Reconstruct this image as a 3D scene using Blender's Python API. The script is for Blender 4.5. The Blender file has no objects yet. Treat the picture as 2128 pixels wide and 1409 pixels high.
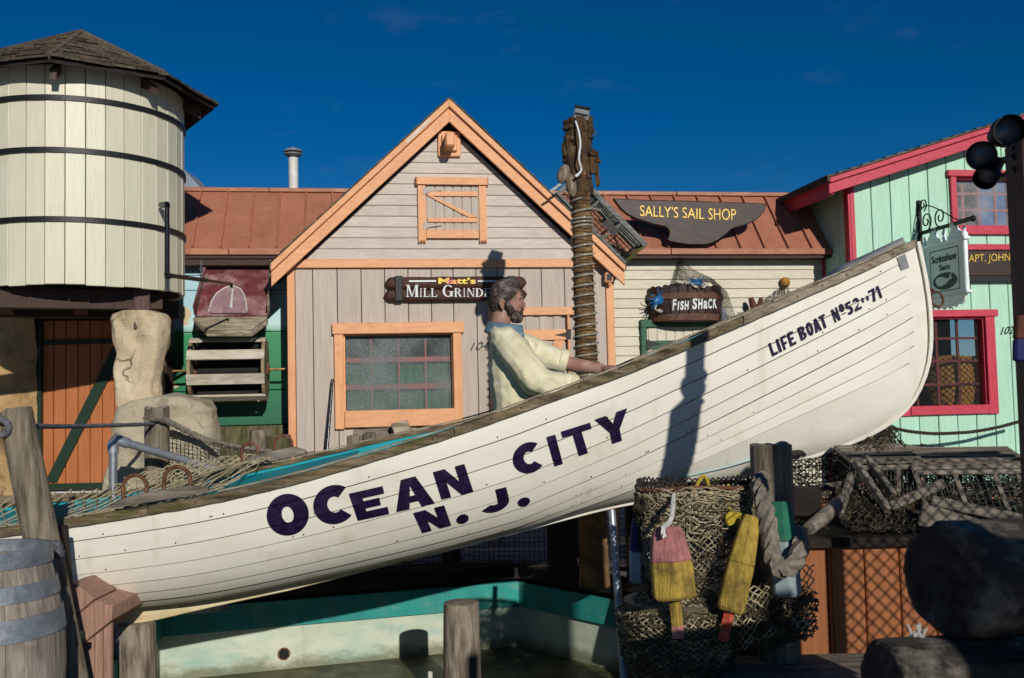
import bpy, bmesh, math, random
from mathutils import Vector, Matrix, noise
from mathutils.bvhtree import BVHTree
R = math.radians
random.seed(7)
scene = bpy.context.scene
col = scene.collection

# ------------------------------------------------------------------ camera
PITCH, ROLL, CAMZ = R(3.15), R(-1.3), 1.3
camd = bpy.data.cameras.new('camera'); cam = bpy.data.objects.new('camera', camd); col.objects.link(cam)
camd.lens = 35; camd.sensor_width = 36; camd.clip_end = 3000; camd.clip_start = 0.05
CAMROT = Matrix.Rotation(R(90) + PITCH, 3, 'X') @ Matrix.Rotation(ROLL, 3, 'Z')
cam.matrix_world = Matrix.Translation((0, 0, CAMZ)) @ CAMROT.to_4x4()
camd.dof.use_dof = True; camd.dof.focus_distance = 6.0; camd.dof.aperture_fstop = 5.6
scene.camera = cam
scene.render.resolution_x = 1024; scene.render.resolution_y = 678
scene.view_settings.view_transform = 'Standard'; scene.view_settings.look = 'None'
scene.view_settings.gamma = 1.0; scene.view_settings.exposure = 0.0
scene.view_settings.use_curve_mapping = False

# ------------------------------------------------------------------ sky and sun
SUN_AZ, SUN_EL = R(18.7), R(20.0)          # to the right of straight behind the camera
sunvec = Vector((math.sin(SUN_AZ)*math.cos(SUN_EL), -math.cos(SUN_AZ)*math.cos(SUN_EL), math.sin(SUN_EL)))
world = bpy.data.worlds.new('World'); scene.world = world; world.use_nodes = True
wn, wl = world.node_tree.nodes, world.node_tree.links
wn.clear()
wo = wn.new('ShaderNodeOutputWorld'); wb = wn.new('ShaderNodeBackground')
sky = wn.new('ShaderNodeTexSky'); sky.sky_type = 'NISHITA'; sky.sun_disc = False
sky.sun_elevation = SUN_EL; sky.sun_rotation = R(180) - SUN_AZ
sky.air_density = 1.0; sky.dust_density = 0.0; sky.ozone_density = 6.0; sky.altitude = 1500
hs = wn.new('ShaderNodeHueSaturation'); hs.inputs['Saturation'].default_value = 1.25; hs.inputs['Hue'].default_value = 0.502
hs.inputs['Value'].default_value = 0.90
wl.new(sky.outputs[0], hs.inputs['Color'])
tc = wn.new('ShaderNodeTexCoord'); mp = wn.new('ShaderNodeMapping'); mp.inputs['Scale'].default_value = (3.0, 3.0, 9.0)
mp.inputs['Rotation'].default_value = (0, 0.35, 0.2)
n1 = wn.new('ShaderNodeTexNoise'); n1.inputs['Scale'].default_value = 2.2; n1.inputs['Detail'].default_value = 7; n1.inputs['Roughness'].default_value = 0.6
rp = wn.new('ShaderNodeValToRGB'); rp.color_ramp.elements[0].position = 0.60; rp.color_ramp.elements[1].position = 0.95
rp.color_ramp.elements[1].color = (0.22, 0.22, 0.22, 1)
wl.new(tc.outputs['Generated'], mp.inputs[0]); wl.new(mp.outputs[0], n1.inputs['Vector']); wl.new(n1.outputs['Fac'], rp.inputs[0])
mx = wn.new('ShaderNodeMix'); mx.data_type = 'RGBA'; mx.inputs[7].default_value = (3.2, 3.6, 4.4, 1)
wl.new(rp.outputs[0], mx.inputs[0]); wl.new(hs.outputs[0], mx.inputs[6]); wl.new(mx.outputs[2], wb.inputs[0])
wb.inputs[1].default_value = 0.054
wl.new(wb.outputs[0], wo.inputs[0])
sund = bpy.data.lights.new('sun', 'SUN'); sund.energy = 3.5; sund.angle = R(0.53); sund.color = (1.0, 0.952, 0.87)
sun = bpy.data.objects.new('sun', sund); col.objects.link(sun)
sun.rotation_euler = sunvec.to_track_quat('Z', 'Y').to_euler(); sun.location = sunvec*30

# ------------------------------------------------------------------ measuring helpers: photo pixels to places
FPX = 2128*35/36.0
CAM = Vector((0, 0, CAMZ))
def ray(px, py): return (CAMROT @ Vector(((px-1064)/FPX, -(py-704.5)/FPX, -1))).normalized()
def at(px, py, Y):
    d = ray(px, py); return CAM + d*(Y/d.y)
def on(px, py, p0, n):
    d = ray(px, py); return CAM + d*((p0-CAM).dot(n)/d.dot(n))
def proj(p):
    q = CAMROT.transposed() @ (Vector(p)-CAM)
    return (1064 + FPX*q.x/-q.z, 704.5 - FPX*q.y/-q.z)
# the shop fronts stand on one line that recedes to the right
FY = R(9.0); U = Vector((math.cos(FY), math.sin(FY), 0)); N = Vector((math.sin(FY), -math.cos(FY), 0)); UP = Vector((0, 0, 1))
FO = at(930, 800, 8.6); FO.z = 0
def W(a, b, z): return FO + U*a + N*b + UP*z
def fac(px, py, b=0.0):
    p = on(px, py, FO + N*b, N) - FO; return p.dot(U), p.z
def fw(px, py, b=0.0): return on(px, py, FO + N*b, N)

# ------------------------------------------------------------------ materials
def C(r, g, b):
    f = lambda c: (c/12.92 if c <= 0.04045 else ((c+0.055)/1.055)**2.4)
    return (f(r/255), f(g/255), f(b/255), 1)
MATS = {}
def M(name, c1, c2=None, rough=0.6, grain=None, gs=6.0, lo=0.35, hi=0.7, bump=0.15, bs=None, spec=0.35, metal=0.0,
      dirt=None, damt=0.5, ds=2.0, dlo=0.5, dhi=0.72, rnd=0.10, stretch=14.0, alpha=None, trans=0.0, emit=None):
    """painted or natural surface: two-tone grain, patches of dirt or wear, per-piece shade, fine relief"""
    m = bpy.data.materials.new(name); m.use_nodes = True; MATS[name] = m
    nt = m.node_tree; nd, lk = nt.nodes, nt.links
    b = nd['Principled BSDF']
    b.inputs['Roughness'].default_value = rough; b.inputs['Metallic'].default_value = metal
    b.inputs['Specular IOR Level'].default_value = spec
    if c2 is None: c2 = tuple(x*0.82 for x in c1[:3]) + (1,)
    t = nd.new('ShaderNodeTexCoord'); mpp = nd.new('ShaderNodeMapping')
    sc = [1, 1, 1]
    if grain in ('x', 'y', 'z'):
        sc = [stretch]*3; sc['xyz'.index(grain)] = 1.0
    mpp.inputs['Scale'].default_value = sc
    oi = nd.new('ShaderNodeObjectInfo')
    ad = nd.new('ShaderNodeVectorMath'); ad.operation = 'SCALE'; ad.inputs[3].default_value = 7.0
    cb = nd.new('ShaderNodeCombineXYZ')
    for i in range(3): lk.new(oi.outputs['Random'], cb.inputs[i])
    lk.new(cb.outputs[0], ad.inputs[0])
    av = nd.new('ShaderNodeVectorMath'); av.operation = 'ADD'
    lk.new(t.outputs['Object'], av.inputs[0]); lk.new(ad.outputs[0], av.inputs[1])
    lk.new(av.outputs[0], mpp.inputs[0])
    n = nd.new('ShaderNodeTexNoise'); n.inputs['Scale'].default_value = gs; n.inputs['Detail'].default_value = 8; n.inputs['Roughness'].default_value = 0.62
    lk.new(mpp.outputs[0], n.inputs['Vector'])
    r = nd.new('ShaderNodeValToRGB'); e = r.color_ramp.elements
    e[0].position = lo; e[1].position = hi; e[0].color = c2; e[1].color = c1
    lk.new(n.outputs['Fac'], r.inputs[0])
    out = r.outputs[0]
    if dirt is not None:
        n2 = nd.new('ShaderNodeTexNoise'); n2.inputs['Scale'].default_value = ds; n2.inputs['Detail'].default_value = 9; n2.inputs['Roughness'].default_value = 0.68
        lk.new(av.outputs[0], n2.inputs['Vector'])
        r2 = nd.new('ShaderNodeValToRGB'); r2.color_ramp.elements[0].position = dlo; r2.color_ramp.elements[1].position = dhi
        r2.color_ramp.elements[1].color = (damt, damt, damt, 1)
        lk.new(n2.outputs['Fac'], r2.inputs[0])
        mm = nd.new('ShaderNodeMix'); mm.data_type = 'RGBA'; mm.inputs[7].default_value = dirt
        lk.new(r2.outputs[0], mm.inputs[0]); lk.new(out, mm.inputs[6]); out = mm.outputs[2]
    if rnd:
        mr = nd.new('ShaderNodeMapRange'); mr.inputs[3].default_value = 1-rnd; mr.inputs[4].default_value = 1+rnd
        lk.new(oi.outputs['Random'], mr.inputs[0])
        h = nd.new('ShaderNodeHueSaturation'); lk.new(mr.outputs[0], h.inputs['Value']); lk.new(out, h.inputs['Color']); out = h.outputs[0]
    lk.new(out, b.inputs['Base Color'])
    if bump:
        n3 = nd.new('ShaderNodeTexNoise'); n3.inputs['Scale'].default_value = bs or gs*2.5; n3.inputs['Detail'].default_value = 6; n3.inputs['Roughness'].default_value = 0.7
        lk.new(mpp.outputs[0], n3.inputs['Vector'])
        bp = nd.new('ShaderNodeBump'); bp.inputs['Strength'].default_value = bump; bp.inputs['Distance'].default_value = 0.012
        lk.new(n3.outputs['Fac'], bp.inputs['Height']); lk.new(bp.outputs[0], b.inputs['Normal'])
        rr = nd.new('ShaderNodeMapRange'); rr.inputs[3].default_value = max(0.05, rough-0.12); rr.inputs[4].default_value = min(1, rough+0.12)
        lk.new(n3.outputs['Fac'], rr.inputs[0]); lk.new(rr.outputs[0], b.inputs['Roughness'])
    if alpha is not None: b.inputs['Alpha'].default_value = alpha
    if trans: b.inputs['Transmission Weight'].default_value = trans
    return m

M('taupe_v', C(191,178,165), C(172,158,146), grain='z', gs=3.5, bump=0.35, rough=0.5, rnd=0.035, dirt=C(150,132,116), damt=0.30, ds=1.6, bs=7)
M('taupe_h', C(206,195,184), C(186,174,163), grain='x', gs=3.5, bump=0.40, rough=0.5, rnd=0.04, dirt=C(150,132,116), damt=0.30, ds=1.6, bs=7)
M('peach', C(231,172,124), C(216,152,104), grain='z', gs=4, bump=0.3, rough=0.45, rnd=0.04, dirt=C(170,110,70), damt=0.25, ds=4)
M('peach_h', C(231,172,124), C(216,152,104), grain='x', gs=4, bump=0.3, rough=0.45, rnd=0.04, dirt=C(170,110,70), damt=0.25, ds=4)
M('bare_primer', C(214,208,200), C(190,170,150), grain='x', gs=5)
M('cream_clap', C(214,206,186), C(196,187,166), grain='x', gs=3.5, bump=0.3, rough=0.5, rnd=0.035, dirt=C(170,158,134), damt=0.35, ds=2.0)
M('copper', C(172,114,90), C(156,100,78), gs=5, bump=0.08, rough=0.5, spec=0.4, rnd=0.05, dirt=C(190,134,108), damt=0.35, ds=3.5, dlo=0.52, dhi=0.75)
M('copper_trim', C(174,112,78), C(140,84,58), grain='x', gs=3, bump=0.1, rough=0.45, rnd=0.05, dirt=C(214,160,120), damt=0.4, ds=5)
M('tank_cream', C(216,212,189), C(207,203,178), grain='z', gs=3, bump=0.2, rough=0.36, rnd=0.025, dirt=C(172,166,130), damt=0.3, ds=2)
M('hoop_black', C(34,34,36), C(22,22,24), gs=20, rough=0.45, bump=0.2)
M('shingle', C(112,98,82), C(60,52,44), grain='z', gs=9, rough=0.9, bump=0.6, rnd=0.35, dirt=C(112,110,84), damt=0.5, ds=9, stretch=5)
M('shingle_grey', C(110,104,92), C(60,56,50), gs=14, rough=0.9, bump=0.6, rnd=0.25, dirt=C(120,118,90), damt=0.4, ds=7)
M('brown_beam', C(78,58,50), C(58,42,36), grain='x', gs=5, rough=0.7, bump=0.3)
M('brown_post', C(92,70,62), C(70,52,46), grain='z', gs=5, rough=0.65, bump=0.3)
M('rock', C(222,204,172), C(192,172,138), gs=3.0, rough=0.85, bump=0.9, bs=9, rnd=0.03, dirt=C(118,106,84), damt=0.6, ds=2.2, dlo=0.5, dhi=0.8)
M('rock_grey', C(206,194,168), C(176,164,138), gs=2.5, rough=0.85, bump=0.8, bs=9, rnd=0.03, dirt=C(96,88,74), damt=0.6, ds=2.4, dlo=0.52, dhi=0.8)
M('orange_door', C(182,112,66), C(166,98,56), grain='z', gs=3, rough=0.55, bump=0.2, rnd=0.04)
M('dark_green', C(30,58,38), C(20,42,28), grain='z', gs=5, rough=0.5, bump=0.2)
M('green_frame', C(42,98,70), C(28,74,52), grain='x', gs=5, rough=0.5, bump=0.3)
M('mint', C(180,222,197), C(166,208,182), grain='z', gs=3, rough=0.5, bump=0.25, rnd=0.04, dirt=C(140,182,158), damt=0.25, ds=2)
M('red_trim', C(206,66,86), C(176,44,64), grain='x', gs=5, rough=0.45, bump=0.25, rnd=0.04)
M('red_trim_v', C(206,66,86), C(176,44,64), grain='z', gs=5, rough=0.45, bump=0.25, rnd=0.04)
M('hull_white', C(232,228,216), C(223,217,203), grain='x', gs=1.2, rough=0.38, bump=0.05, spec=0.4, rnd=0.015, dirt=C(196,184,150), damt=0.35, ds=2.2, dlo=0.56, dhi=0.8, stretch=5)
M('keel_cream', C(226,212,176), C(196,176,132), grain='x', gs=2.2, rough=0.6, bump=0.25, dirt=C(150,120,78), damt=0.6, ds=4)
M('hull_teal', C(16,160,172), C(10,136,150), gs=3, rough=0.4, bump=0.1, dirt=C(80,150,150), damt=0.4, ds=4)
M('gunwale', C(150,132,104), C(56,46,32), grain='x', gs=3.2, rough=0.85, bump=0.9, rnd=0.06, dirt=C(86,84,36), damt=0.75, ds=5, dlo=0.46, dhi=0.66, stretch=9)
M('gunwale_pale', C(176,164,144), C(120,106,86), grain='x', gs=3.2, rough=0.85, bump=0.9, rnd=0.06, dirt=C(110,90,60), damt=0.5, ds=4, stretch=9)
M('driftwood', C(158,148,134), C(92,82,70), grain='x', gs=3, rough=0.9, bump=1.0, rnd=0.15, dirt=C(70,62,52), damt=0.5, ds=4, stretch=10)
M('driftwood_z', C(158,146,128), C(84,74,60), grain='z', gs=3, rough=0.9, bump=1.0, rnd=0.15, dirt=C(96,92,60), damt=0.45, ds=3, stretch=10)
M('piling', C(168,156,138), C(86,74,62), grain='z', gs=4.5, rough=0.85, bump=0.8, rnd=0.08, dirt=C(60,50,42), damt=0.4, ds=3, stretch=6)
M('piling_mossy', C(120,112,84), C(64,66,34), grain='z', gs=4, rough=0.9, bump=0.9, dirt=C(50,46,34), damt=0.5, ds=3, stretch=7)
M('end_grain', C(170,158,140), C(108,96,82), gs=26, rough=0.9, bump=0.8)
M('dark_wood', C(50,40,33), C(26,21,18), grain='x', gs=4, rough=0.85, bump=0.7, stretch=9)
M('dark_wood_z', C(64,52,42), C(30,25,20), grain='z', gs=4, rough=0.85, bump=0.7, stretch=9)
M('log_dark', C(80,72,64), C(28,24,22), grain='x', gs=3.5, rough=0.85, bump=1.0, dirt=C(168,158,140), damt=0.55, ds=7, dlo=0.54, dhi=0.70, stretch=7)
M('sign_wood', C(86,52,36), C(46,26,18), grain='x', gs=4.5, rough=0.5, bump=0.6, stretch=10)
M('sail_sign', C(62,40,30), C(40,26,20), grain='x', gs=3, rough=0.45, bump=0.2)
M('barrel_stave', C(72,44,32), C(34,20,15), grain='z', gs=5, rough=0.5, bump=0.5, rnd=0.2)
M('barrel_band', C(112,76,58), C(70,46,36), grain='x', gs=8, rough=0.6, bump=0.5, dirt=C(150,130,110), damt=0.5, ds=14)
M('black', C(22,21,22), C(14,13,14), gs=20, rough=0.5, bump=0.2)
M('black_gloss', C(16,16,18), C(10,10,11), gs=10, rough=0.18, bump=0.05, spec=0.6)
M('iron', C(40,38,38), C(24,22,22), gs=30, rough=0.5, bump=0.4, metal=0.4)
M('galv', C(168,172,178), C(140,144,150), gs=16, rough=0.4, bump=0.1, metal=0.55)
M('white_pipe', C(214,212,206), C(190,186,178), gs=8, rough=0.5, bump=0.1, dirt=C(150,96,54), damt=0.7, ds=7, dlo=0.58, dhi=0.70)
M('rust', C(130,84,58), C(78,48,34), gs=24, rough=0.85, bump=0.7, dirt=C(176,150,126), damt=0.4, ds=12)
M('brass', C(180,142,86), C(130,98,58), gs=14, rough=0.4, bump=0.1, metal=0.6)
M('white_paint', C(226,228,226), C(206,210,208), gs=7, rough=0.4, bump=0.1)
M('sign_white', C(240,246,246), C(226,236,236), gs=7, rough=0.4, bump=0.1)
M('letter_white', C(226,228,228), C(212,214,214), gs=20, rough=0.45, bump=0.05)
M('letter_dark', C(34,22,58), C(22,14,40), gs=9, rough=0.35, bump=0.1, dirt=C(74,60,96), damt=0.35, ds=16, rnd=0.03)
M('letter_black', C(24,26,30), C(16,17,20), gs=12, rough=0.45, bump=0.05)
M('gold', C(222,190,92), C(188,148,58), gs=20, rough=0.4, bump=0.1, metal=0.2)
M('matt_yellow', C(240,206,60), C(226,120,110), gs=12, rough=0.45, bump=0.05, lo=0.42, hi=0.55)
M('net_cream', C(176,164,134), C(132,120,94), gs=30, rough=0.9, bump=0.2, rnd=0)
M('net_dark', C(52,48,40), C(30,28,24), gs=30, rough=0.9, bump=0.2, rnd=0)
M('net_olive', C(92,82,60), C(48,42,30), gs=12, rough=0.9, bump=0.2, rnd=0)
M('rope_grey', C(146,138,124), C(98,90,80), gs=40, rough=0.9, bump=0.4)
M('rope_blue', C(112,114,120), C(78,78,84), gs=40, rough=0.9, bump=0.4)
M('rope_dark', C(66,58,48), C(40,34,28), gs=40, rough=0.9, bump=0.4)
M('rope_white', C(206,204,198), C(176,172,164), gs=40, rough=0.8, bump=0.2)
M('rope_yellow', C(206,180,60), C(160,136,40), gs=40, rough=0.8, bump=0.2)
M('shade_grime', C(104,98,86), C(66,61,53), gs=8, rough=0.9, bump=0.0, rnd=0)
M('palm', C(156,122,78), C(74,54,34), grain='x', gs=7, rough=0.9, bump=0.8, dirt=C(58,42,28), damt=0.6, ds=16, stretch=1)
M('husk', C(108,82,54), C(38,28,20), grain='z', gs=7, rough=0.95, bump=1.0, dirt=C(168,140,100), damt=0.5, ds=9, dlo=0.55, dhi=0.75, stretch=8)
M('coconut', C(168,150,126), C(98,84,68), grain='z', gs=5, rough=0.85, bump=0.6, dirt=C(70,60,50), damt=0.5, ds=12)
M('rope_light', C(182,176,158), C(150,144,126), gs=20, rough=0.25, bump=0.05, spec=0.6, alpha=0.75)
M('grey_box', C(150,154,158), C(120,124,128), gs=9, rough=0.5, bump=0.1)
M('trap_grey', C(140,140,136), C(86,86,82), grain='x', gs=4, rough=0.85, bump=0.7, stretch=10)
M('trap_wire', C(44,56,40), C(28,36,26), gs=20, rough=0.6, bump=0.1, rnd=0)
M('trap_moss', C(96,100,50), C(52,56,26), gs=10, rough=0.95, bump=0.8)
M('maroon', C(112,58,60), C(92,44,48), gs=5, rough=0.45, bump=0.2, dirt=C(190,160,156), damt=0.75, ds=3.2, dlo=0.46, dhi=0.7)
M('mauve', C(164,136,140), C(132,100,108), gs=7, rough=0.5, bump=0.1, dirt=C(206,190,182), damt=0.5, ds=6)
M('chute_wood', C(196,184,162), C(120,104,80), grain='x', gs=3, rough=0.8, bump=0.8, dirt=C(70,60,30), damt=0.5, ds=4, dlo=0.52, dhi=0.68, stretch=9)
M('wheel_wood', C(222,213,196), C(180,168,148), grain='x', gs=3, rough=0.8, bump=0.6, stretch=9, dirt=C(120,100,74), damt=0.4, ds=5)
M('wheel_side', C(178,160,124), C(120,102,70), gs=5, rough=0.8, bump=0.6, dirt=C(80,66,44), damt=0.5, ds=5)
M('wheel_black', C(40,36,33), C(22,20,19), grain='x', gs=4, rough=0.75, bump=0.7, rnd=0.2, stretch=9)
M('asphalt', C(96,92,92), C(78,74,76), gs=9, rough=0.9, bump=0.4, dirt=C(130,120,110), damt=0.3, ds=1.2)
M('deck', C(166,158,150), C(132,124,118), grain='x', gs=3, rough=0.85, bump=0.4, stretch=6)
M('pool_teal', C(44,150,142), C(20,122,118), grain='z', gs=1.6, rough=0.6, bump=0.2, dirt=C(120,150,116), damt=0.5, ds=2.5, stretch=0.4)
M('pool_cream', C(210,212,190), C(182,192,172), grain='x', gs=1.5, rough=0.75, bump=0.35, dirt=C(120,176,168), damt=0.55, ds=1.8, stretch=4)
M('algae', C(112,110,78), C(60,62,40), gs=4, rough=0.45, bump=0.5, bs=18, dirt=C(34,36,24), damt=0.7, ds=2.6, dlo=0.48, dhi=0.66)
M('pale_blue', C(150,186,190), C(130,166,170), gs=4, rough=0.6, bump=0.2)
M('pink_board', C(176,140,122), C(142,106,90), grain='z', gs=4, rough=0.75, bump=0.5, dirt=C(92,84,48), damt=0.5, ds=3.5, dlo=0.54, dhi=0.74)
M('orange_board', C(160,100,56), C(134,80,44), grain='z', gs=3.5, rough=0.6, bump=0.3, dirt=C(120,62,36), damt=0.4, ds=3)
M('barrel_grey', C(170,160,148), C(118,106,96), grain='z', gs=3.5, rough=0.9, bump=0.7, rnd=0.1, dirt=C(66,58,52), damt=0.55, ds=5, dlo=0.52, dhi=0.72, stretch=8)
M('band_steel', C(132,140,148), C(100,108,116), gs=12, rough=0.5, bump=0.3, metal=0.3, dirt=C(180,184,186), damt=0.4, ds=22)
M('buoy_pink', C(204,140,136), C(166,104,102), grain='z', gs=4, rough=0.85, bump=0.8, dirt=C(96,62,58), damt=0.6, ds=9, dlo=0.48, dhi=0.68)
M('buoy_yellow', C(206,176,78), C(150,124,52), grain='z', gs=4, rough=0.85, bump=0.8, dirt=C(74,60,36), damt=0.75, ds=9, dlo=0.46, dhi=0.66)
M('buoy_green', C(40,120,92), C(24,84,66), gs=6, rough=0.8, bump=0.6, dirt=C(120,124,90), damt=0.5, ds=9)
M('buoy_blue', C(52,60,120), C(34,38,84), gs=6, rough=0.8, bump=0.4)
M('buoy_pale', C(160,176,178), C(120,134,136), gs=6, rough=0.8, bump=0.4)
M('buoy_red', C(200,84,56), C(160,60,40), gs=6, rough=0.8, bump=0.4, dirt=C(210,190,170), damt=0.4, ds=14)
M('buoy_brown', C(110,66,46), C(80,46,32), gs=6, rough=0.8, bump=0.4)
M('mussel', C(34,36,44), C(14,14,20), gs=9, rough=0.22, bump=0.2, rnd=0.3, spec=0.6)
M('crab_blue', C(30,124,186), C(24,84,140), gs=10, rough=0.4, bump=0.3, rnd=0.1)
M('crab_white', C(206,204,192), C(170,168,156), gs=10, rough=0.4, bump=0.2)
M('fish_grey', C(120,124,128), C(60,62,66), gs=16, rough=0.35, bump=0.3)
M('cork', C(190,138,66), C(140,96,42), gs=22, rough=0.85, bump=0.5)
M('skin', C(176,134,116), C(138,100,88), gs=9, rough=0.65, bump=0.2, rnd=0, dirt=C(196,190,184), damt=0.6, ds=9, dlo=0.55, dhi=0.72)
M('shirt', C(224,217,184), C(208,199,162), gs=6, rough=0.6, bump=0.15, rnd=0, dirt=C(228,224,208), damt=0.5, ds=5)
M('collar_blue', C(110,136,152), C(74,98,116), gs=8, rough=0.6, bump=0.4, rnd=0, dirt=C(190,196,190), damt=0.4, ds=9)
M('hair', C(86,68,60), C(44,33,30), gs=40, rough=0.7, bump=1.0, bs=60, rnd=0, dirt=C(158,150,148), damt=0.7, ds=12, dlo=0.5, dhi=0.68)
M('trousers', C(70,76,92), C(50,54,66), gs=8, rough=0.8, bump=0.3)
M('eye', C(60,40,32), C(40,26,20), gs=8, rough=0.4, bump=0)
M('curtain', C(72,132,100), C(44,98,70), grain='z', gs=5, rough=0.9, bump=0.3, stretch=6)
M('muntin', C(196,106,98), C(170,86,80), gs=10, rough=0.6, bump=0.1)
M('muntin_dark', C(120,44,44), C(90,30,32), gs=10, rough=0.6, bump=0.1)
M('room_dark', C(30,32,32), C(20,22,22), gs=3, rough=0.9, bump=0)
M('lamp_black', C(18,18,19), C(12,12,13), gs=20, rough=0.6, bump=0.3)
M('lens', C(128,130,134), C(84,86,90), gs=10, rough=0.12, bump=0.1, spec=0.7)
M('mural_sky', C(150,196,210), C(190,214,216), gs=2.4, rough=0.5, bump=0.1, lo=0.45, hi=0.6)
M('sand_rock_wall', C(200,164,116), C(150,124,90), gs=1.8, rough=0.9, bump=0.9, bs=6, dirt=C(70,60,44), damt=0.65, ds=1.4, dlo=0.48, dhi=0.72)
M('blue_grey', C(150,160,172), C(120,130,142), gs=6, rough=0.6)
M('tape_grey', C(146,148,146), C(120,122,120), gs=12, rough=0.4)

def wet(name, base, mats):
    """adds shaped marks to a material: each mark is (colour, amount, scale xyz, lo, hi[, zlo, zhi]); the z pair limits it to a band of height"""
    m = MATS[name]; nd, lk = m.node_tree.nodes, m.node_tree.links; b = nd['Principled BSDF']
    src = b.inputs['Base Color'].links[0].from_socket
    geo = nd.new('ShaderNodeNewGeometry')
    for mk in mats:
        c, amt, sc, lo, hi = mk[:5]
        mp_ = nd.new('ShaderNodeMapping'); mp_.inputs['Scale'].default_value = sc; lk.new(geo.outputs['Position'], mp_.inputs[0])
        n = nd.new('ShaderNodeTexNoise'); n.inputs['Scale'].default_value = 1.0; n.inputs['Detail'].default_value = 9; n.inputs['Roughness'].default_value = 0.7; lk.new(mp_.outputs[0], n.inputs['Vector'])
        mr = nd.new('ShaderNodeMapRange'); mr.inputs[1].default_value = lo; mr.inputs[2].default_value = hi; mr.inputs[4].default_value = amt
        if len(mk) > 5:
            sx = nd.new('ShaderNodeSeparateXYZ'); lk.new(geo.outputs['Position'], sx.inputs[0])
            r1 = nd.new('ShaderNodeMapRange'); r1.inputs[1].default_value = mk[5]; r1.inputs[2].default_value = mk[6]; r1.inputs[3].default_value = 0.45; r1.inputs[4].default_value = -0.25
            lk.new(sx.outputs['Z'], r1.inputs[0]); ad = nd.new('ShaderNodeMath'); ad.operation = 'ADD'; lk.new(r1.outputs[0], ad.inputs[0]); lk.new(n.outputs['Fac'], ad.inputs[1]); lk.new(ad.outputs[0], mr.inputs[0])
        else: lk.new(n.outputs['Fac'], mr.inputs[0])
        mx = nd.new('ShaderNodeMix'); mx.data_type = 'RGBA'; mx.inputs[7].default_value = c
        lk.new(mr.outputs[0], mx.inputs[0]); lk.new(src, mx.inputs[6]); src = mx.outputs[2]
    lk.new(src, b.inputs['Base Color'])
wet('gunwale', None, [(C(40,33,24),.75,(3.0,24,24),.52,.66),(C(176,164,140),.6,(4,30,30),.60,.70),(C(104,100,40),.5,(9,9,9),.60,.72)])
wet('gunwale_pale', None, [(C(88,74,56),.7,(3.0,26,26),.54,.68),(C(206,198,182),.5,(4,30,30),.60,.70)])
wet('hull_white', None, [(C(168,146,104),.5,(7,7,.55),.57,.80),(C(120,116,104),.5,(16,16,5),.70,.74),(C(150,140,118),.35,(1.6,1.6,2.4),.55,.8)])
wet('pool_cream', None, [(C(108,168,160),.6,(2.2,2.2,7),.5,.7),(C(150,128,92),.5,(9,9,1.0),.58,.75),(C(96,94,60),.75,(5,5,9),.55,.85,-.62,-.44)])
wet('pool_teal', None, [(C(26,80,76),.45,(7,7,1.5),.5,.7),(C(150,170,150),.45,(4,4,14),.58,.72)])
wet('algae', None, [(C(150,138,104),.6,(3,3,3),.58,.7),(C(28,32,20),.7,(7,7,7),.5,.62)])
wet('copper', None, [(C(120,76,60),.35,(12,12,1.6),.55,.75),(C(206,160,136),.3,(6,6,6),.64,.74)])
for nm_ in ('peach','peach_h'): wet(nm_, None, [(C(176,112,70),.45,(8,8,8),.57,.72),(C(246,206,168),.4,(14,14,14),.62,.70),(C(96,66,46),.6,(38,38,38),.70,.74)])
for nm_ in ('red_trim','red_trim_v'): wet(nm_, None, [(C(150,34,54),.45,(7,7,7),.55,.72),(C(228,120,132),.4,(16,16,16),.62,.70),(C(92,40,44),.6,(38,38,38),.70,.74)])
wet('mint', None, [(C(150,190,164),.4,(9,9,.9),.55,.78),(C(206,236,218),.35,(5,5,12),.6,.74),(C(84,112,94),.5,(40,40,40),.71,.74)])
wet('cream_clap', None, [(C(170,156,130),.35,(2,2,16),.55,.75),(C(120,108,88),.5,(40,40,40),.71,.74)])
wet('orange_door', None, [(C(140,80,44),.4,(10,10,1),.55,.75)])
wet('tank_cream', None, [(C(150,142,108),.35,(10,10,.8),.58,.8)])
wet('taupe_v', None, [(C(130,112,98),.3,(14,14,1.0),.58,.78)])
wet('taupe_h', None, [(C(236,232,224),.35,(2,2,26),.56,.72)])
wet('shirt', None, [(C(150,136,96),.35,(9,9,5),.52,.7),(C(40,36,30),.8,(30,30,30),.72,.74),(C(232,230,216),.5,(6,6,10),.55,.7)])
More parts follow.
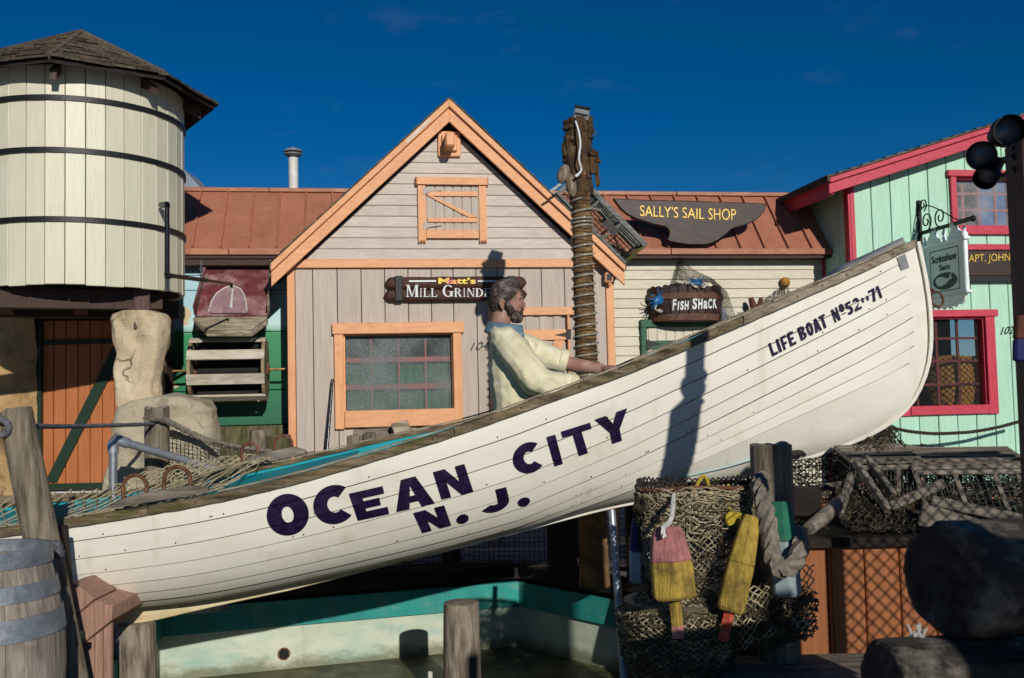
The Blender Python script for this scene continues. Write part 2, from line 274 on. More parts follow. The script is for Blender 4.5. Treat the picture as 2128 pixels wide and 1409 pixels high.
def rock_mat(name, c1, c2, c3):
    m = bpy.data.materials.new(name); m.use_nodes = True; MATS[name] = m
    nd, lk = m.node_tree.nodes, m.node_tree.links; b = nd['Principled BSDF']; b.inputs['Roughness'].default_value = .9; b.inputs['Specular IOR Level'].default_value = .2
    geo = nd.new('ShaderNodeNewGeometry')
    n = nd.new('ShaderNodeTexNoise'); n.inputs['Scale'].default_value = 3.2; n.inputs['Detail'].default_value = 10; n.inputs['Roughness'].default_value = .68; lk.new(geo.outputs['Position'], n.inputs['Vector'])
    r = nd.new('ShaderNodeValToRGB'); e = r.color_ramp.elements; e[0].position = .33; e[0].color = c3; e[1].position = .68; e[1].color = c1; x = e.new(.47); x.color = c2; lk.new(n.outputs['Fac'], r.inputs[0])
    n2 = nd.new('ShaderNodeTexNoise'); n2.inputs['Scale'].default_value = 5; n2.inputs['Detail'].default_value = 4; lk.new(geo.outputs['Position'], n2.inputs['Vector'])
    vm = nd.new('ShaderNodeVectorMath'); vm.operation = 'MULTIPLY_ADD'; vm.inputs[1].default_value = (.25,.25,.25); lk.new(n2.outputs['Color'], vm.inputs[0]); lk.new(geo.outputs['Position'], vm.inputs[2])
    v = nd.new('ShaderNodeTexVoronoi'); v.feature = 'DISTANCE_TO_EDGE'; v.inputs['Scale'].default_value = 3.3; lk.new(vm.outputs[0], v.inputs['Vector'])
    mr = nd.new('ShaderNodeMapRange'); mr.inputs[1].default_value = .0; mr.inputs[2].default_value = .035; mr.inputs[3].default_value = .75; mr.inputs[4].default_value = 0; lk.new(v.outputs['Distance'], mr.inputs[0])
    mk = nd.new('ShaderNodeMath'); mk.operation = 'MULTIPLY'; lk.new(mr.outputs[0], mk.inputs[0])
    n3 = nd.new('ShaderNodeTexNoise'); n3.inputs['Scale'].default_value = 2.0; lk.new(geo.outputs['Position'], n3.inputs['Vector']); m3 = nd.new('ShaderNodeMapRange'); m3.inputs[1].default_value = .5; m3.inputs[2].default_value = .62; lk.new(n3.outputs['Fac'], m3.inputs[0]); lk.new(m3.outputs[0], mk.inputs[1])
    mx = nd.new('ShaderNodeMix'); mx.data_type = 'RGBA'; mx.inputs[7].default_value = C(92,78,58); lk.new(mk.outputs[0], mx.inputs[0]); lk.new(r.outputs[0], mx.inputs[6]); lk.new(mx.outputs[2], b.inputs['Base Color'])
    n4 = nd.new('ShaderNodeTexNoise'); n4.inputs['Scale'].default_value = 22; n4.inputs['Detail'].default_value = 8; n4.inputs['Roughness'].default_value = .75; lk.new(geo.outputs['Position'], n4.inputs['Vector'])
    sb2 = nd.new('ShaderNodeMath'); sb2.operation = 'SUBTRACT'; lk.new(n4.outputs['Fac'], sb2.inputs[0]); lk.new(mk.outputs[0], sb2.inputs[1])
    bp = nd.new('ShaderNodeBump'); bp.inputs['Strength'].default_value = .8; bp.inputs['Distance'].default_value = .03; lk.new(sb2.outputs[0], bp.inputs['Height']); lk.new(bp.outputs[0], b.inputs['Normal'])
rock_mat('rock', C(222,206,176), C(204,184,150), C(150,132,100)); rock_mat('rock_grey', C(206,196,172), C(186,174,148), C(132,120,96)); rock_mat('sand_rock_wall', C(206,172,124), C(176,144,100), C(96,82,58))
def glass_frost():
    m = bpy.data.materials.new('frosted_glass'); m.use_nodes = True; MATS['frosted_glass'] = m
    nd, lk = m.node_tree.nodes, m.node_tree.links
    b = nd['Principled BSDF']; b.inputs['Base Color'].default_value = C(120,128,126); b.inputs['Roughness'].default_value = 0.22
    tc = nd.new('ShaderNodeTexCoord'); n = nd.new('ShaderNodeTexNoise'); n.inputs['Scale'].default_value = 2.5; n.inputs['Detail'].default_value = 6
    n2 = nd.new('ShaderNodeTexNoise'); n2.inputs['Scale'].default_value = 130; n2.inputs['Detail'].default_value = 2
    ma = nd.new('ShaderNodeMath'); ma.operation = 'MULTIPLY'
    mr = nd.new('ShaderNodeMapRange'); mr.inputs[1].default_value = 0.14; mr.inputs[2].default_value = 0.36; mr.inputs[3].default_value = 0.12; mr.inputs[4].default_value = 0.85
    lk.new(tc.outputs['Object'], n.inputs['Vector']); lk.new(tc.outputs['Object'], n2.inputs['Vector'])
    lk.new(n.outputs['Fac'], ma.inputs[0]); lk.new(n2.outputs['Fac'], ma.inputs[1]); lk.new(ma.outputs[0], mr.inputs[0])
    lk.new(mr.outputs[0], b.inputs['Alpha'])
glass_frost()
def glass_clear():
    m = bpy.data.materials.new('clear_glass'); m.use_nodes = True; MATS['clear_glass'] = m
    nd, lk = m.node_tree.nodes, m.node_tree.links
    b = nd['Principled BSDF']; b.inputs['Base Color'].default_value = C(60,64,64); b.inputs['Roughness'].default_value = 0.05
    b.inputs['Alpha'].default_value = 0.22
glass_clear()
def glass_haze():
    m = bpy.data.materials.new('dusty_glass'); m.use_nodes = True; MATS['dusty_glass'] = m
    nd, lk = m.node_tree.nodes, m.node_tree.links
    b = nd['Principled BSDF']; b.inputs['Base Color'].default_value = C(160,158,160); b.inputs['Roughness'].default_value = 0.25
    tc = nd.new('ShaderNodeTexCoord'); n = nd.new('ShaderNodeTexNoise'); n.inputs['Scale'].default_value = 4; n.inputs['Detail'].default_value = 9; n.inputs['Roughness'].default_value = 0.7
    lk.new(tc.outputs['Object'], n.inputs['Vector'])
    mr = nd.new('ShaderNodeMapRange'); mr.inputs[1].default_value = 0.35; mr.inputs[2].default_value = 0.7; mr.inputs[3].default_value = 0.25; mr.inputs[4].default_value = 0.8
    lk.new(n.outputs['Fac'], mr.inputs[0]); lk.new(mr.outputs[0], b.inputs['Alpha'])
glass_haze()

# ------------------------------------------------------------------ mesh helpers
class MB:
    def __init__(s): s.v = []; s.f = []; s.m = []
    def add(s, vs, fs, mi=0):
        o = len(s.v); s.v += [Vector(p) for p in vs]
        for f in fs: s.f.append(tuple(i+o for i in f)); s.m.append(mi)
        return s
    def hexa(s, a, mi=0):       # eight corners: bottom four then top four, both in the same turn
        return s.add(a, [(3,2,1,0),(4,5,6,7),(0,1,5,4),(1,2,6,5),(2,3,7,6),(3,0,4,7)], mi)
    def box(s, c, hx, hy, hz, mi=0):
        c = Vector(c); hx = Vector(hx); hy = Vector(hy); hz = Vector(hz)
        return s.hexa([c-hx-hy-hz, c+hx-hy-hz, c+hx+hy-hz, c-hx+hy-hz, c-hx-hy+hz, c+hx-hy+hz, c+hx+hy+hz, c-hx+hy+hz], mi)
    def fbox(s, a0, a1, z0, z1, b0, b1, mi=0):      # box in the frame of the shop fronts
        return s.hexa([W(a0,b1,z0), W(a1,b1,z0), W(a1,b0,z0), W(a0,b0,z0), W(a0,b1,z1), W(a1,b1,z1), W(a1,b0,z1), W(a0,b0,z1)], mi)
    def prism(s, pts, ext, mi=0):
        n = len(pts); pts = [Vector(p) for p in pts]; ext = Vector(ext)
        s.add(pts + [p+ext for p in pts], [tuple(range(n)), tuple(range(2*n-1, n-1, -1))] + [(i, i+n, (i+1) % n+n, (i+1) % n) for i in range(n)], mi)
        return s
    def tube(s, path, r, n=8, caps=True, mi=0, closed=False, ov=1.0, jit=0.0):
        path = [Vector(p) for p in path]; k = len(path)
        rr = r if isinstance(r, (list, tuple)) else [r]*k
        up = None; vs = []
        for i, p in enumerate(path):
            if closed: t = path[(i+1) % k]-path[i-1]
            else: t = path[min(i+1, k-1)]-path[max(i-1, 0)]
            if t.length < 1e-9: t = Vector((0, 0, 1))
            t.normalize()
            if up is None:
                up = Vector((0, 0, 1)) if abs(t.z) < 0.9 else Vector((0, 1, 0))
            x = up - t*up.dot(t)
            if x.length < 1e-6: x = t.orthogonal()
            x.normalize(); up = x; y = t.cross(x)
            for j in range(n):
                a = 2*math.pi*j/n; q = 1+random.uniform(-jit, jit)
                vs.append(p + (x*math.cos(a)*ov + y*math.sin(a))*rr[i]*q)
        fs = []
        for i in range(k if closed else k-1):
            for j in range(n):
                a, b2 = i*n+j, i*n+(j+1) % n; c2, d = ((i+1) % k)*n+(j+1) % n, ((i+1) % k)*n+j
                fs.append((a, b2, c2, d))
        if caps and not closed:
            fs.append(tuple(range(n-1, -1, -1))); fs.append(tuple(range((k-1)*n, k*n)))
        return s.add(vs, fs, mi)
    def lathe(s, o, prof, n=24, axis=(0,0,1), arc=(0, 2*math.pi), xdir=None, caps=True, mi=0):
        o = Vector(o); ax = Vector(axis).normalized(); x = Vector(xdir) if xdir is not None else ax.orthogonal()
        x = (x-ax*x.dot(ax)).normalized(); y = ax.cross(x)
        full = abs(arc[1]-arc[0]-2*math.pi) < 1e-6; m = n if full else n+1; vs = []
        for r, h in prof:
            for j in range(m):
                a = arc[0] + (arc[1]-arc[0])*j/n
                vs.append(o + ax*h + (x*math.cos(a)+y*math.sin(a))*r)
        fs = []
        for i in range(len(prof)-1):
            for j in range(n):
                fs.append((i*m+j, i*m+(j+1) % m, (i+1)*m+(j+1) % m, (i+1)*m+j))
        if caps and full:
            fs.append(tuple(range(m-1, -1, -1))); fs.append(tuple(range((len(prof)-1)*m, len(prof)*m)))
        return s.add(vs, fs, mi)
    def grid(s, fn, nu, nv, mi=0, closeu=False):
        vs = [fn(i/nu, j/nv) for j in range(nv+1) for i in range(nu+1)]
        fs = [(j*(nu+1)+i, j*(nu+1)+i+1, (j+1)*(nu+1)+i+1, (j+1)*(nu+1)+i) for j in range(nv) for i in range(nu)]
        return s.add(vs, fs, mi)
    def ball(s, c, rx, ry, rz, nu=14, nv=9, mi=0, fn=None):
        c = Vector(c); vs = []; X = rx if isinstance(rx, Vector) else Vector((rx,0,0)); Y = ry if isinstance(ry, Vector) else Vector((0,ry,0)); Z = rz if isinstance(rz, Vector) else Vector((0,0,rz))
        for i in range(nv+1):
            th = math.pi*i/nv
            for j in range(nu):
                ph = 2*math.pi*j/nu
                d = Vector((math.sin(th)*math.cos(ph), math.sin(th)*math.sin(ph), math.cos(th)))
                k = fn(d) if fn else 1.0
                vs.append(c + (X*d.x+Y*d.y+Z*d.z)*k)
        fs = [(i*nu+j, (i+1)*nu+j, (i+1)*nu+(j+1) % nu, i*nu+(j+1) % nu) for i in range(nv) for j in range(nu)]
        return s.add(vs, fs, mi)
    def build(s, name, mat, parent=None, smooth=None, bevel=0.0, kind=None):
        off = parent_origin(parent)
        me = bpy.data.meshes.new(name); me.from_pydata([p-off for p in s.v], [], s.f)
        for mm in (mat if isinstance(mat, (list, tuple)) else [mat]): me.materials.append(MATS[mm] if isinstance(mm, str) else mm)
        if len(me.materials) > 1: me.polygons.foreach_set('material_index', s.m)
        me.validate()
        bm = bmesh.new(); bm.from_mesh(me); bmesh.ops.recalc_face_normals(bm, faces=bm.faces); bm.to_mesh(me); bm.free()
        if smooth is not None:
            me.polygons.foreach_set('use_smooth', [True]*len(me.polygons)); me.set_sharp_from_angle(angle=R(smooth))
        o = bpy.data.objects.new(name, me); col.objects.link(o)
        if parent: o.parent = parent
        if bevel:
            bv = o.modifiers.new('bevel', 'BEVEL'); bv.width = bevel; bv.segments = 1; bv.limit_method = 'ANGLE'; bv.angle_limit = R(40)
        if kind: o['kind'] = kind
        return o
def parent_origin(p):
    o = Vector((0, 0, 0))
    while p: o = o + Vector(p.location); p = p.parent
    return o
def thing(name, label, cat, loc, group=None):
    o = bpy.data.objects.new(name, None); col.objects.link(o); o.location = loc; o.empty_display_size = 0.1
    o['label'] = label; o['category'] = cat
    if group: o['group'] = group
    return o
def tag(o, label, cat, group=None):
    o['label'] = label; o['category'] = cat
    if group: o['group'] = group
    return o
def structure(o): o['kind'] = 'structure'; return o
def lerp(a, b, t): return a+(b-a)*t
def interp(tab, x):
    if x <= tab[0][0]: 
        (x0, y0), (x1, y1) = tab[0], tab[1]; return y0+(y1-y0)*(x-x0)/(x1-x0)
    for (x0, y0), (x1, y1) in zip(tab, tab[1:]):
        if x <= x1: return y0+(y1-y0)*(x-x0)/(x1-x0)
    return y1+(y1-y0)*(x-x1)/(x1-x0)
def crv(pts, n):     # Catmull-Rom through the points
    pts = [Vector(p) for p in pts]; P = [pts[0]*2-pts[1]] + pts + [pts[-1]*2-pts[-2]]; out = []
    m = len(pts)-1
    for i in range(n+1):
        t = i/n*m; k = min(int(t), m-1); t -= k; a, b, c, d = P[k:k+4]
        out.append(0.5*((2*b)+(c-a)*t+(2*a-5*b+4*c-d)*t*t+(3*b-a-3*c+d)*t**3))
    return out
def rope(name, pts, r, mat, parent=None, pitch=None, n=None, strands=3):
    pts = crv(pts, 24) if len(pts) > 2 else [Vector(p) for p in pts]
    L = sum((b-a).length for a, b in zip(pts, pts[1:])); pitch = pitch or r*7
    n = n or max(12, int(L/pitch*7))
    acc = [0.0]
    for a, b in zip(pts, pts[1:]): acc.append(acc[-1]+(b-a).length)
    def pos(d):
        for i in range(len(pts)-1):
            if d <= acc[i+1] or i == len(pts)-2:
                q = (d-acc[i])/max(1e-9, acc[i+1]-acc[i]); return pts[i].lerp(pts[i+1], q)
    mb = MB(); cs = [pos(L*i/n) for i in range(n+1)]
    fr = []; up = None
    for i in range(n+1):
        t = (cs[min(i+1, n)]-cs[max(i-1, 0)]).normalized()
        if up is None: up = Vector((0,0,1)) if abs(t.z) < 0.9 else Vector((0,1,0))
        x = (up-t*up.dot(t)).normalized(); up = x; fr.append((x, t.cross(x)))
    for k in range(strands):
        path = []
        for i in range(n+1):
            a = 2*math.pi*(k/strands + L*i/n/pitch); x, y = fr[i]
            path.append(cs[i]+(x*math.cos(a)+y*math.sin(a))*r*0.52)
        mb.tube(path, r*0.56, 5)
    return mb.build(name, mat, parent, smooth=60)
def net(name, fn, nu, nv, r, mat, parent=None, diamond=True, jit=0.0, mb=None, hole=None, sub=1):
    mb0 = mb; mb = mb or MB()
    def P(i, j):
        random.seed(i*977+j*131+nu)
        return fn((i+random.uniform(-jit, jit))/nu, (j+random.uniform(-jit, jit))/nv)
    def strand(a, b):
        if hole and hole(a[0]/nu, a[1]/nv): return
        p, q = P(*a), P(*b)
        if (p-q).length > 0.4: return
        mid = (p+q)/2
        mb.tube([p, q], r, 3, caps=False)
    for j in range(nv+1):
        for i in range(nu+1):
            if diamond:
                if (i+j) % 2: continue
                for di in (-1, 1):
                    if 0 <= i+di <= nu and j+1 <= nv: strand((i, j), (i+di, j+1))
            else:
                if i < nu: strand((i, j), (i+1, j))
                if j < nv: strand((i, j), (i, j+1))
    if mb0 is None: return mb.build(name, mat, parent)
# lettering ---------------------------------------------------------
def text_mesh(s, bold=0.0, shear=0.0, extrude=0.03, space=1.0):
    cu = bpy.data.curves.new('lettering', 'FONT'); cu.body = s; cu.size = 1; cu.offset = bold; cu.shear = shear; cu.extrude = extrude; cu.space_character = space; cu.resolution_u = 4
    ob = bpy.data.objects.new('lettering', cu); col.objects.link(ob)
    dg = bpy.context.evaluated_depsgraph_get(); me = bpy.data.meshes.new_from_object(ob.evaluated_get(dg))
    bpy.data.objects.remove(ob); bpy.data.curves.remove(cu); return me
def put_text(s, name, mat, parent, p00, p10, p01, th=0.006, **kw):
    """letters fitted into the parallelogram bottom-left, bottom-right, top-left"""
    me = text_mesh(s, extrude=0.5, **kw); me.name = name
    xs = [v.co.x for v in me.vertices]; ys = [v.co.y for v in me.vertices]; x0, x1, y0, y1 = min(xs), max(xs), min(ys), max(ys)
    rx = Vector(p10)-Vector(p00); uy = Vector(p01)-Vector(p00); n = rx.cross(uy).normalized(); off = parent_origin(parent)
    for v in me.vertices:
        c = v.co.copy(); v.co = Vector(p00) + rx*((c.x-x0)/(x1-x0)) + uy*((c.y-y0)/(y1-y0)) + n*(c.z*th) - off
    me.materials.clear(); me.materials.append(MATS[mat])
    o = bpy.data.objects.new(name, me); col.objects.link(o); o.parent = parent; return o
# a brush alphabet: each letter is a set of patches in a unit box
def quad(a, b, c, d): return lambda u, v: (a[0]*(1-u)*(1-v)+b[0]*u*(1-v)+c[0]*u*v+d[0]*(1-u)*v, a[1]*(1-u)*(1-v)+b[1]*u*(1-v)+c[1]*u*v+d[1]*(1-u)*v)
def arc(cx, cy, rx, ry, a0, a1, wx, wy):
    def f(u, v):
        a = R(a0+(a1-a0)*u); k = v
        return (cx+(rx-wx*k)*math.cos(a), cy+(ry-wy*k)*math.sin(a))
    f.arc = True; return f
def rect(x0, y0, x1, y1): return quad((x0,y0),(x1,y0),(x1,y1),(x0,y1))
def glyph(ch, w=0.26, h=0.22):
    if ch == 'O': return [arc(.5,.5,.5,.5,0,360,w,h)]
    if ch == 'o': return [arc(.5,.66,.42,.34,0,360,w,h*.8), rect(.1,.12,.9,.2)]
    if ch == 'C': return [arc(.52,.5,.52,.5,48,312,w,h)]
    if ch == 'E': return [rect(0,0,w,1), rect(w,0,1,h), rect(w,1-h,1,1), rect(w,.5-h/2,.82,.5+h/2)]
    if ch == 'F': return [rect(0,0,w,1), rect(w,1-h,1,1), rect(w,.45-h/2,.82,.45+h/2)]
    if ch == 'L': return [rect(0,0,w,1), rect(w,0,1,h)]
    if ch == 'I': return [rect(0,0,1,1)]
    if ch == 'T': return [rect(0,1-h,1,1), rect(.5-w/2,0,.5+w/2,1-h)]
    if ch == 'A': return [quad((0,0),(w,0),(.5+w*.15,1),(.5-w*.55,1)), quad((1-w,0),(1,0),(.5+w*.55,1),(.5-w*.15,1)), rect(.25,.2,.75,.2+h*.8)]
    if ch == 'N': return [rect(0,0,w,1), rect(1-w,0,1,1), quad((1-w*1.2,0),(1-w*.1,0),(w*1.2,1),(w*.1,1))]
    if ch == 'Y': return [rect(.5-w/2,0,.5+w/2,.46), quad((.5-w/2,.4),(.5+w*.3,.46),(w*1.1,1),(0,1)), quad((.5-w*.3,.46),(.5+w/2,.4),(1,1),(1-w*1.1,1))]
    if ch == 'J': return [rect(1-w,.42,1,1), arc(.5,.42,.5,.42,-150,0,w,h)]
    if ch == '.': return [arc(.5,.5,.5,.5,0,360,.5,.5)]
    if ch == 'B': return [rect(0,0,w,1), arc(.4,.74,.56,.26,-90,90,w,h*.8), arc(.4,.27,.6,.27,-90,90,w,h*.8), rect(w,1-h*.8,.42,1), rect(w,.46,.42,.46+h*.8), rect(w,0,.42,h*.8)]
    if ch == '5': return [rect(.08,1-h,.95,1), rect(.08,.5,.08+w,1-h), arc(.45,.33,.52,.33,-150,120,w,h)]
    if ch == '2': return [arc(.5,.7,.46,.3,-20,165,w,h), quad((0,h),(w*1.2,h*.9),(.96,.62),(.72,.5)), rect(0,0,1,h)]
    if ch == '7': return [rect(0,1-h,1,1), quad((.2,0),(.2+w*1.1,0),(1,1-h),(1-w*1.1,1-h))]
    if ch == '1': return [rect(.4,0,.4+w*1.2,1), quad((.05,.66),(.4,.72),(.42,1),(.3,.9))]
    if ch == '~': return [quad((0,.35),(.14,.1),(.36,.7),(.28,1)), quad((.28,1),(.34,.62),(.62,.34),(.70,0)), quad((.64,.36),(.70,0),(1,.66),(.88,.92))]
    return []
def serif(ch):
    t, n = .20, .07; s = lambda x: rect(x-.08, 0, x+t+.08, .06); s2 = lambda x: rect(x-.08, .94, x+t+.08, 1)
    if ch == 'I': return [rect(.4,0,.6,1), rect(.25,0,.75,.06), rect(.25,.94,.75,1)]
    if ch == 'L': return [rect(.1,0,.3,1), rect(0,0,.9,.07), rect(0,.94,.42,1), quad((.8,.05),(.9,.05),(.92,.3),(.86,.3))]
    if ch == 'M': return [rect(.08,0,.15,1), rect(.76,0,.95,1), quad((.44,0),(.52,0),(.26,1),(.06,1)), quad((.44,0),(.5,0),(.82,1),(.76,1)), rect(0,0,.24,.05), rect(.68,0,1.03,.05), rect(.76,.95,1.03,1), rect(-.02,.95,.2,1)]
    if ch == 'N': return [rect(.1,0,.17,1), rect(.82,0,.89,1), quad((.78,0),(.89,0),(.3,1),(.07,1)), rect(0,0,.28,.05), rect(.7,.95,1,1)]
    if ch == 'E': return [rect(.12,0,.33,1), rect(.02,0,.9,.06), rect(.02,.94,.88,1), rect(.3,.47,.66,.53), quad((.82,.05),(.9,.05),(.92,.28),(.87,.28)), quad((.82,.95),(.88,.95),(.9,.75),(.85,.75))]
    if ch == 'D': return [rect(.1,0,.3,1), arc(.3,.5,.66,.5,-90,90,.2,.06), rect(0,.94,.4,1), rect(0,0,.4,.06)]
    if ch == 'R': return [rect(.1,0,.3,1), arc(.4,.74,.42,.26,-90,90,.2,.06), rect(0,.94,.42,1), rect(0,0,.4,.06), rect(.3,.48,.45,.54), quad((.76,0),(1.02,0),(.6,.5),(.4,.5))]
    if ch == 'G': return [arc(.5,.5,.5,.5,42,320,.2,.07), rect(.7,.04,.9,.42), rect(.56,.4,1.0,.46)]
    return []
def letters(name, mat, parent, patches, mapper, fine=8):
    """patches: list of (patch, corner function); mapper turns a 2-D place into a 3-D one"""
    mb = MB()
    for k, (pf, box) in enumerate(patches):
        isarc = hasattr(pf, 'arc'); nu = 28+fine*2 if isarc else fine; nv = max(3, fine//3) if isarc else fine
        mb.grid(lambda u, v: mapper(box(*pf(u, v)), k % 7), nu, nv)
    return mb.build(name, mat, parent)
# ================================================================== ground, walkway, pool
mb = MB(); mb.add([(-400,-400,-0.75),(400,-400,-0.75),(400,900,-0.75),(-400,900,-0.75)], [(0,1,2,3)])
structure(mb.build('ground', 'asphalt'))
ZP = -0.11; ZF = -0.617
PC = at(1080, 1200, 7.7); PC.z = ZP
PL = at(330, 1300, 6.95); PL.z = ZP
PL2 = at(190, 1300, 5.2); PL2.z = ZP
PR = at(1310, 1300, 6.85); PR.z = ZP
PR2 = at(1470, 1300, 5.7); PR2.z = ZP
PF1 = Vector((-1.9, 3.6, ZP)); PF2 = Vector((1.35, 3.6, ZP))
ring = [PF1, PF2, PR2, PR, PC, PL, PL2]
outer = [Vector((x,y,ZP)) for x, y in ((-30,-12),(30,-12),(30,6.2),(30,9.5),(0.6,40),(-30,9.5),(-30,5.5))]
mb = MB(); n = len(ring)
mb.add(ring+outer, [(i, (i+1) % n, n+(i+1) % n, n+i) for i in range(n)])
structure(mb.build('walkway', 'deck'))
structure(MB().fbox(-6,9,ZP+.002,0,-3.4,.28).build('pavement','deck'))
# planks of the walkway behind the pool are not told apart in the photograph; the pool is a lined concrete basin
pool = thing('pool', 'empty painted concrete pool with teal band and algae floor under the boat', 'pool', (PC.x, PC.y, ZF)); 
del pool['category']; del pool['label']; pool['kind'] = 'structure'
mb = MB(); mb.add([Vector((p.x,p.y,ZF)) for p in ring], [tuple(range(n))]); mb.build('pool_floor', 'algae', pool)
for i in range(n):
    a, b = ring[i], ring[(i+1) % n]
    d = (b-a).normalized(); inn = Vector((-d.y, d.x, 0))
    mb = MB(); mb.add([a+UP*-0.507, b+UP*-0.507, b+UP*-0.20, a+UP*-0.20], [(0,1,2,3)])
    mb.build('pool_wall', 'pool_cream', pool)
    mb = MB(); mb.hexa([a+inn*.03-UP*.20, b+inn*.03-UP*.20, b-inn*.02-UP*.20, a-inn*.02-UP*.20, a+inn*.03-UP*.02, b+inn*.03-UP*.02, b-inn*.02-UP*.02, a-inn*.02-UP*.02])
    mb.build('pool_band', 'pool_teal', pool)
# drain hole in the left back wall
p = on(590, 1358, PL, Vector((-(PC-PL).y, (PC-PL).x, 0)).normalized())
nn = Vector(((PC-PL).y, -(PC-PL).x, 0)).normalized()
mb = MB(); mb.lathe(p+nn*0.004, [(0.036,0),(0.045,0.008),(0.036,0.010),(0.033,-0.05),(0.001,-0.05)], 18, axis=nn, caps=False); mb.build('drain', 'rust', pool, smooth=40); MB().lathe(p+nn*0.006,[(0.034,0),(0.034,.001)],18,axis=nn).build('drain_hole','room_dark',pool)
# round timber kerb on the rim
for i, (a, b) in enumerate([(PL, PC), (PC, PR), (PR, PR2)]):
    d = (b-a).normalized()
    mb = MB(); mb.tube([a+d*.06+UP*.07, a.lerp(b, .5)+UP*.075, b-d*.06+UP*.07], 0.075, 10, jit=.04)
    tag(mb.build('kerb_log', 'dark_wood', None, smooth=50), ['dark round log lying along the far left pool rim', 'dark round log lying along the far right pool rim', 'dark round log on the pool rim beside the buoy rack'][i], 'log', 'logs laid along the pool rim')
# wet brick course below the right rim
d = (PR-PC); L = d.length; d.normalize(); inn = Vector((d.y, -d.x, 0))

# ================================================================== mill house
mill = thing('mill_house', 'taupe gabled mill house front with peach trim behind the fisherman statue', 'house', W(0,0,0))
aL, aR = fac(598,720)[0], fac(1277,700)[0]
aLi, aRi = fac(614,720)[0], fac(1261,700)[0]
zb0, zb1 = fac(900,557)[1], fac(900,540)[1]
# core behind the boards
apx = fac(933,206,.14); aA, zA = apx
el = fac(563,549,.14); er = fac(1298,546,.14)
sl = (zA-el[1])/(aA-el[0]); sr = (zA-er[1])/(er[0]-aA)
slope = (sl+sr)/2
def roofz(a, drop=0.0): return zA - drop - slope*abs(a-aA)
cr = 0.20
mb = MB(); mb.prism([W(aL+.02,-.03,0), W(aR-.02,-.03,0), W(aR-.02,-.03,roofz(aR,.24)), W(aA,-.03,zA-.24), W(aL+.02,-.03,roofz(aL,.24))], N*-1.5)
mb.build('wall', 'brown_beam', mill)
def clip_board(pts, keep):     # clip a 2-D polygon to keep(p) >= 0 (linear)
    out = []
    for i, p in enumerate(pts):
        q = pts[(i+1) % len(pts)]; kp, kq = keep(p), keep(q)
        if kp >= 0: out.append(p)
        if (kp >= 0) != (kq >= 0):
            t = kp/(kp-kq); out.append((p[0]+(q[0]-p[0])*t, p[1]+(q[1]-p[1])*t))
    return out
def subtract_rect(x0, x1, z0, z1, r):     # cut the opening r out of the rectangle
    a0, a1, c0, c1 = r
    if x1 <= a0 or x0 >= a1 or z1 <= c0 or z0 >= c1: return [(x0,x1,z0,z1)]
    o = []
    if z0 < c0: o.append((x0,x1,z0,c0))
    if z1 > c1: o.append((x0,x1,c1,z1))
    m0, m1 = max(z0,c0), min(z1,c1)
    if x0 < a0: o.append((x0,a0,m0,m1))
    if x1 > a1: o.append((a1,x1,m0,m1))
    return o
# window opening
wa0, wz1 = fac(717,694); wa1, wz0 = fac(940,858)
grooves = [fac(x,700)[0] for x in (614,651,702,752,801,850,898,944,992,1036,1082,1128,1176,1222,1261)]
for g0, g1 in zip(grooves, grooves[1:]):
    for x0, x1, z0, z1 in subtract_rect(g0+.003, g1-.003, 0.0, zb0, (wa0-.01, wa1+.01, wz0-.01, wz1+.01)):
        if x1-x0 < .004: continue
        MB().fbox(x0, x1, z0, z1, -.029, random.uniform(-.003,.003)).build('wall_board', 'taupe_v', mill, bevel=.003)
zz = zb1; step = fac(900,540)[1]-fac(900,562.5)[1]
while zz < zA-.3:
    z0, z1 = zz+.002, zz+step-.002
    poly = [(aL,z0),(aR,z0),(aR,z1),(aL,z1)]
    poly = clip_board(poly, lambda p: roofz(p[0],.2)-p[1]) if False else clip_board(clip_board(poly, lambda p: (zA-.2)-slope*(aA-p[0])-p[1]), lambda p: (zA-.2)-slope*(p[0]-aA)-p[1])
    if len(poly) > 2:
        MB().prism([W(a, .012+random.uniform(-.002,.003), z) for a, z in poly], N*-.04).build('gable_board', 'taupe_h', mill, bevel=.003)
    zz += step
MB().fbox(fac(612,550)[0], fac(1262,550)[0], zb0, zb1, -.01, .035).build('trim_band', 'peach_h', mill, bevel=.004)
MB().fbox(aL, aLi, 0, zb0+.1, -.04, .024).build('corner_trim', 'peach', mill, bevel=.004)
MB().fbox(aRi, aR, 0, zb0+.1, -.04, .024).build('corner_trim', 'peach', mill, bevel=.004)
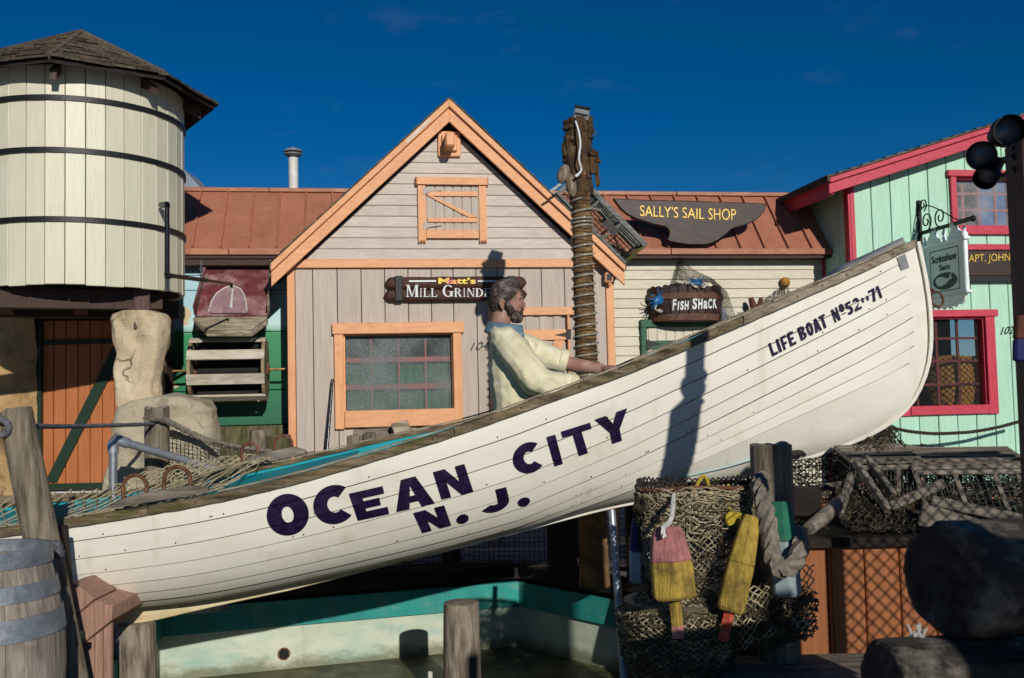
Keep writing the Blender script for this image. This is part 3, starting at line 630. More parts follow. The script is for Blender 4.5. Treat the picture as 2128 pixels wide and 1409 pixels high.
# rake boards and roof
ra, rb = fac(569,589,.14), fac(933,252,.14)
dz = zA-rb[1]                    # vertical height of both boards
for s, e in ((-1, el[0]), (1, er[0])):
    def pt(a, dr, b): return W(a, b, roofz(a, dr))
    d1 = dz*.36
    MB().prism([pt(aA,.0,.165), pt(e,.0,.165), pt(e,d1,.165), pt(aA,d1,.165)], N*-.03).build('rake_cap', 'peach_h', mill, bevel=.004)
    MB().prism([pt(aA,d1*.6,.132), pt(e,d1*.6,.132), W(e,.132,roofz(e,dz)-.0), pt(aA,dz,.132)], N*-.03).build('rake_board', 'peach_h', mill, bevel=.004)
    # soffit and shingled roof, one strip per course
    MB().prism([pt(aA,.05,.10), pt(e,.05,.10), pt(e,.10,.10), pt(aA,.10,.10)], N*-1.6).build('soffit', 'brown_beam', mill)
    roof = MB().prism([pt(aA,-.004,.16), pt(e+s*.01,-.004,.16), pt(e+s*.01,.05,.16), pt(aA,.05,.16)], N*-1.7).build('roof', 'shingle_grey', mill)
    k = 0; L = abs(e-aA)
    while k*.10 < L:
        a0 = aA+s*(L-k*.10+.02); a1 = aA+s*max(0, L-k*.10-.13)
        MB().prism([W(a0,.175+random.uniform(-.01,.01),roofz(a0,-.020)), W(a1,.175,roofz(a1,-.006)), W(a1,.175,roofz(a1,.0)), W(a0,.175,roofz(a0,-.002))], N*-1.7).build('shingle_course', 'shingle_grey', roof)
        k += 1
# bare strip on the left rake
p0, p1 = fac(845,284,.17), fac(892,247,.17)
MB().prism([W(p0[0],.168,roofz(p0[0],.02)), W(p1[0],.168,roofz(p1[0],.01)), W(p1[0],.168,roofz(p1[0],.045)), W(p0[0],.168,roofz(p0[0],.055))], N*-.004).build('bare_patch', 'bare_primer', mill)
# hoist peg on its plates
def fr(px0, py0, px1, py1, b):     # pixel rectangle on the fronts
    a0, z1 = fac(px0, py0, b); a1, z0 = fac(px1, py1, b); return min(a0,a1), max(a0,a1), min(z0,z1), max(z0,z1)
hoist_b = MB().fbox(*fr(910,272,958,325,.05), .01, .05).build('hoist_plate', 'peach', mill, bevel=.006)
MB().fbox(*fr(918,279,951,313,.09), .05, .085).build('hoist_step', 'peach', mill, bevel=.008)
MB().fbox(*fr(926,273,946,303,.26), .085, .26).build('hoist_peg', 'peach', mill, bevel=.012)
# loft hatch
hb = .05
hatch = MB().fbox(*fr(884,382,998,480,.03), .012, .024).build('loft_hatch', 'taupe_v', mill)
for i in range(6):
    x0 = lerp(886,997,i/6); x1 = lerp(886,997,(i+1)/6)
    a = fr(x0,384,x1,479,.03); MB().fbox(a[0]+.002,a[1]-.002,a[2],a[3],.02,.034).build('hatch_board','taupe_v',hatch,bevel=.002)
def ragged(px0, py0, px1, py1, b0, b1, ends, name, mat, par):
    a0,a1,z0,z1 = fr(px0,py0,px1,py1,b1); pts = []
    teeth = 5
    if ends == 'x':
        pts = [(a0,z0),(a1,z0)]
        for i in range(1, teeth*2): pts.append((a1-(.022 if i % 2 else 0), lerp(z0,z1,i/(teeth*2))))
        pts += [(a1,z1),(a0,z1)]
        for i in range(1, teeth*2): pts.append((a0+(.022 if i % 2 else 0), lerp(z1,z0,i/(teeth*2))))
    else:
        pts = [(a0,z1)]
        for i in range(teeth*2+1): pts.append((lerp(a0,a1,i/(teeth*2)), z0+(.0 if i % 2 else .035)*(1 if 0 < i < teeth*2 else .3)))
        pts.append((a1,z1))
    MB().prism([W(a,b1,z) for a, z in pts], N*(b0-b1)).build(name, mat, par)
ragged(863,367,1016,384,.02,.07,'x','hatch_head','peach_h',hatch)
ragged(868,384,886,505,.012,.05,'z','hatch_jamb','peach',hatch)
ragged(995,384,1013,505,.012,.05,'z','hatch_jamb','peach',hatch)
MB().fbox(*fr(886,478,996,495,.05), .012, .05).build('hatch_sill','peach_h',hatch,bevel=.003)
MB().fbox(*fr(889,397,992,408,.05), .034, .05).build('hatch_rail','peach_h',hatch,bevel=.003)
MB().fbox(*fr(889,452,993,462,.05), .034, .05).build('hatch_rail','peach_h',hatch,bevel=.003)
MB().prism([fw(890,407,.048),fw(902,408,.048),fw(993,451,.048),fw(975,452,.048)], N*-.014).build('hatch_brace','peach_h',hatch)
for y in (389,462):
    MB().fbox(*fr(879,y,888,y+14,.055), .05, .056).build('hinge','taupe_v',hatch)
    MB().prism([fw(888,y+3,.054),fw(918,y+6,.054),fw(888,y+11,.054)], N*-.018).build('hinge_strap','taupe_v',hatch)
# window with frosted panes, curtain behind
win = MB().fbox(*fr(690,671,965,691,.06), .003, .06).build('window','peach_h',mill,bevel=.005)
MB().fbox(*fr(694,691,716,892,.045), .003, .045).build('window_jamb','peach',win,bevel=.004)
MB().fbox(*fr(941,691,963,879,.045), .003, .045).build('window_jamb','peach',win,bevel=.004)
MB().fbox(*fr(716,854,948,883,.055), -.02, .055).build('window_sill','peach_h',win,bevel=.005)
def wside(px0,py0,px1,py1): 
    a0,a1,z0,z1 = fr(px0,py0,px1,py1,0); MB().fbox(a0,a1,z0,z1,-.12,.003).build('window_reveal','peach',win)
wside(712,690,719,858); wside(938,690,943,858); wside(716,688,941,695)
a0,a1,z0,z1 = fr(718,694,940,858,-.05)
MB().add([W(a0,-.05,z0),W(a1,-.05,z0),W(a1,-.05,z1),W(a0,-.05,z1)], [(0,1,2,3)]).build('pane','frosted_glass',win)
for x in (772,829,885):
    q = fr(x-3,694,x+3,858,-.065); MB().fbox(*q,-.085,-.065).build('muntin','muntin',win)
for y in (747,803):
    q = fr(718,y-3,940,y+3,-.068); MB().fbox(*q,-.083,-.068).build('muntin','muntin',win)
MB().grid(lambda u, v: W(lerp(a0,a1,u), -.135+.012*math.sin(u*31)+.008*math.sin(u*67), lerp(z0,fac(800,758,-.14)[1],v)), 80, 2).build('curtain','curtain',win,smooth=60)
mb = MB(); A0,A1,Z0,Z1 = a0-.05,a1+.05,z0-.05,z1+.05
mb.add([W(A0,-.4,Z0),W(A1,-.4,Z0),W(A1,-.4,Z1),W(A0,-.4,Z1)], [(0,1,2,3)]); mb.build('window_back','room_dark',win)
# the dark core must not fill the window: cut it
core = [o for o in mill.children if o.name.startswith('wall') and not o.name.startswith('wall_board')][0]
bpy.data.objects.remove(core)
mb = MB()
for x0,x1,z0_,z1_ in subtract_rect(aL+.02,aR-.02,0,roofz(aL,.24),(wa0-.01,wa1+.01,wz0-.01,wz1+.01)): mb.fbox(x0,x1,z0_,z1_,-.45,-.03)
mb.prism([W(aL+.02,-.03,roofz(aL,.24)+.001), W(aR-.02,-.03,roofz(aR,.24)+.001), W(aA,-.03,zA-.24)], N*-.42)
mb.fbox(aL+.02,aR-.02,0,roofz(aL,.24),-1.5,-.46)
mb.build('wall','brown_beam',mill)
# door of the mill
door = MB().fbox(*fr(1034,653,1179,1140,.02), .004, .018).build('door','taupe_v',mill)
for i in range(5):
    x0, x1 = lerp(1035,1178,i/5), lerp(1035,1178,(i+1)/5); q = fr(x0,655,x1,1138,.03)
    MB().fbox(q[0]+.002,q[1]-.002,max(q[2],.02),q[3],.018,.028).build('door_board','taupe_v',door,bevel=.002)
MB().fbox(*fr(1016,639,1197,654,.06), .004, .06).build('door_head','peach_h',door,bevel=.004)
for x in (1017,1179):
    q = fr(x,654,x+17,1140,.05); MB().fbox(q[0],q[1],0,q[3],.004,.05).build('door_jamb','peach',door,bevel=.004)
MB().fbox(*fr(1040,686,1177,706,.045), .028, .045).build('door_rail','peach_h',door,bevel=.003)
MB().fbox(*fr(1040,1000,1177,1020,.045), .028, .045).build('door_rail','peach_h',door,bevel=.003)
MB().prism([fw(1152,707,.043),fw(1174,707,.043),fw(1062,999,.043),fw(1042,999,.043)], N*-.013).build('door_brace','peach',door)
MB().fbox(*fr(1178,684,1187,705,.056), .05, .057).build('hinge','black',door)
MB().prism([fw(1153,696,.052),fw(1178,690,.052),fw(1178,700,.052)], N*-.006).build('hinge_strap','black',door)
# number 104
put_text('104','house_number','letter_black',mill, fw(977,729,.006), fw(1016,726,.006), fw(980,712,.006), th=.008, shear=.25, bold=.0)
# lantern bracket at the right corner
lan = thing('wall_lantern', 'small brown lantern box with grey cap under the right end of the mill gable', 'lantern', fw(1266,590,.03))
q = fr(1258,566,1275,586,.10); MB().fbox(q[0],q[1],q[2],q[3],.03,.10).build('case','peach',lan,bevel=.006)
q = fr(1261,569,1272,583,.105); MB().fbox(q[0],q[1],q[2],q[3],.09,.105).build('grille','black',lan)
q = fr(1262,558,1271,566,.08); MB().fbox(q[0],q[1],q[2],q[3],.04,.08).build('cap','galv',lan,bevel=.01)
MB().ball(fw(1267,590,.07),.018,.018,.018,8,6).build('knob','peach',lan,smooth=60)

# mill sign -----------------------------------------------------------
sg = thing('mill_sign', "dark brown two log sign reading Matt's Mill Grinder on the taupe wall", 'sign', fw(947,600,.02))
def logboard(x0, x1, y0, y1, nm):
    a0,a1,z0,z1 = fr(x0,y0,x1,y1,.06); zc, hz = (z0+z1)/2, (z1-z0)/2
    def fn(u, v):
        a = lerp(a0,a1,u); t = v*2*math.pi; e = min(u,1-u)*(a1-a0); k = min(1, math.sqrt(max(0,e)/.05)*.9+.1) if e < .05 else 1
        w = .06*noise.noise(Vector((a*9,z0*7,math.cos(t)*2))) if e > .02 else 0
        return W(a, .045+.03*math.sin(t)*k, zc+hz*(k*.97+w)*math.cos(t)/max(abs(math.cos(t)),abs(math.sin(t)))**.75)
    m = MB(); m.grid(fn, 60, 14); m.build(nm,'sign_wood',sg,smooth=50)
logboard(800,1095,575,600,'board'); logboard(798,1096,601,624,'board')
for x in (821,1056):
    MB().fbox(*fr(x,573,x+16,625,.085), .06, .088).build('strap','black',sg,bevel=.004)
sb = .082
put_text("Matt's",'lettering','matt_yellow',sg, fw(911,590,sb), fw(989,590,sb), fw(911,577,sb), bold=.03)
for x0,x1 in ((850,906),(993,1050)): MB().fbox(*fr(x0,582.5,x1,585.5,sb),.07,sb).build('line','letter_white',sg)
def planebox(x0,y0,x1,y1,b):
    return lambda x, y: fw(lerp(x0,x1,x), lerp(y1,y0,y), b)
pt_ = []; xx = 844
for ch, big in [('M',1),('I',0),('L',0),('L',0),(' ',0),('G',1),('R',0),('I',0),('N',0),('D',0),('E',0),('R',0)]:
    wd = {'M':27,'I':9,'L':15.5,'G':24,'R':17,'N':18,'D':18,'E':15,' ':9}[ch]
    if ch != ' ':
        for k, pf in enumerate(serif(ch)): pt_.append((pf, planebox(xx, 592 if big else 599, xx+wd-1.5, 617, .084+.0006*k)))
    xx += wd
letters('lettering','letter_white',sg,pt_,lambda p, k: p, fine=1)

# black pole leaning on the wall
tag(MB().tube([fw(678,960,.22), fw(691,788,.06)], .012, 10).build('leaning_pole','black_gloss',None,smooth=40), 'shiny black pole leaning against the mill wall left of the window', 'pole')

# ================================================================== long shop with the copper mansard roof
SB = -.55
shop = thing('sail_shop', 'long low shop with copper seam roof, cream clapboards and a painted mural end', 'shop', W(-1,SB,0))
eb = SB+.18; rbk = eb-.55
def roofpt(px, t):       # t 0 at the eave, 1 at the ridge
    pass
zE = fac(1500,518,eb)[1]; zE2 = fac(480,520,eb)[1]; zE = (zE+zE2)/2
zR = (fac(1450,404,rbk)[1]+fac(560,399,rbk)[1])/2
def rp_(a, t, off=0.0):
    nrm = (N*(zR-zE) + UP*.55).normalized()
    return W(a, lerp(eb,rbk,t), lerp(zE,zR,t)) + nrm*off
aS0, aS1 = fac(-520,460,eb)[0], fac(1740,460,eb)[0]
sp = (fac(1689,512,eb)[0]-fac(1339,512,eb)[0])/7
aseam = fac(1389,512,eb)[0]
k0 = int((aS0-aseam)/sp)-1; seams = [aseam+sp*k for k in range(k0, 60) if aS0 < aseam+sp*k < aS1]
edges = [aS0]+seams+[aS1]
for x0, x1 in zip(edges, edges[1:]):
    MB().hexa([rp_(x0+.002,0,-.02),rp_(x1-.002,0,-.02),rp_(x1-.002,0,0),rp_(x0+.002,0,0),rp_(x0+.002,1,-.02),rp_(x1-.002,1,-.02),rp_(x1-.002,1,0),rp_(x0+.002,1,0)]).build('roof_panel','copper',shop)
for x in seams:
    MB().hexa([rp_(x-.007,0.01,0),rp_(x+.007,0.01,0),rp_(x+.007,0.01,.03),rp_(x-.007,0.01,.03),rp_(x-.007,.99,0),rp_(x+.007,.99,0),rp_(x+.007,.99,.03),rp_(x-.007,.99,.03)]).build('roof_seam','copper',shop)
cuts = [aS0-.02, fac(560,398,rbk)[0], fac(1404,400,rbk)[0], aS1+.02]
for i, (x0, x1) in enumerate(zip(cuts, cuts[1:])):
    MB().fbox(x0+.003,x1-.003,zR-.01,zR+.028,rbk-.12,rbk+.03+.004*i).build('ridge_cap','copper_trim',shop,bevel=.004)
cuts = [aS0-.02, fac(475,520,eb)[0], fac(1394,520,eb)[0], aS1+.02]
for i, (x0, x1) in enumerate(zip(cuts, cuts[1:])):
    MB().fbox(x0+.003,x1-.003,zE-.045,zE+.012,eb-.05,eb+.012+.003*i).build('eave_trim','copper_trim',shop,bevel=.003)
MB().fbox(aS0,aS1,zE-.06,zR-.02,rbk-1.2,rbk-.02).build('core','brown_beam',shop)
MB().fbox(aS0,aS1,zE-.075,zE-.046,SB-.1,eb-.01).build('soffit','brown_beam',shop)
MB().fbox(aS0,fac(640,535,SB)[0],zE-.135,zE-.076,SB+.03,eb-.03).build('eave_beam','brown_beam',shop,bevel=.004)
MB().fbox(aS0,aS1,0,zE-.06,SB-1.2,SB-.04).build('wall_core','brown_beam',shop)
# clapboards right of the mill
c0, c1 = fac(1250,620,SB)[0], fac(1728,600,SB)[0]
st = fac(1600,560,SB)[1]-fac(1600,579.2,SB)[1]; zt = zE-.078; k = 0
while zt-k*st > 0:
    z1, z0 = zt-k*st, max(0, zt-(k+1)*st)
    MB().hexa([W(c0,SB+.020,z0),W(c1,SB+.020,z0),W(c1,SB-.03,z0),W(c0,SB-.03,z0),W(c0,SB+.002,z1+.012),W(c1,SB+.002,z1+.012),W(c1,SB-.03,z1+.012),W(c0,SB-.03,z1+.012)]).build('clapboard','cream_clap',shop)
    k += 1
MB().fbox(fac(1709,600,SB)[0],fac(1722,600,SB)[0],0,zE-.08,SB+.0,SB+.04).build('corner_trim','red_trim_v',shop)
# green framed plank door
dr = thing('shack_door', 'cream plank door in a green frame under the fish shack barrel', 'door', W(fac(1410,800,SB+.03)[0],SB+.03,0))
db = SB+.022
MB().fbox(*[fr(1340,672,1482,700,db)[0],fr(1340,672,1482,700,db)[1],0.02,fac(1410,674,db)[1]], SB+.002, db+.006).build('door_leaf','cream_clap',dr)
for i in range(7):
    q = fr(lerp(1347,1477,i/7),678,lerp(1347,1477,(i+1)/7),700,db+.02); MB().fbox(q[0]+.002,q[1]-.002,.04,q[3],db+.006,db+.016).build('door_board','cream_clap',dr,bevel=.002)
for i in (0,1):
    for x in (1332,1477):
        pass
q = fr(1332,664,1489,678,db+.05); MB().fbox(q[0],q[1],q[2],q[3],SB+.01,db+.05).build('door_head','green_frame',dr,bevel=.005)
for x in (1332,1476):
    q = fr(x,678,x+13,700,db+.04); MB().fbox(q[0],q[1],0,q[3],SB+.01,db+.04).build('door_jamb','green_frame',dr,bevel=.005)
q = fr(1347,708,1476,724,db+.03); MB().fbox(q[0],q[1],q[2],q[3],db+.016,db+.03).build('door_rail','green_frame',dr,bevel=.003)
q = fr(1343,706,1351,726,db+.05); MB().fbox(q[0],q[1],q[2],q[3],db+.03,db+.05).build('hinge','black',dr)
MB().prism([fw(1351,710,db+.036),fw(1376,714,db+.036),fw(1351,721,db+.036)], N*-.006).build('hinge_strap','black',dr)

# mural end left of the mill: painted panels
m0, m1 = fac(330,700,SB)[0], fac(603,700,SB)[0]
zs = [fac(470,y,SB)[1] for y in (536,603,812,860)]
def mural_mat():
    m = bpy.data.materials.new('mural_hill'); m.use_nodes = True; MATS['mural_hill'] = m
    nd, lk = m.node_tree.nodes, m.node_tree.links; b = nd['Principled BSDF']; b.inputs['Roughness'].default_value = 0.35
    geo = nd.new('ShaderNodeNewGeometry'); sx = nd.new('ShaderNodeSeparateXYZ'); lk.new(geo.outputs['Position'], sx.inputs[0])
    n = nd.new('ShaderNodeTexNoise'); n.inputs['Scale'].default_value = 3.5; n.inputs['Detail'].default_value = 5; lk.new(geo.outputs['Position'], n.inputs['Vector'])
    ma = nd.new('ShaderNodeMath'); ma.operation = 'MULTIPLY_ADD'; ma.inputs[1].default_value = 0.16; lk.new(n.outputs['Fac'], ma.inputs[0]); lk.new(sx.outputs['Z'], ma.inputs[2])
    r = nd.new('ShaderNodeMapRange'); zt = fac(470,612,SB)[1]; r.inputs[1].default_value = fac(470,900,SB)[1]+.08; r.inputs[2].default_value = fac(470,560,SB)[1]+.08; lk.new(ma.outputs[0], r.inputs[0])
    cr = nd.new('ShaderNodeValToRGB'); e = cr.color_ramp.elements; e[0].position = 0; e[0].color = C(20,88,62); e[1].position = 1; e[1].color = C(168,206,214)
    for p, c in ((.25,C(16,110,70)),(.50,C(20,126,74)),(.60,C(28,134,80)),(.66,C(186,216,216)),(.80,C(160,200,214))):
        x = e.new(p); x.color = c
    lk.new(r.outputs[0], cr.inputs[0])
    n2 = nd.new('ShaderNodeTexNoise'); n2.inputs['Scale'].default_value = 4; n2.inputs['Detail'].default_value = 6; lk.new(geo.outputs['Position'], n2.inputs['Vector'])
    r2 = nd.new('ShaderNodeValToRGB'); r2.color_ramp.elements[0].position = 0.655; r2.color_ramp.elements[1].position = 0.66; lk.new(n2.outputs['Fac'], r2.inputs[0])
    mx = nd.new('ShaderNodeMix'); mx.data_type = 'RGBA'; mx.inputs[7].default_value = C(196,176,140); lk.new(cr.outputs[0], mx.inputs[6]); lk.new(r2.outputs[0], mx.inputs[0])
    lk.new(mx.outputs[2], b.inputs['Base Color'])
mural_mat()
bnd = [fac(470,y,SB)[1] for y in (530,572,603,690,812,885)]
for z1, z0 in zip(bnd, bnd[1:]):
    MB().fbox(m0,m1,z0+.003,z1-.003,SB-.04,SB+.002).build('mural_panel','mural_hill',shop,bevel=.003)
mb = MB(); mb.fbox(m0,m1,.3,bnd[-1]-.004,SB-.04,SB+.10); mb.build('mural_base','piling_mossy',shop,bevel=.02)

# vent pipe on the roof
vp = at(610,394,9.9); vp.z -= .5
vent = thing('vent_pipe', 'pale rusty vent pipe with a round cap above the copper roof', 'vent', vp)
def zpx(px, py, Y): return at(px,py,Y).z
MB().lathe((vp.x,vp.y,vp.z), [(.048,0),(.048,zpx(610,328,9.9)-vp.z)], 18).build('pipe','white_pipe',vent,smooth=40)
zc = zpx(611,318,9.9)
MB().lathe((vp.x,vp.y,zc), [(.05,-.04),(.062,-.035),(.092,-.018),(.094,-.010),(.05,-.006),(.05,.010),(.094,.014),(.094,.024),(.06,.042),(.012,.050),(.012,.062),(.001,.062)], 20, caps=False).build('cap','grey_box',vent,smooth=35)
# grey canopy edge far behind the tank
p = at(392,380,11.5)
tag(MB().prism([at(380,350,11.5),at(420,393,11.5),at(420,420,11.5),at(380,420,11.5)], (0,.6,0)).build('far_gable','blue_grey'), 'pale grey gable corner showing behind the water tank', 'roof')
# ================================================================== mint green house on the right
gh = thing('mint_house', 'mint green board house with raspberry trim at the right edge', 'house', W(4,0,0))
GB = 0.0
gc = fac(1770,560,GB)[0]                     # left corner
aE0 = fac(1724,389,.2)[0]                    # eave corner
p0 = fac(1721,370,.2); p1 = fac(2071,259,.2); gs = (p1[1]-p0[1])/(p1[0]-p0[0])
def gz(a, drop=0): return p0[1]+gs*(a-p0[0])-drop
gEnd = fac(2500,500,GB)[0]
# openings
uw = fr(1983,368,2112,470,GB); lw = fr(1880,660,2052,840,GB)
gw = fac(1884,560)[0]-fac(1844,560)[0]; a = gc+.03; first = True
hD = fac(1725,402,.2); hdrop = gz(hD[0])-hD[1]
while a < gEnd:
    x0, x1 = a+.004, min(a+gw-.004, gEnd)
    rects = [(x0,x1,0.0,gz(x0,hdrop*.6))]
    for hole in (uw, lw):
        h = (hole[0]-.01,hole[1]+.01,hole[2]-.01,hole[3]+.01); rects = [q for r_ in rects for q in subtract_rect(*r_, h)]
    for q in rects:
        if q[1]-q[0] > .004: MB().fbox(*q, GB-.03, GB+random.uniform(-.002,.002)).build('wall_board','mint',gh,bevel=.004)
    a += gw
mb = MB()
for q in [r2 for r1 in subtract_rect(gc+.02,gEnd,0,gz(gc,hdrop*.6),(uw[0]-.01,uw[1]+.01,uw[2]-.01,uw[3]+.01)) for r2 in subtract_rect(*r1,(lw[0]-.01,lw[1]+.01,lw[2]-.01,lw[3]+.01))]: mb.fbox(*q,GB-.06,GB-.031)
mb.build('wall','dark_green',gh)
# side wall facing left, boards with battens
for i in range(6):
    b1 = GB-.004-i*.22; MB().fbox(gc,gc+.03,0,gz(gc,hdrop*.5),b1-.214,b1).build('side_board','mint',gh,bevel=.004)
MB().fbox(gc-.02,gc,0,gz(gc,hdrop*.6),GB-.07,GB+.02).build('corner_trim','red_trim_v',gh,bevel=.003)
MB().fbox(gc+.0005,gc+.045,0,gz(gc,hdrop*.6),GB+.001,GB+.022).build('corner_trim','red_trim_v',gh,bevel=.003)
# rake and eave
def gp(a, dr, b): return W(a,b,gz(a,dr))
d1 = hdrop*.33
MB().prism([gp(aE0,0,.22),gp(gEnd,0,.22),gp(gEnd,d1,.22),gp(aE0,d1,.22)], N*-.03).build('rake_cap','red_trim',gh,bevel=.004)
MB().prism([gp(aE0,d1*.7,.19),gp(gEnd,d1*.7,.19),gp(gEnd,hdrop,.19),gp(aE0,hdrop,.19)], N*-.03).build('rake_board','red_trim',gh,bevel=.004)
MB().prism([gp(aE0+.002,0.0,.19),W(aE0+.002,.19,gz(aE0,d1)),W(aE0+.002,-1.1,gz(aE0,d1)),W(aE0+.002,-1.1,gz(aE0,0))], U*.03).build('eave_cap','red_trim',gh)
MB().prism([W(aE0+.03,.16,gz(aE0,d1*.7)),W(aE0+.03,.16,gz(aE0,hdrop)),W(aE0+.03,-1.1,gz(aE0,hdrop)),W(aE0+.03,-1.1,gz(aE0,d1*.7))], U*.03).build('eave_board','red_trim',gh)
MB().prism([gp(aE0+.06,hdrop*.55,.15),gp(gEnd,hdrop*.55,.15),gp(gEnd,hdrop*.45,.15),gp(aE0+.06,hdrop*.45,.15)], N*-1.3).build('soffit','dark_green',gh)
groof = MB().prism([gp(aE0-.02,-.006,.215),gp(gEnd,-.006,.215),gp(gEnd,.03,.215),gp(aE0-.02,.03,.215)], N*-1.6).build('roof','shingle_grey',gh)
a = aE0-.035
while a < gEnd:
    MB().prism([W(a,.235+random.uniform(-.01,.008),gz(a,-.030)),W(a+.16,.235,gz(a+.16,-.010)),W(a+.16,.235,gz(a+.16,-.003)),W(a,.235,gz(a,-.006))], N*-1.6).build('shingle_course','shingle_grey',groof); a += .115
# windows
def gwin(q, head, jw, muv, muh, pane, nm, mun, sillleft):
    a0,a1,z0,z1 = q
    w = MB().fbox(a0-jw-.03,a1+jw+.03,z1,z1+head,GB+.003,GB+.05).build(nm,'red_trim',gh,bevel=.004)
    MB().fbox(a0-jw,a0,z0-.09,z1,GB+.003,GB+.035).build('window_jamb','red_trim_v',w,bevel=.003)
    MB().fbox(a1,a1+jw,z0-.09,z1,GB+.003,GB+.035).build('window_jamb','red_trim_v',w,bevel=.003)
    MB().fbox(a0+.001,a1-.001,z0-.085,z0,GB-.02,GB+.045).build('window_sill','red_trim',w,bevel=.004)
    for x0,x1 in ((a0-.005,a0+.012),(a1-.012,a1+.005)): MB().fbox(x0,x1,z0,z1,GB-.13,GB+.002).build('window_reveal','red_trim_v',w)
    MB().fbox(a0+.012,a1-.012,z1-.018,z1+.004,GB-.13,GB+.002).build('window_reveal','red_trim',w)
    MB().add([W(a0,GB-.06,z0),W(a1,GB-.06,z0),W(a1,GB-.06,z1),W(a0,GB-.06,z1)],[(0,1,2,3)]).build('pane',pane,w)
    for x in muv: MB().fbox(x-.012,x+.012,z0,z1,GB-.09,GB-.072).build('muntin',mun,w)
    for z in muh: MB().fbox(a0,a1,z-.011,z+.011,GB-.088,GB-.074).build('muntin',mun,w)
    MB().hexa([W(a0-.1,GB-.7,z0-.1),W(a1+.1,GB-.7,z0-.1),W(a1+.1,GB-.69,z0-.1),W(a0-.1,GB-.69,z0-.1),W(a0-.1,GB-.7,z1+.1),W(a1+.1,GB-.7,z1+.1),W(a1+.1,GB-.69,z1+.1),W(a0-.1,GB-.69,z1+.1)]).build('window_back','room_dark',w)
    MB().fbox(a0-.1,a1+.1,z0-.12,z0-.1,GB-.69,GB-.07).build('window_floor','room_dark',w)
    return w
gwin(uw, .06, .06, [fac(x,420,-.08)[0] for x in (2000,2033,2067,2100)], [fac(2040,y,-.08)[1] for y in (403,437)], 'dusty_glass','window','muntin',0)
lwin = gwin(lw, .065, .095, [fac(x,750,-.08)[0] for x in (1903,1947,1991,2035)], [fac(1990,y,-.08)[1] for y in (703,750,798)], 'clear_glass','window','muntin_dark',0)
# barrel with netting inside the lower window
bi = thing('window_barrel', 'tan barrel draped in brown net inside the lower raspberry window', 'barrel', W(fac(1975,830,-.35)[0],-.36,lw[2]-.1))
bp = Vector(bi.location); bh = fac(1975,742,-.35)[1]-bp.z
MB().lathe(bp,[(.22,0),(.27,bh*.5),(.24,bh),(.001,bh+.02)],24,caps=False).build('cask','cork',bi,smooth=40)
net('netting', lambda u, v: bp+Vector((math.cos(u*6.28)*(.25+.03*math.sin(v*3.1)),math.sin(u*6.28)*(.25+.03*math.sin(v*3.1)),bh*v))+N*0.02, 60, 20, .0035, 'net_dark', bi)
# sign CAPT. JOHN'S
cj = thing('captain_sign', "dark brown board reading Capt. John's in gold on the mint house", 'sign', fw(2060,560,.03))
q = fr(1988,520,2260,578,.06); CJ = MB().fbox(q[0],q[1],q[2]+.03,q[3],.004,.05); cjb = CJ.build('board','sail_sign',cj,bevel=.004)
MB().fbox(q[0],q[1],q[2]-.03,q[2]+.028,.004,.06).build('lower_rail','black',cj,bevel=.003)
q = fr(1995,507,2260,519,.05); MB().fbox(q[0],q[1],q[2],q[3],.004,.05).build('top_rail','red_trim',cj,bevel=.003)
put_text("CAPT. JOHN'S",'lettering','gold',cjb, fw(2001,550,.056), fw(2111,546,.056), fw(2001,529,.056), bold=.0)
put_text('102','house_number','letter_black',gh, fw(2079,696,.006), fw(2106,693,.006), fw(2081,680,.006), th=.008, shear=.25)
MB().fbox(fac(2112,600)[0],fac(2124,600)[0],0,fac(2115,583)[1],.003,.03).build('door_trim','red_trim_v',gh)

# wrought iron bracket and hanging board, at right angles to the wall
ab = fac(1914,500,.02)[0]; br = thing('sign_bracket', 'black wrought iron scroll bracket on the mint wall above the bow', 'bracket', W(ab,0,fac(1912,500)[1]))
zarm = fac(1917,485,.03)[1]; armL = .80
MB().fbox(ab-.02,ab+.02,fac(1912,572,.02)[1],fac(1912,416,.02)[1],.002,.02).build('back_plate','iron',br,bevel=.004)
MB().fbox(ab-.012,ab+.012,zarm-.016,zarm+.016,.02,armL).build('arm','iron',br)
MB().ball(W(ab,armL+.02,zarm),.028,.028,.028,10,7).build('finial','iron',br,smooth=60)
def scroll(c, r0, r1, turns, a0, nm):
    pts = []
    for i in range(26):
        t = i/25; a = a0+turns*2*math.pi*t; r = lerp(r0,r1,t); pts.append(W(ab, c[0]+r*math.cos(a), c[1]+r*math.sin(a)))
    MB().tube(pts,.007,5).build(nm,'iron',br,smooth=60)
scroll((.12,zarm+.10),.09,.02,1.4,-1.6,'scroll'); scroll((.34,zarm+.10),.09,.02,-1.4,-1.6,'scroll'); scroll((.08,zarm+.26),.06,.012,1.4,-1.4,'scroll')
MB().tube(crv([W(ab,.03,zarm+.22),W(ab,.15,zarm+.24),W(ab,.35,zarm+.16),W(ab,.6,zarm+.03),W(ab,.78,zarm+.02)],20),.006,5).build('stay','iron',br,smooth=60)
hs_ = thing('hanging_sign', 'white hanging signboard with turned posts and whale reading Scrimshaw Sam', 'sign', W(ab,.38,zarm-.6))
s0, s1 = .06, .72; zt = zarm-.10; zbm = fac(1968,612,.38)[1]
def sp_(b, z, o=0): return W(ab-o, b, z)
mb = MB(); mb.hexa([sp_(s0+.04,zbm,.012),sp_(s1-.04,zbm,.012),sp_(s1-.04,zbm,-.012),sp_(s0+.04,zbm,-.012),sp_(s0+.04,zt-.06,.012),sp_(s1-.04,zt-.06,.012),sp_(s1-.04,zt-.06,-.012),sp_(s0+.04,zt-.06,-.012)]); mb.build('panel','sign_white',hs_)
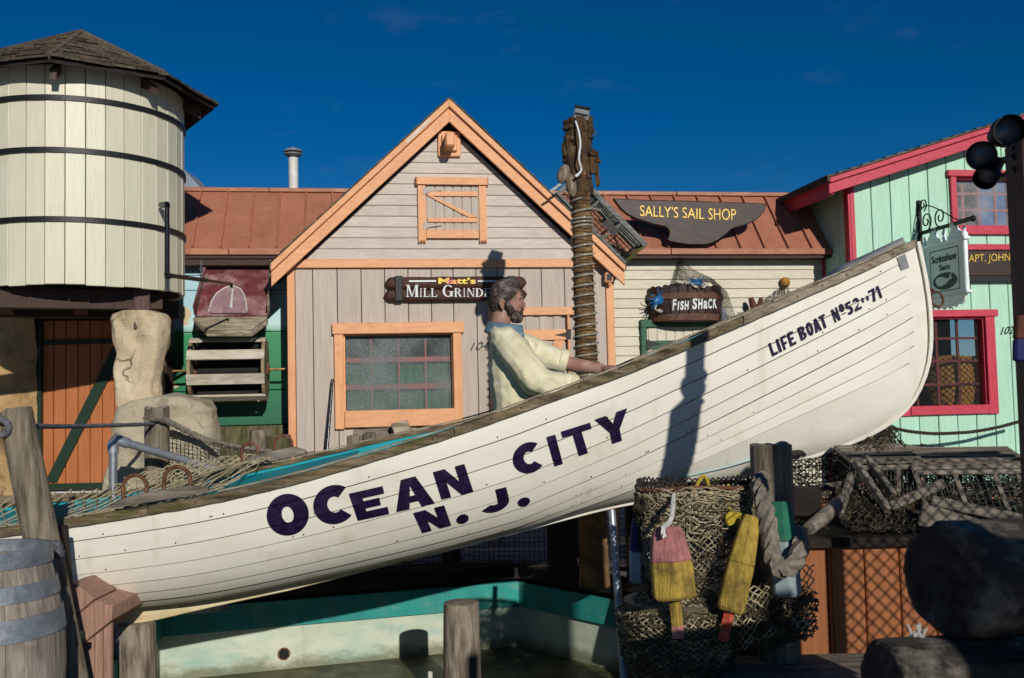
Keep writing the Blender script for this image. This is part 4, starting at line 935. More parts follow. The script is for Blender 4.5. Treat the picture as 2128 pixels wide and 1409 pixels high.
for b in (s0+.03, s1-.03):
    h = zt-zbm; MB().lathe(sp_(b,zbm-.03), [(.012,0),(.028,.02),(.018,.05),(.024,.09),(.020,h*.5),(.024,h-.06),(.016,h-.03),(.03,h),(.03,h+.02),(.012,h+.05),(.018,h+.07),(.004,h+.09)],12).build('post','sign_white',hs_,smooth=40)
for z in (zbm-.015, zt-.06): mb = MB(); mb.hexa([sp_(s0-.01,z,.03),sp_(s1+.01,z,.03),sp_(s1+.01,z,-.03),sp_(s0-.01,z,-.03),sp_(s0-.01,z+.025,.03),sp_(s1+.01,z+.025,.03),sp_(s1+.01,z+.025,-.03),sp_(s0-.01,z+.025,-.03)]); mb.build('rail','sign_white',hs_,bevel=.004)
sm = (s0+s1)/2; w2 = (s1-s0)/2-.06
for sgn in (-1, 1):
    pts = [(w2,0),(.07,0),(.06,.03),(.10,.05),(.12,.10),(.10,.14),(.15,.15),(.20,.10),(.25,.05),(w2,.03)]
    MB().prism([sp_(sm+sgn*x, zt-.034+z, .012) for x, z in pts], U*.024).build('pediment','sign_white',hs_)
MB().lathe(sp_(sm,zt-.034),[(.012,0),(.02,.03),(.01,.05),(.022,.075),(.004,.12)],10).build('finial','sign_white',hs_,smooth=50)
pts = [(s0+.03,zbm-.016),(s1-.03,zbm-.016)]
for i in range(13): pts.append((lerp(s1-.06,s0+.06,i/12), zbm-.075-(.03 if i % 2 else 0)-.03*math.sin(i/12*math.pi)))
MB().prism([sp_(b,z,.010) for b, z in pts], U*.02).build('apron','sign_white',hs_)
for x in (.22,.55): MB().tube([W(ab,x,zarm-.015),W(ab,x,zt-.03+.1)],.007,6).build('hook','iron',hs_)
o_ = .0135
fb0, fb1, fz0, fz1 = s0+.11, s1-.11, zbm+.03, zt-.10
for k, (x0,x1,y0,y1) in enumerate([(fb0,fb1,fz0,fz0+.008),(fb0,fb1,fz1-.008,fz1),(fb0,fb0+.008,fz0+.008,fz1-.008),(fb1-.008,fb1,fz0+.008,fz1-.008)]):
    MB().prism([sp_(x0,y0,o_),sp_(x1,y0,o_),sp_(x1,y1,o_),sp_(x0,y1,o_)], U*.001).build('line','letter_black',hs_)
fh = fz1-fz0
put_text('Scrimshaw','lettering','letter_black',hs_, sp_(fb0+.03,fz0+fh*.70,o_), sp_(fb1-.03,fz0+fh*.70,o_), sp_(fb0+.03,fz0+fh*.88,o_), th=.003, bold=.02)
put_text('Sam','lettering','letter_black',hs_, sp_(fb0+.14,fz0+fh*.50,o_), sp_(fb1-.14,fz0+fh*.50,o_), sp_(fb0+.14,fz0+fh*.64,o_), th=.003, bold=.02)
ell = lambda cx, cz, rx, rz, n=28: [(cx+rx*math.cos(2*math.pi*i/n), cz+rz*math.sin(2*math.pi*i/n)) for i in range(n)]
MB().prism([sp_(b,z,o_+.001) for b, z in ell(sm,fz0+fh*.24,(fb1-fb0)*.42,fh*.20)], U*.002).build('emblem','letter_black',hs_)
wc = (sm-.02, fz0+fh*.23); wr = (fb1-fb0)*.30
whale = [(-1,.05),(-.95,.35),(-.6,.5),(-.1,.48),(.35,.3),(.7,.22),(.85,.5),(1.1,.75),(1.05,.4),(1.15,.1),(.85,.12),(.6,-.05),(.2,-.3),(-.3,-.42),(-.75,-.35)]
MB().prism([sp_(wc[0]+x*wr*.9, wc[1]+y*fh*.24, o_+.004) for x, y in whale], U*.004).build('whale','white_paint',hs_)
# rope strung in front of the mint wall
rp = thing('wall_rope', 'thin dark rope sagging in front of the mint wall below the window', 'rope', W(fac(1960,900,.35)[0],.35,fac(1960,900,.35)[1]))
rope('strand',[fw(1835,885,.35),fw(1900,898,.35),fw(1965,901,.35),fw(2050,893,.35),fw(2150,868,.35)],.016,'rope_dark',rp)

# ================================================================== Sally's sail shop sign on the roof
ss = thing('sail_sign', "dark brown boat hull shaped board reading Sally's Sail Shop on copper roof", 'sign', fw(1440,500,SB+.1))
bS = SB+.27
hullpts = [(1274,412),(1340,415),(1430,417),(1520,420),(1594,423),(1589,438),(1581,449),(1570,458),(1557,465),(1540,470),(1525,474),(1516,480),(1510,486),(1493,499),(1480,505),(1467,508.5),(1431,508.5),(1408,505),(1393,502),(1386,497),(1390,490),(1391,482),(1388,475),(1381,471),(1355,465),(1323,455),(1305,446),(1290,434)]
MB().prism([fw(x,y,bS) for x, y in hullpts], N*-.05).build('board','sail_sign',ss,bevel=.008); ssb = [o for o in ss.children][0]
def st_(s, x0, x1, y0, y1, yy0, yy1): put_text(s,'lettering','gold',ssb, fw(x0,y0,bS+.003), fw(x1,y1,bS+.003), fw(x0,yy0,bS+.003), th=.008, bold=-.005)
st_("SALLY'S", 1330,1409, 449,453, 426,0); st_('SAIL', 1418,1463, 453,456, 431,0); st_("SHOP", 1472,1529, 456.5,458, 433,0)
for a_ in (1330,1530):
    MB().fbox(fac(a_,440,bS)[0]-.02,fac(a_,440,bS)[0]+.02,fac(a_,446,bS)[1],fac(a_,436,bS)[1],SB+.02,bS-.051).build('bracket','iron',ss)

# ================================================================== fish shack barrel
fb = thing('fish_barrel', 'dark half barrel sign lettered Fish Shack heaped with mussels on cream wall', 'barrel', fw(1420,665,SB+.1))
fa0, fa1 = fac(1346,620,SB+.05)[0], fac(1501,620,SB+.05)[0]; fz1_ = fac(1420,597,SB+.27)[1]; fz0_ = fac(1420,668,SB+.25)[1]; fc = (fa0+fa1)/2; fR = (fa1-fa0)/2; fh_ = fz1_-fz0_
dep = .24
def bar(ang, z, ro=0):   # ang -90..90 in degrees across the front
    t = (z-fz0_)/fh_; rr = fR*(.90+.10*math.sin(min(1,max(0,t))*2.2)) + ro
    return W(fc+rr*math.sin(R(ang)), SB+.02+(dep+ro)*math.cos(R(ang)), z)
ns = 13
for i in range(ns):
    a0, a1 = -90+180*i/ns+.8, -90+180*(i+1)/ns-.8; am = (a0+a1)/2; top = fz1_+random.uniform(-.01,.02)
    zl = [fz0_+fh_*k/4 for k in range(5)]; m = MB(); vs = []
    for ro in (0,-.02):
        for z in zl: vs += [bar(a0,z,ro), bar(am,z,ro), bar(a1,z,ro)]
        vs += [bar(lerp(a0,am,.3),top+.012,ro), bar(am,top+.02,ro), bar(lerp(a1,am,.3),top+.012,ro)]
    fs = []
    for o2 in (0,18):
        for k in range(5):
            for j in range(2): fs.append((o2+k*3+j,o2+k*3+j+1,o2+k*3+j+4,o2+k*3+j+3))
    for k in range(5): fs += [(k*3,k*3+3,18+k*3+3,18+k*3),(k*3+2,k*3+5,18+k*3+5,18+k*3+2)]
    fs += [(15,16,34,33),(16,17,35,34)]
    m.add(vs,fs); m.build('stave','barrel_stave',fb)
for zc_, hh in ((fac(1420,613,SB+.3)[1],.028),(fac(1420,658,SB+.3)[1],.030)):
    m = MB(); m.grid(lambda u, v: bar(lerp(-97,97,u), zc_+(v-.5)*2*hh, .014), 26, 1); m.grid(lambda u, v: bar(lerp(-97,97,u), zc_+hh, lerp(.014,.0,v)), 26, 1); m.grid(lambda u, v: bar(lerp(-97,97,u), zc_-hh, lerp(.014,.0,v)), 26, 1)
    m.build('band','barrel_band',fb,smooth=30)
MB().prism([bar(lerp(-90,90,i/14),fz0_+.004,-.021) for i in range(15)], (0,0,.01)).build('bottom','barrel_stave',fb)
MB().prism([bar(lerp(-90,90,i/14),fz1_-.05,-.021) for i in range(15)], (0,0,.01)).build('filling','black',fb)
# lettering wraps round the staves
bl = []
xx = 1397
for ch, wd, hh in (('F',15,20),('I',8,15),('S',13,15),('H',15,15),(' ',8,0),('S',17,20),('H',16,18),('a',14,14),('C',14,17),('K',15,20)):
    if ch != ' ':
        bl.append((ch, xx, wd, hh))
    xx += wd*.70
def tofront(px, py):     # pixel to the curved front
    for k in range(3):
        a_, z_ = fac(px,py,SB+.25 if k == 0 else bb); q = max(-.98,min(.98,(a_-fc)/(fR*.98))); bb = SB+.02+dep*math.sqrt(1-q*q)
    return W(a_,bb+.006,z_)
for ch, x0, wd, hh in bl:
    me = text_mesh(ch, bold=.035, extrude=0.0, shear=.1); xs = [v.co.x for v in me.vertices]; ys = [v.co.y for v in me.vertices]; off = parent_origin(fb)
    for v in me.vertices:
        u = (v.co.x-min(xs))/(max(xs)-min(xs)); w = (v.co.y-min(ys))/(max(ys)-min(ys)); yb = 645+(x0-1397)*-.03
        v.co = Vector((u,w,0))
    for v in me.vertices:
        u, w = v.co.x, v.co.y; v.co = tofront(x0+u*(wd*.70-1.6), 645-(x0-1397)*.05-w*hh*1.22) - off
    me.materials.clear(); me.materials.append(MATS['letter_white']); o = bpy.data.objects.new('lettering', me); col.objects.link(o); o.parent = fb
# mussels heaped in the barrel: one shared shell
mb = MB(); mb.ball((0,0,0),.032,.016,.010,10,6,fn=lambda d: 1-.35*max(0,d.x)); shell = mb.build('mussel','mussel',None,smooth=60); shell_me = shell.data; bpy.data.objects.remove(shell)
random.seed(3)
for i in range(90):
    ang = random.uniform(-90,90); rr = math.sqrt(random.random())*.92
    z = fz1_-.035+.075*(1-rr*rr)+random.uniform(0,.02)
    o = bpy.data.objects.new('mussel', shell_me); col.objects.link(o); o.parent = fb
    o.location = W(fc+fR*rr*math.sin(R(ang)), SB+.02+(dep-.02)*rr*math.cos(R(ang)), z)-parent_origin(fb)
    o.rotation_euler = (random.uniform(-.9,.9),random.uniform(-.9,.9),random.uniform(0,6.3)); s_ = random.uniform(.8,1.3); o.scale = (s_,s_,s_)
def crab(name, label, c, ux, uy, uz, sc):
    t = thing(name, label, 'crab', c, 'painted crabs on the fish barrel'); c = Vector(c); ux, uy, uz = Vector(ux).normalized()*sc, Vector(uy).normalized()*sc, Vector(uz).normalized()*sc
    P_ = lambda x, y, z: c+ux*x+uy*y+uz*z
    MB().ball(P_(0,0,.1), ux*.5, uy*.34, uz*.2, 14, 8, fn=lambda d: 1+.18*max(0,abs(d.x)-.75)*4*.3).build('shell','crab_blue',t,smooth=60)
    MB().ball(P_(0,-.03,.0), ux*.42, uy*.28, uz*.18, 12, 6).build('belly','crab_white',t,smooth=60)
    for s in (-1,1):
        for k in range(4):
            a_ = R(-20+k*28); d = (math.cos(a_)*s, math.sin(a_))
            MB().tube([P_(.36*d[0],.25*d[1],.08),P_(.75*d[0],.62*d[1]+.06,.25),P_(.98*d[0],.95*d[1]+.02,.0)],[.05*sc,.04*sc,.012*sc],5).build('leg','crab_blue',t,smooth=60)
        cl = MB(); cl.tube([P_(.36*s,-.18,.08),P_(.66*s,-.36,.15),P_(.52*s,-.62,.15)],[.06*sc,.06*sc,.07*sc],6); cl.tube([P_(.52*s,-.60,.15),P_(.38*s,-.78,.15),P_(.20*s,-.86,.15)],[.10*sc,.09*sc,.02*sc],6); cl.tube([P_(.46*s,-.56,.15),P_(.30*s,-.64,.15),P_(.16*s,-.80,.15)],[.06*sc,.05*sc,.015*sc],6)
        cl.build('claw','crab_white',t,smooth=60)
cc = tofront(1369,624)+N*.02
crab('painted_crab','blue crab with white claws fixed to the left front of the fish barrel', cc, U*.85+UP*.5-N*.2, UP*.8-U*.45, N+U*-.4, .13)
crab('painted_crab','blue crab lying on top of the mussels in the fish barrel', fw(1449,588,SB+.22), U, -N*.6+UP*.6, UP*.7+N*.5, .11)
# net hanging over the barrel and its fish
nt = thing('barrel_net', 'thin dark net hooked above the fish barrel and hanging down its right side', 'net', fw(1440,580,SB+.1))
def bn(u, v):
    top = crv([fw(1410,546,SB+.06),fw(1440,562,SB+.12),fw(1475,580,SB+.2),fw(1500,592,SB+.25),fw(1512,640,SB+.16),fw(1534,672,SB+.05)],1) if False else None
    k = u*5; pts = BN1; pts2 = BN2; i = min(int(k),4); f = k-i
    return pts[i].lerp(pts[i+1],f).lerp(pts2[i].lerp(pts2[i+1],f), v)
BN1 = [fw(1408,545,SB+.03),fw(1418,541,SB+.05),fw(1445,562,SB+.12),fw(1482,580,SB+.2),fw(1511,606,SB+.22),fw(1534,670,SB+.06)]
BN2 = [fw(1402,580,SB+.1),fw(1420,585,SB+.22),fw(1450,586,SB+.26),fw(1478,588,SB+.28),fw(1500,618,SB+.22),fw(1503,682,SB+.1)]
net('netting', bn, 56, 16, .0022, 'net_dark', nt, jit=.25)
m = MB(); m.tube([fw(1503,640,SB+.20),fw(1505,660,SB+.20),fw(1508,682,SB+.18),fw(1511,700,SB+.16)],[.012,.035,.04,.01],10,ov=.5); 
fi = m.build('hanging_fish','fish_grey',None,smooth=60); tag(fi,'grey fish hanging head down in the net beside the fish barrel','fish')
n2 = thing('float_net', 'thin net hung from a cork float on the cream clapboards', 'net', fw(1632,590,SB+.04))
cf = fw(1632,587,SB+.06); MB().lathe(cf-UP*.04,[(.001,-.01),(.03,0),(.046,.03),(.046,.06),(.03,.085),(.001,.09)],14,caps=False).build('float','cork',n2,smooth=50)
FN1 = [fw(1585,625,SB+.05),fw(1610,605,SB+.05),fw(1628,592,SB+.09),fw(1638,592,SB+.09),fw(1648,640,SB+.05)]
FN2 = [fw(1580,660,SB+.05),fw(1600,680,SB+.05),fw(1625,690,SB+.06),fw(1640,690,SB+.06),fw(1652,680,SB+.05)]
def fn_(u, v):
    k = u*4; i = min(int(k),3); f = k-i; return FN1[i].lerp(FN1[i+1],f).lerp(FN2[i].lerp(FN2[i+1],f), v)+N*.015*math.sin(u*40)
net('netting', fn_, 44, 20, .0022, 'net_dark', n2, jit=.25)
# carved fish head post beside it
fh2 = thing('fish_trophy', 'dark open mouthed fish carving on a green ledge under the float net', 'carving', fw(1572,665,SB+.06))
m = MB(); m.tube([fw(1562,672,SB+.1),fw(1568,645,SB+.12),fw(1563,628,SB+.13),fw(1560,618,SB+.13)],[.05,.035,.03,.022],10,jit=.12); m.tube([fw(1574,672,SB+.1),fw(1577,645,SB+.12),fw(1580,628,SB+.13),fw(1582,619,SB+.13)],[.05,.03,.026,.02],10,jit=.12); m.build('jaw','buoy_brown',fh2,smooth=60)
q = fr(1543,654,1600,690,SB+.06); MB().fbox(*q,SB+.015,SB+.08).build('ledge','green_frame',fh2,bevel=.004)
m = MB()
for i in range(6):
    x = 1553+i*3; m.tube([fw(x,660,SB+.1),fw(x-4,646,SB+.11),fw(x-9+i,637+i,SB+.12)],.004,4)
m.build('whiskers','black',fh2)
# ================================================================== water tank
TC = at(168,400,7.35); TY = TC.y; TX = TC.x
vdir = Vector((-TX,-TY,0)).normalized(); vlat = Vector((-vdir.y, vdir.x, 0))   # towards the camera, and to its right
TR = .735
def tz(py, r=TR):          # height of a pixel row on the front of the tank
    f = Vector((TX,TY,0))+vdir*r; px = proj((f.x,f.y,2.5))[0]; return at(px,py,f.y).z
tb, tt = tz(590), tz(132)
tank = thing('water_tank', 'cream stave water tank with black hoops and a shingled roof', 'water tank', (TX,TY,tb-.5))
def tp(ang, r, z): return Vector((TX,TY,z)) + (vdir*math.cos(ang)+vlat*math.sin(ang))*r
ns = 36; RR = .96; ze = tz(125,RR); za = at(170,72,TY).z; stop = ze+(za-ze)*(1-TR/(RR*.924))-.055
for i in range(ns):
    a0, a1 = 2*math.pi*(i+.02)/ns+.04, 2*math.pi*(i+.98)/ns+.04; ro = TR+random.uniform(-.003,.004); bot = tb-random.uniform(0,.012)
    MB().hexa([tp(a0,ro,bot),tp(a1,ro,bot),tp(a1,ro-.03,bot),tp(a0,ro-.03,bot),tp(a0,ro,stop),tp(a1,ro,stop),tp(a1,ro-.03,stop),tp(a0,ro-.03,stop)]).build('stave','tank_cream',tank,bevel=.003)
MB().lathe((TX,TY,tb+.01),[(TR-.03,0),(TR-.03,stop-tb-.02)],36).build('lining','room_dark',tank)
for y in (205,313,456):
    z = tz(y,TR+.01); h = .018
    MB().lathe((TX,TY,z),[(TR+.003,-h),(TR+.012,-h),(TR+.012,h),(TR+.003,h)],72,caps=False).build('hoop','hoop_black',tank,smooth=30)
# roof
ov = [R(-11.5+45*k) for k in range(8)]
Ap = Vector((TX,TY,za)); E = [tp(a,RR,ze) for a in ov]
rf = MB(); 
rf.add([Ap]+E,[(0,1+i,1+(i+1)%8) for i in range(8)]); rf.add([Ap-UP*.04]+[p-UP*.03 for p in E],[(0,1+(i+1)%8,1+i) for i in range(8)]); rf.add(E+[p-UP*.03 for p in E],[(i,(i+1)%8,8+(i+1)%8,8+i) for i in range(8)])
roof = rf.build('roof','dark_wood',tank)
off = parent_origin(roof)
su = MB().box((0,0,0),(.5,0,0),(0,.5,0),(0,0,.5)); sh_me = None
random.seed(11)
NC = 9
rest = MB()
for f in range(8):
    a, b = E[f], E[(f+1)%8]; nrm = (b-a).cross(Ap-a).normalized(); nrm = nrm if nrm.z > 0 else -nrm
    for c in range(NC):
        t0 = c/NC; l = a.lerp(Ap,t0); r_ = b.lerp(Ap,t0); L = (r_-l).length
        if L < .03: continue
        x = random.uniform(-.05,0); ud = (r_-l).normalized(); vd = (Ap-(a+b)/2).normalized(); ln = (Ap-(a+b)/2).length/NC
        while x < L:
            w = random.uniform(.07,.15); x0, x1 = max(x,0), min(x+w,L); x += w+.004
            if x1-x0 < .012: continue
            lift = .020+random.uniform(-.005,.009); base = l+ud*((x0+x1)/2)+vd*(ln*.55)
            hx, hy = ud*((x1-x0)/2), (vd*ln*.72-nrm*lift*.45)
            m = MB().box(base+nrm*(lift*.55)-vd*random.uniform(0,.012), hx, hy, nrm*.006)
            if f in (7,0,1,2): m.build('shingle','shingle',roof)
            else: rest.v += [];  rest.add(m.v,m.f)
rest.build('shingle_field','shingle',roof,kind='stuff')
for f in range(8):        # hip caps
    d = (Ap-E[f]); m = MB(); m.tube([E[f]+UP*.02-d*.01, E[f]+d*.5+UP*.022, Ap+UP*.02],.022,6); m.build('hip_cap','shingle',roof,smooth=40)
    r1 = tp(ov[f],TR-.05,ze+(za-ze)*.24-.10); r2 = E[f]-UP*.075-(E[f]-Vector((TX,TY,ze))).normalized()*.10
    MB().box((r1+r2)/2,(r2-r1)/2,Vector((-(r2-r1).y,(r2-r1).x,0)).normalized()*.022,(0,0,.035)).build('rafter_tail','brown_post',tank)
    am = ov[f]+R(22.5)
MB().tube([Ap,Ap+UP*.05],.005,5).build('spike','iron',roof)
# frame below the tank
lat = vlat; 
zb_ = tb-.075
bl = MB(); bl.box(tp(0,.42,zb_)-lat*.25,lat*.62,vdir*.05,UP*.07); bl.build('beam','brown_beam',tank,bevel=.005)
MB().box(tp(math.pi,.35,zb_),lat*.72,vdir*.05,UP*.07).build('beam','brown_beam',tank,bevel=.005)
for s in (-.5,0,.5): MB().box(tp(0,0,zb_)+lat*s,lat*.05,vdir*.36,UP*.055).build('joist','brown_beam',tank,bevel=.005)
pp = at(294,640,7.10); ptop = tb-.002; pbot = at(294,668,7.10).z-.06
MB().box((pp.x,pp.y,(ptop+pbot)/2),lat*.055,vdir*.055,UP*((ptop-pbot)/2)).build('post','brown_post',tank,bevel=.006)
p2 = at(-70,700,7.3); MB().box((p2.x,p2.y,(ptop+.3)/2),lat*.055,vdir*.055,UP*((ptop-.3)/2)).build('post','brown_post',tank,bevel=.006)
for s in (300,):
    p2 = at(s,700,7.75); MB().box((p2.x,p2.y,ptop/2),lat*.055,vdir*.055,UP*(ptop/2-.01)).build('post','brown_post',tank,bevel=.006)
# black spout pipe
pa = at(342,425,7.02); sp0 = at(347,425,6.92); sp1 = at(347,572,6.92); sp2 = at(430,583,7.35); sp3 = at(481,590,7.75); sp4 = at(481,598,7.75)
pipe = thing('spout_pipe', 'thin black pipe running down the tank and out over the chute', 'pipe', sp1)
MB().tube([pa+vlat*-.02+vdir*-.02,sp0,sp0-UP*.02],.022,8).build('elbow','black_gloss',pipe,smooth=40)
MB().tube([sp0-UP*.02,sp1],.017,10).build('downpipe','black_gloss',pipe,smooth=40)
MB().tube([sp1+UP*.015,sp1-UP*.01,sp1+(sp2-sp1)*.08],.022,8).build('elbow','black_gloss',pipe,smooth=40)
MB().tube([sp1,sp2],.016,10).build('spout','black_gloss',pipe,smooth=40)
MB().tube([sp2,sp3,sp4],.012,8).build('nozzle','black_gloss',pipe,smooth=40)

# ================================================================== rocks under the tank
def rock(name, label, c, pts, hd, mat, cat='rock', seed=0, amp=.05):
    """outline given as pixel pairs (left, right) per row, rounded in depth"""
    t = MB(); rows = len(pts); nu = 44
    def fn(u, v):
        k = v*(rows-1); i = min(int(k),rows-2); f = k-i
        y = lerp(pts[i][0],pts[i+1][0],f); x0 = lerp(pts[i][1],pts[i+1][1],f); x1 = lerp(pts[i][2],pts[i+1][2],f)
        a = u*2*math.pi; ca, sa = math.cos(a), math.sin(a)
        e = max(abs(ca),abs(sa))**.45
        p = at((x0+x1)/2+(x1-x0)/2*ca/e, y, c)
        p.y += -hd*sa/e
        q = noise.fractal(p*2.3+Vector((seed,0,0)),.9,2.0,5)*amp + noise.noise(p*7+Vector((0,seed,0)))*amp*.4
        vd_ = noise.voronoi(p*4.2+Vector((seed,seed,0)))[0]; q += amp*.9*(min(.28,vd_[1]-vd_[0])-.16)
        p += Vector((ca*.6,-sa,0))*q
        return p
    t.grid(fn,nu*2,64)
    for j in (0,64):
        row = [fn(i/(nu*2),j/64) for i in range(nu*2)]; cen = sum(row,Vector((0,0,0)))/len(row); cen.z += (.03 if j == 0 else 0)
        t.add(row+[cen],[(i,(i+1)%(nu*2),nu*2) for i in range(nu*2)])
    o = t.build(name,mat,None,smooth=75); return tag(o,label,cat)
rock('rock_column','pale rough rock column under the front of the water tank',7.15,[(648,262,322),(653,240,340),(668,235,348),(720,237,345),(780,243,336),(820,248,332),(850,250,340),(900,248,352),(980,240,365),(1120,235,372),(1260,235,372)],.13,'rock',seed=2,amp=.06)
rock('boulder','large smooth grey boulder at the foot of the rock column',7.08,[(824,330,400),(832,285,432),(850,250,448),(880,238,452),(930,234,456),(1000,214,460),(1060,205,465),(1150,195,470),(1262,195,470)],.22,'rock_grey',seed=5,amp=.06)
# rough wall with the plank door behind
WB = 8.2
rw = thing('rock_wall', 'rough tan rock wall with an orange plank door under the tank', 'wall', at(100,1020,WB))
rz0 = at(165,1022,WB).z
def rwall(u, v, x0, x1):
    p = at(lerp(x0,x1,u),lerp(1040,590,v),WB); p.y += -.05+noise.fractal(p*1.8,.9,2,4)*.07; return p
MB().grid(lambda u, v: rwall(u,v,-520,80),50,36).build('wall','sand_rock_wall',rw,smooth=75)
MB().grid(lambda u, v: rwall(u,v,258,345)+Vector((0,.03,0)),14,36).build('wall','sand_rock_wall',rw,smooth=75)
a_, b_ = at(-560,600,WB+.12), at(345,600,WB+.12)
MB().hexa([(a_.x,WB+.12,0),(b_.x,WB+.12,0),(b_.x,WB+.3,0),(a_.x,WB+.3,0),(a_.x,WB+.12,a_.z+.3),(b_.x,WB+.12,a_.z+.3),(b_.x,WB+.3,a_.z+.3),(a_.x,WB+.3,a_.z+.3)]).build('backing','brown_beam',rw)
MB().hexa([(a_.x,WB-.95,0),(b_.x+.2,WB-.95,0),(b_.x+.2,WB+.12,0),(a_.x,WB+.12,0),(a_.x,WB-.95,rz0-.012),(b_.x+.2,WB-.95,rz0-.012),(b_.x+.2,WB+.12,rz0-.01),(a_.x,WB+.12,rz0-.01)]).build('terrace','rock_grey',rw)
def yb(x0,y0,x1,y1,Y,d,nm,mat,par,bev=.003):
    a, b = at(x0,y1,Y), at(x1,y0,Y); return MB().hexa([(a.x,Y,a.z),(b.x,Y,a.z),(b.x,Y+d,a.z),(a.x,Y+d,a.z),(a.x,Y,b.z),(b.x,Y,b.z),(b.x,Y+d,b.z),(a.x,Y+d,b.z)]).build(nm,mat,par,bevel=bev)
door2 = yb(84,664,262,1020,WB+.05,.04,'door','orange_door',rw)
for i in range(7):
    x0 = 86+25.3*i; yb(x0+.7,666,x0+24.6,1019,WB+.03,.02,'door_board','orange_door',door2,.002)
yb(78,655,262,664,WB-.02,.1,'door_head','dark_green',rw); yb(76,664,85,1024,WB-.02,.1,'door_jamb','dark_green',rw)
yb(85,1020,262,1026,WB-.06,.12,'threshold','white_paint',rw)
yb(90,703,262,717,WB+.005,.025,'door_rail','dark_green',door2); yb(90,1002,262,1019,WB+.005,.025,'door_rail','dark_green',door2)
Q = [at(93,1002,WB+.008),at(117,1002,WB+.008),at(262,715,WB+.008),at(236,717,WB+.008)]
MB().prism(Q,(0,.022,0)).build('door_brace','dark_green',door2)

# ================================================================== chute hung on chains, and the water wheel
CB = SB+.22
ch = thing('water_chute', 'maroon tilted water chute with a pale wooden lip hung on chains', 'chute', fw(485,690,CB))
b0, b1 = SB+.05, SB+.50        # back top, front bottom
back = [fw(430,556,b0),fw(562,556,b0),fw(556,655,b1-.04),fw(408,656,b1-.04)]
nb = (back[1]-back[0]).cross(back[3]-back[0]).normalized(); nb = nb if nb.dot(N) > 0 else -nb
MB().prism(back,nb*-.02).build('bed','maroon',ch)
# rounded arches painted on the bed stand a little proud
def archpt(px, py, o=.0): return on(px,py,back[0],nb)+nb*o
m = MB(); 
arch = [archpt(430+ (0),650,.006)]
out = [(434,650),(440,628),(450,612),(468,600),(484,596),(500,602),(508,616),(512,634),(513,650)]
m.prism([archpt(x,y,.012) for x,y in out], nb*-.010); m.build('arch','mauve',ch)
m = MB(); m.tube([archpt(x,y,.014) for x,y in out],.006,5); m.build('arch_rim','white_pipe',ch,smooth=50)
MB().prism([archpt(x,y,.024) for x,y in [(436,654),(436,642),(474,640),(512,642),(514,654)]], nb*-.01).build('arch_foot','mauve',ch)
m = MB(); m.tube([archpt(484,604,.016),archpt(482,625,.018),archpt(480,644,.018)],[.008,.012,.016],6); m.build('rivulet','white_pipe',ch,smooth=60)
sideh = nb*.07
for s, (p, q) in ((0,(back[0],back[3])),(1,(back[1],back[2]))):
    d = U*(-.018 if s == 0 else .018)
    m = MB(); m.hexa([p,q,q+d,p+d,p+sideh*.6,q+sideh*1.6,q+sideh*1.6+d,p+sideh*.6+d]); m.build('side','maroon' if s == 0 else 'chute_wood',ch,bevel=.004)
lip = [fw(401,660,b1),fw(556,657,b1),fw(524,680,b1+.16),fw(429,682,b1+.16)]
MB().prism(lip,(0,0,-.02)).build('lip_panel','chute_wood',ch,bevel=.003)
lo = [fw(404,672,b1+.0),fw(430,699,b1+.15),fw(523,699,b1+.15),fw(556,674,b1)]
MB().prism([lip[0]-UP*.021,lip[3]-UP*.021,lo[1],lo[0]],(0,.02,0)).build('lip_panel','chute_wood',ch,bevel=.003)
MB().prism([lip[3]-UP*.021+N*.002,lip[2]-UP*.021+N*.002,lo[2],lo[1]],(0,.02,0)).build('lip_panel','chute_wood',ch,bevel=.003)
MB().prism([lip[2]-UP*.021,lip[1]-UP*.021,lo[3],lo[2]],(0,.02,0)).build('lip_panel','chute_wood',ch,bevel=.003)
def link_mesh():
    m = MB(); pts = [Vector((.010*math.cos(a)*(1),0,.019*math.sin(a))) for a in [2*math.pi*i/10 for i in range(10)]]
    m.tube(pts,.0035,4,closed=True); o = m.build('chain_link','galv',None,smooth=60); me = o.data; bpy.data.objects.remove(o); return me
lk_me = link_mesh()
for (x0,y0,x1,y1,bb0,bb1) in ((419,533,417,598,SB+.12,SB+.30),(562,533,565,600,SB+.12,SB+.30)):
    p, q = fw(x0,y0,bb0), fw(x1,y1,bb1); L = (q-p).length; n_ = int(L/.030)
    hk = MB(); hk.tube([p+UP*.04,p+UP*.02+U*.01,p,p+U*-.008-UP*.015],.004,5); hk.build('hook','galv',ch)
    for i in range(n_):
        o = bpy.data.objects.new('chain_link',lk_me); col.objects.link(o); o.parent = ch; o.location = p.lerp(q,(i+.5)/n_)-parent_origin(ch)
        o.rotation_euler = (math.atan2((p-q).y,(p-q).z)*-1, 0, R(90)*(i % 2)+.3)
wh = thing('water_wheel', 'pale paddle water wheel on a brass axle against the green mural', 'water wheel', fw(475,770,SB+.28))
wb_ = SB+.30; c0 = fw(397,770,wb_); c1 = fw(555,768,wb_); c0.z = c1.z = (c0.z+c1.z)/2
wr_ = (fac(475,705,wb_)[1]-fac(475,838,wb_)[1])/2*.98
tilt = R(8)
def wp(s, ang, r): 
    c = c0.lerp(c1,s); return c + (UP*math.cos(ang)+N*math.sin(ang))*r
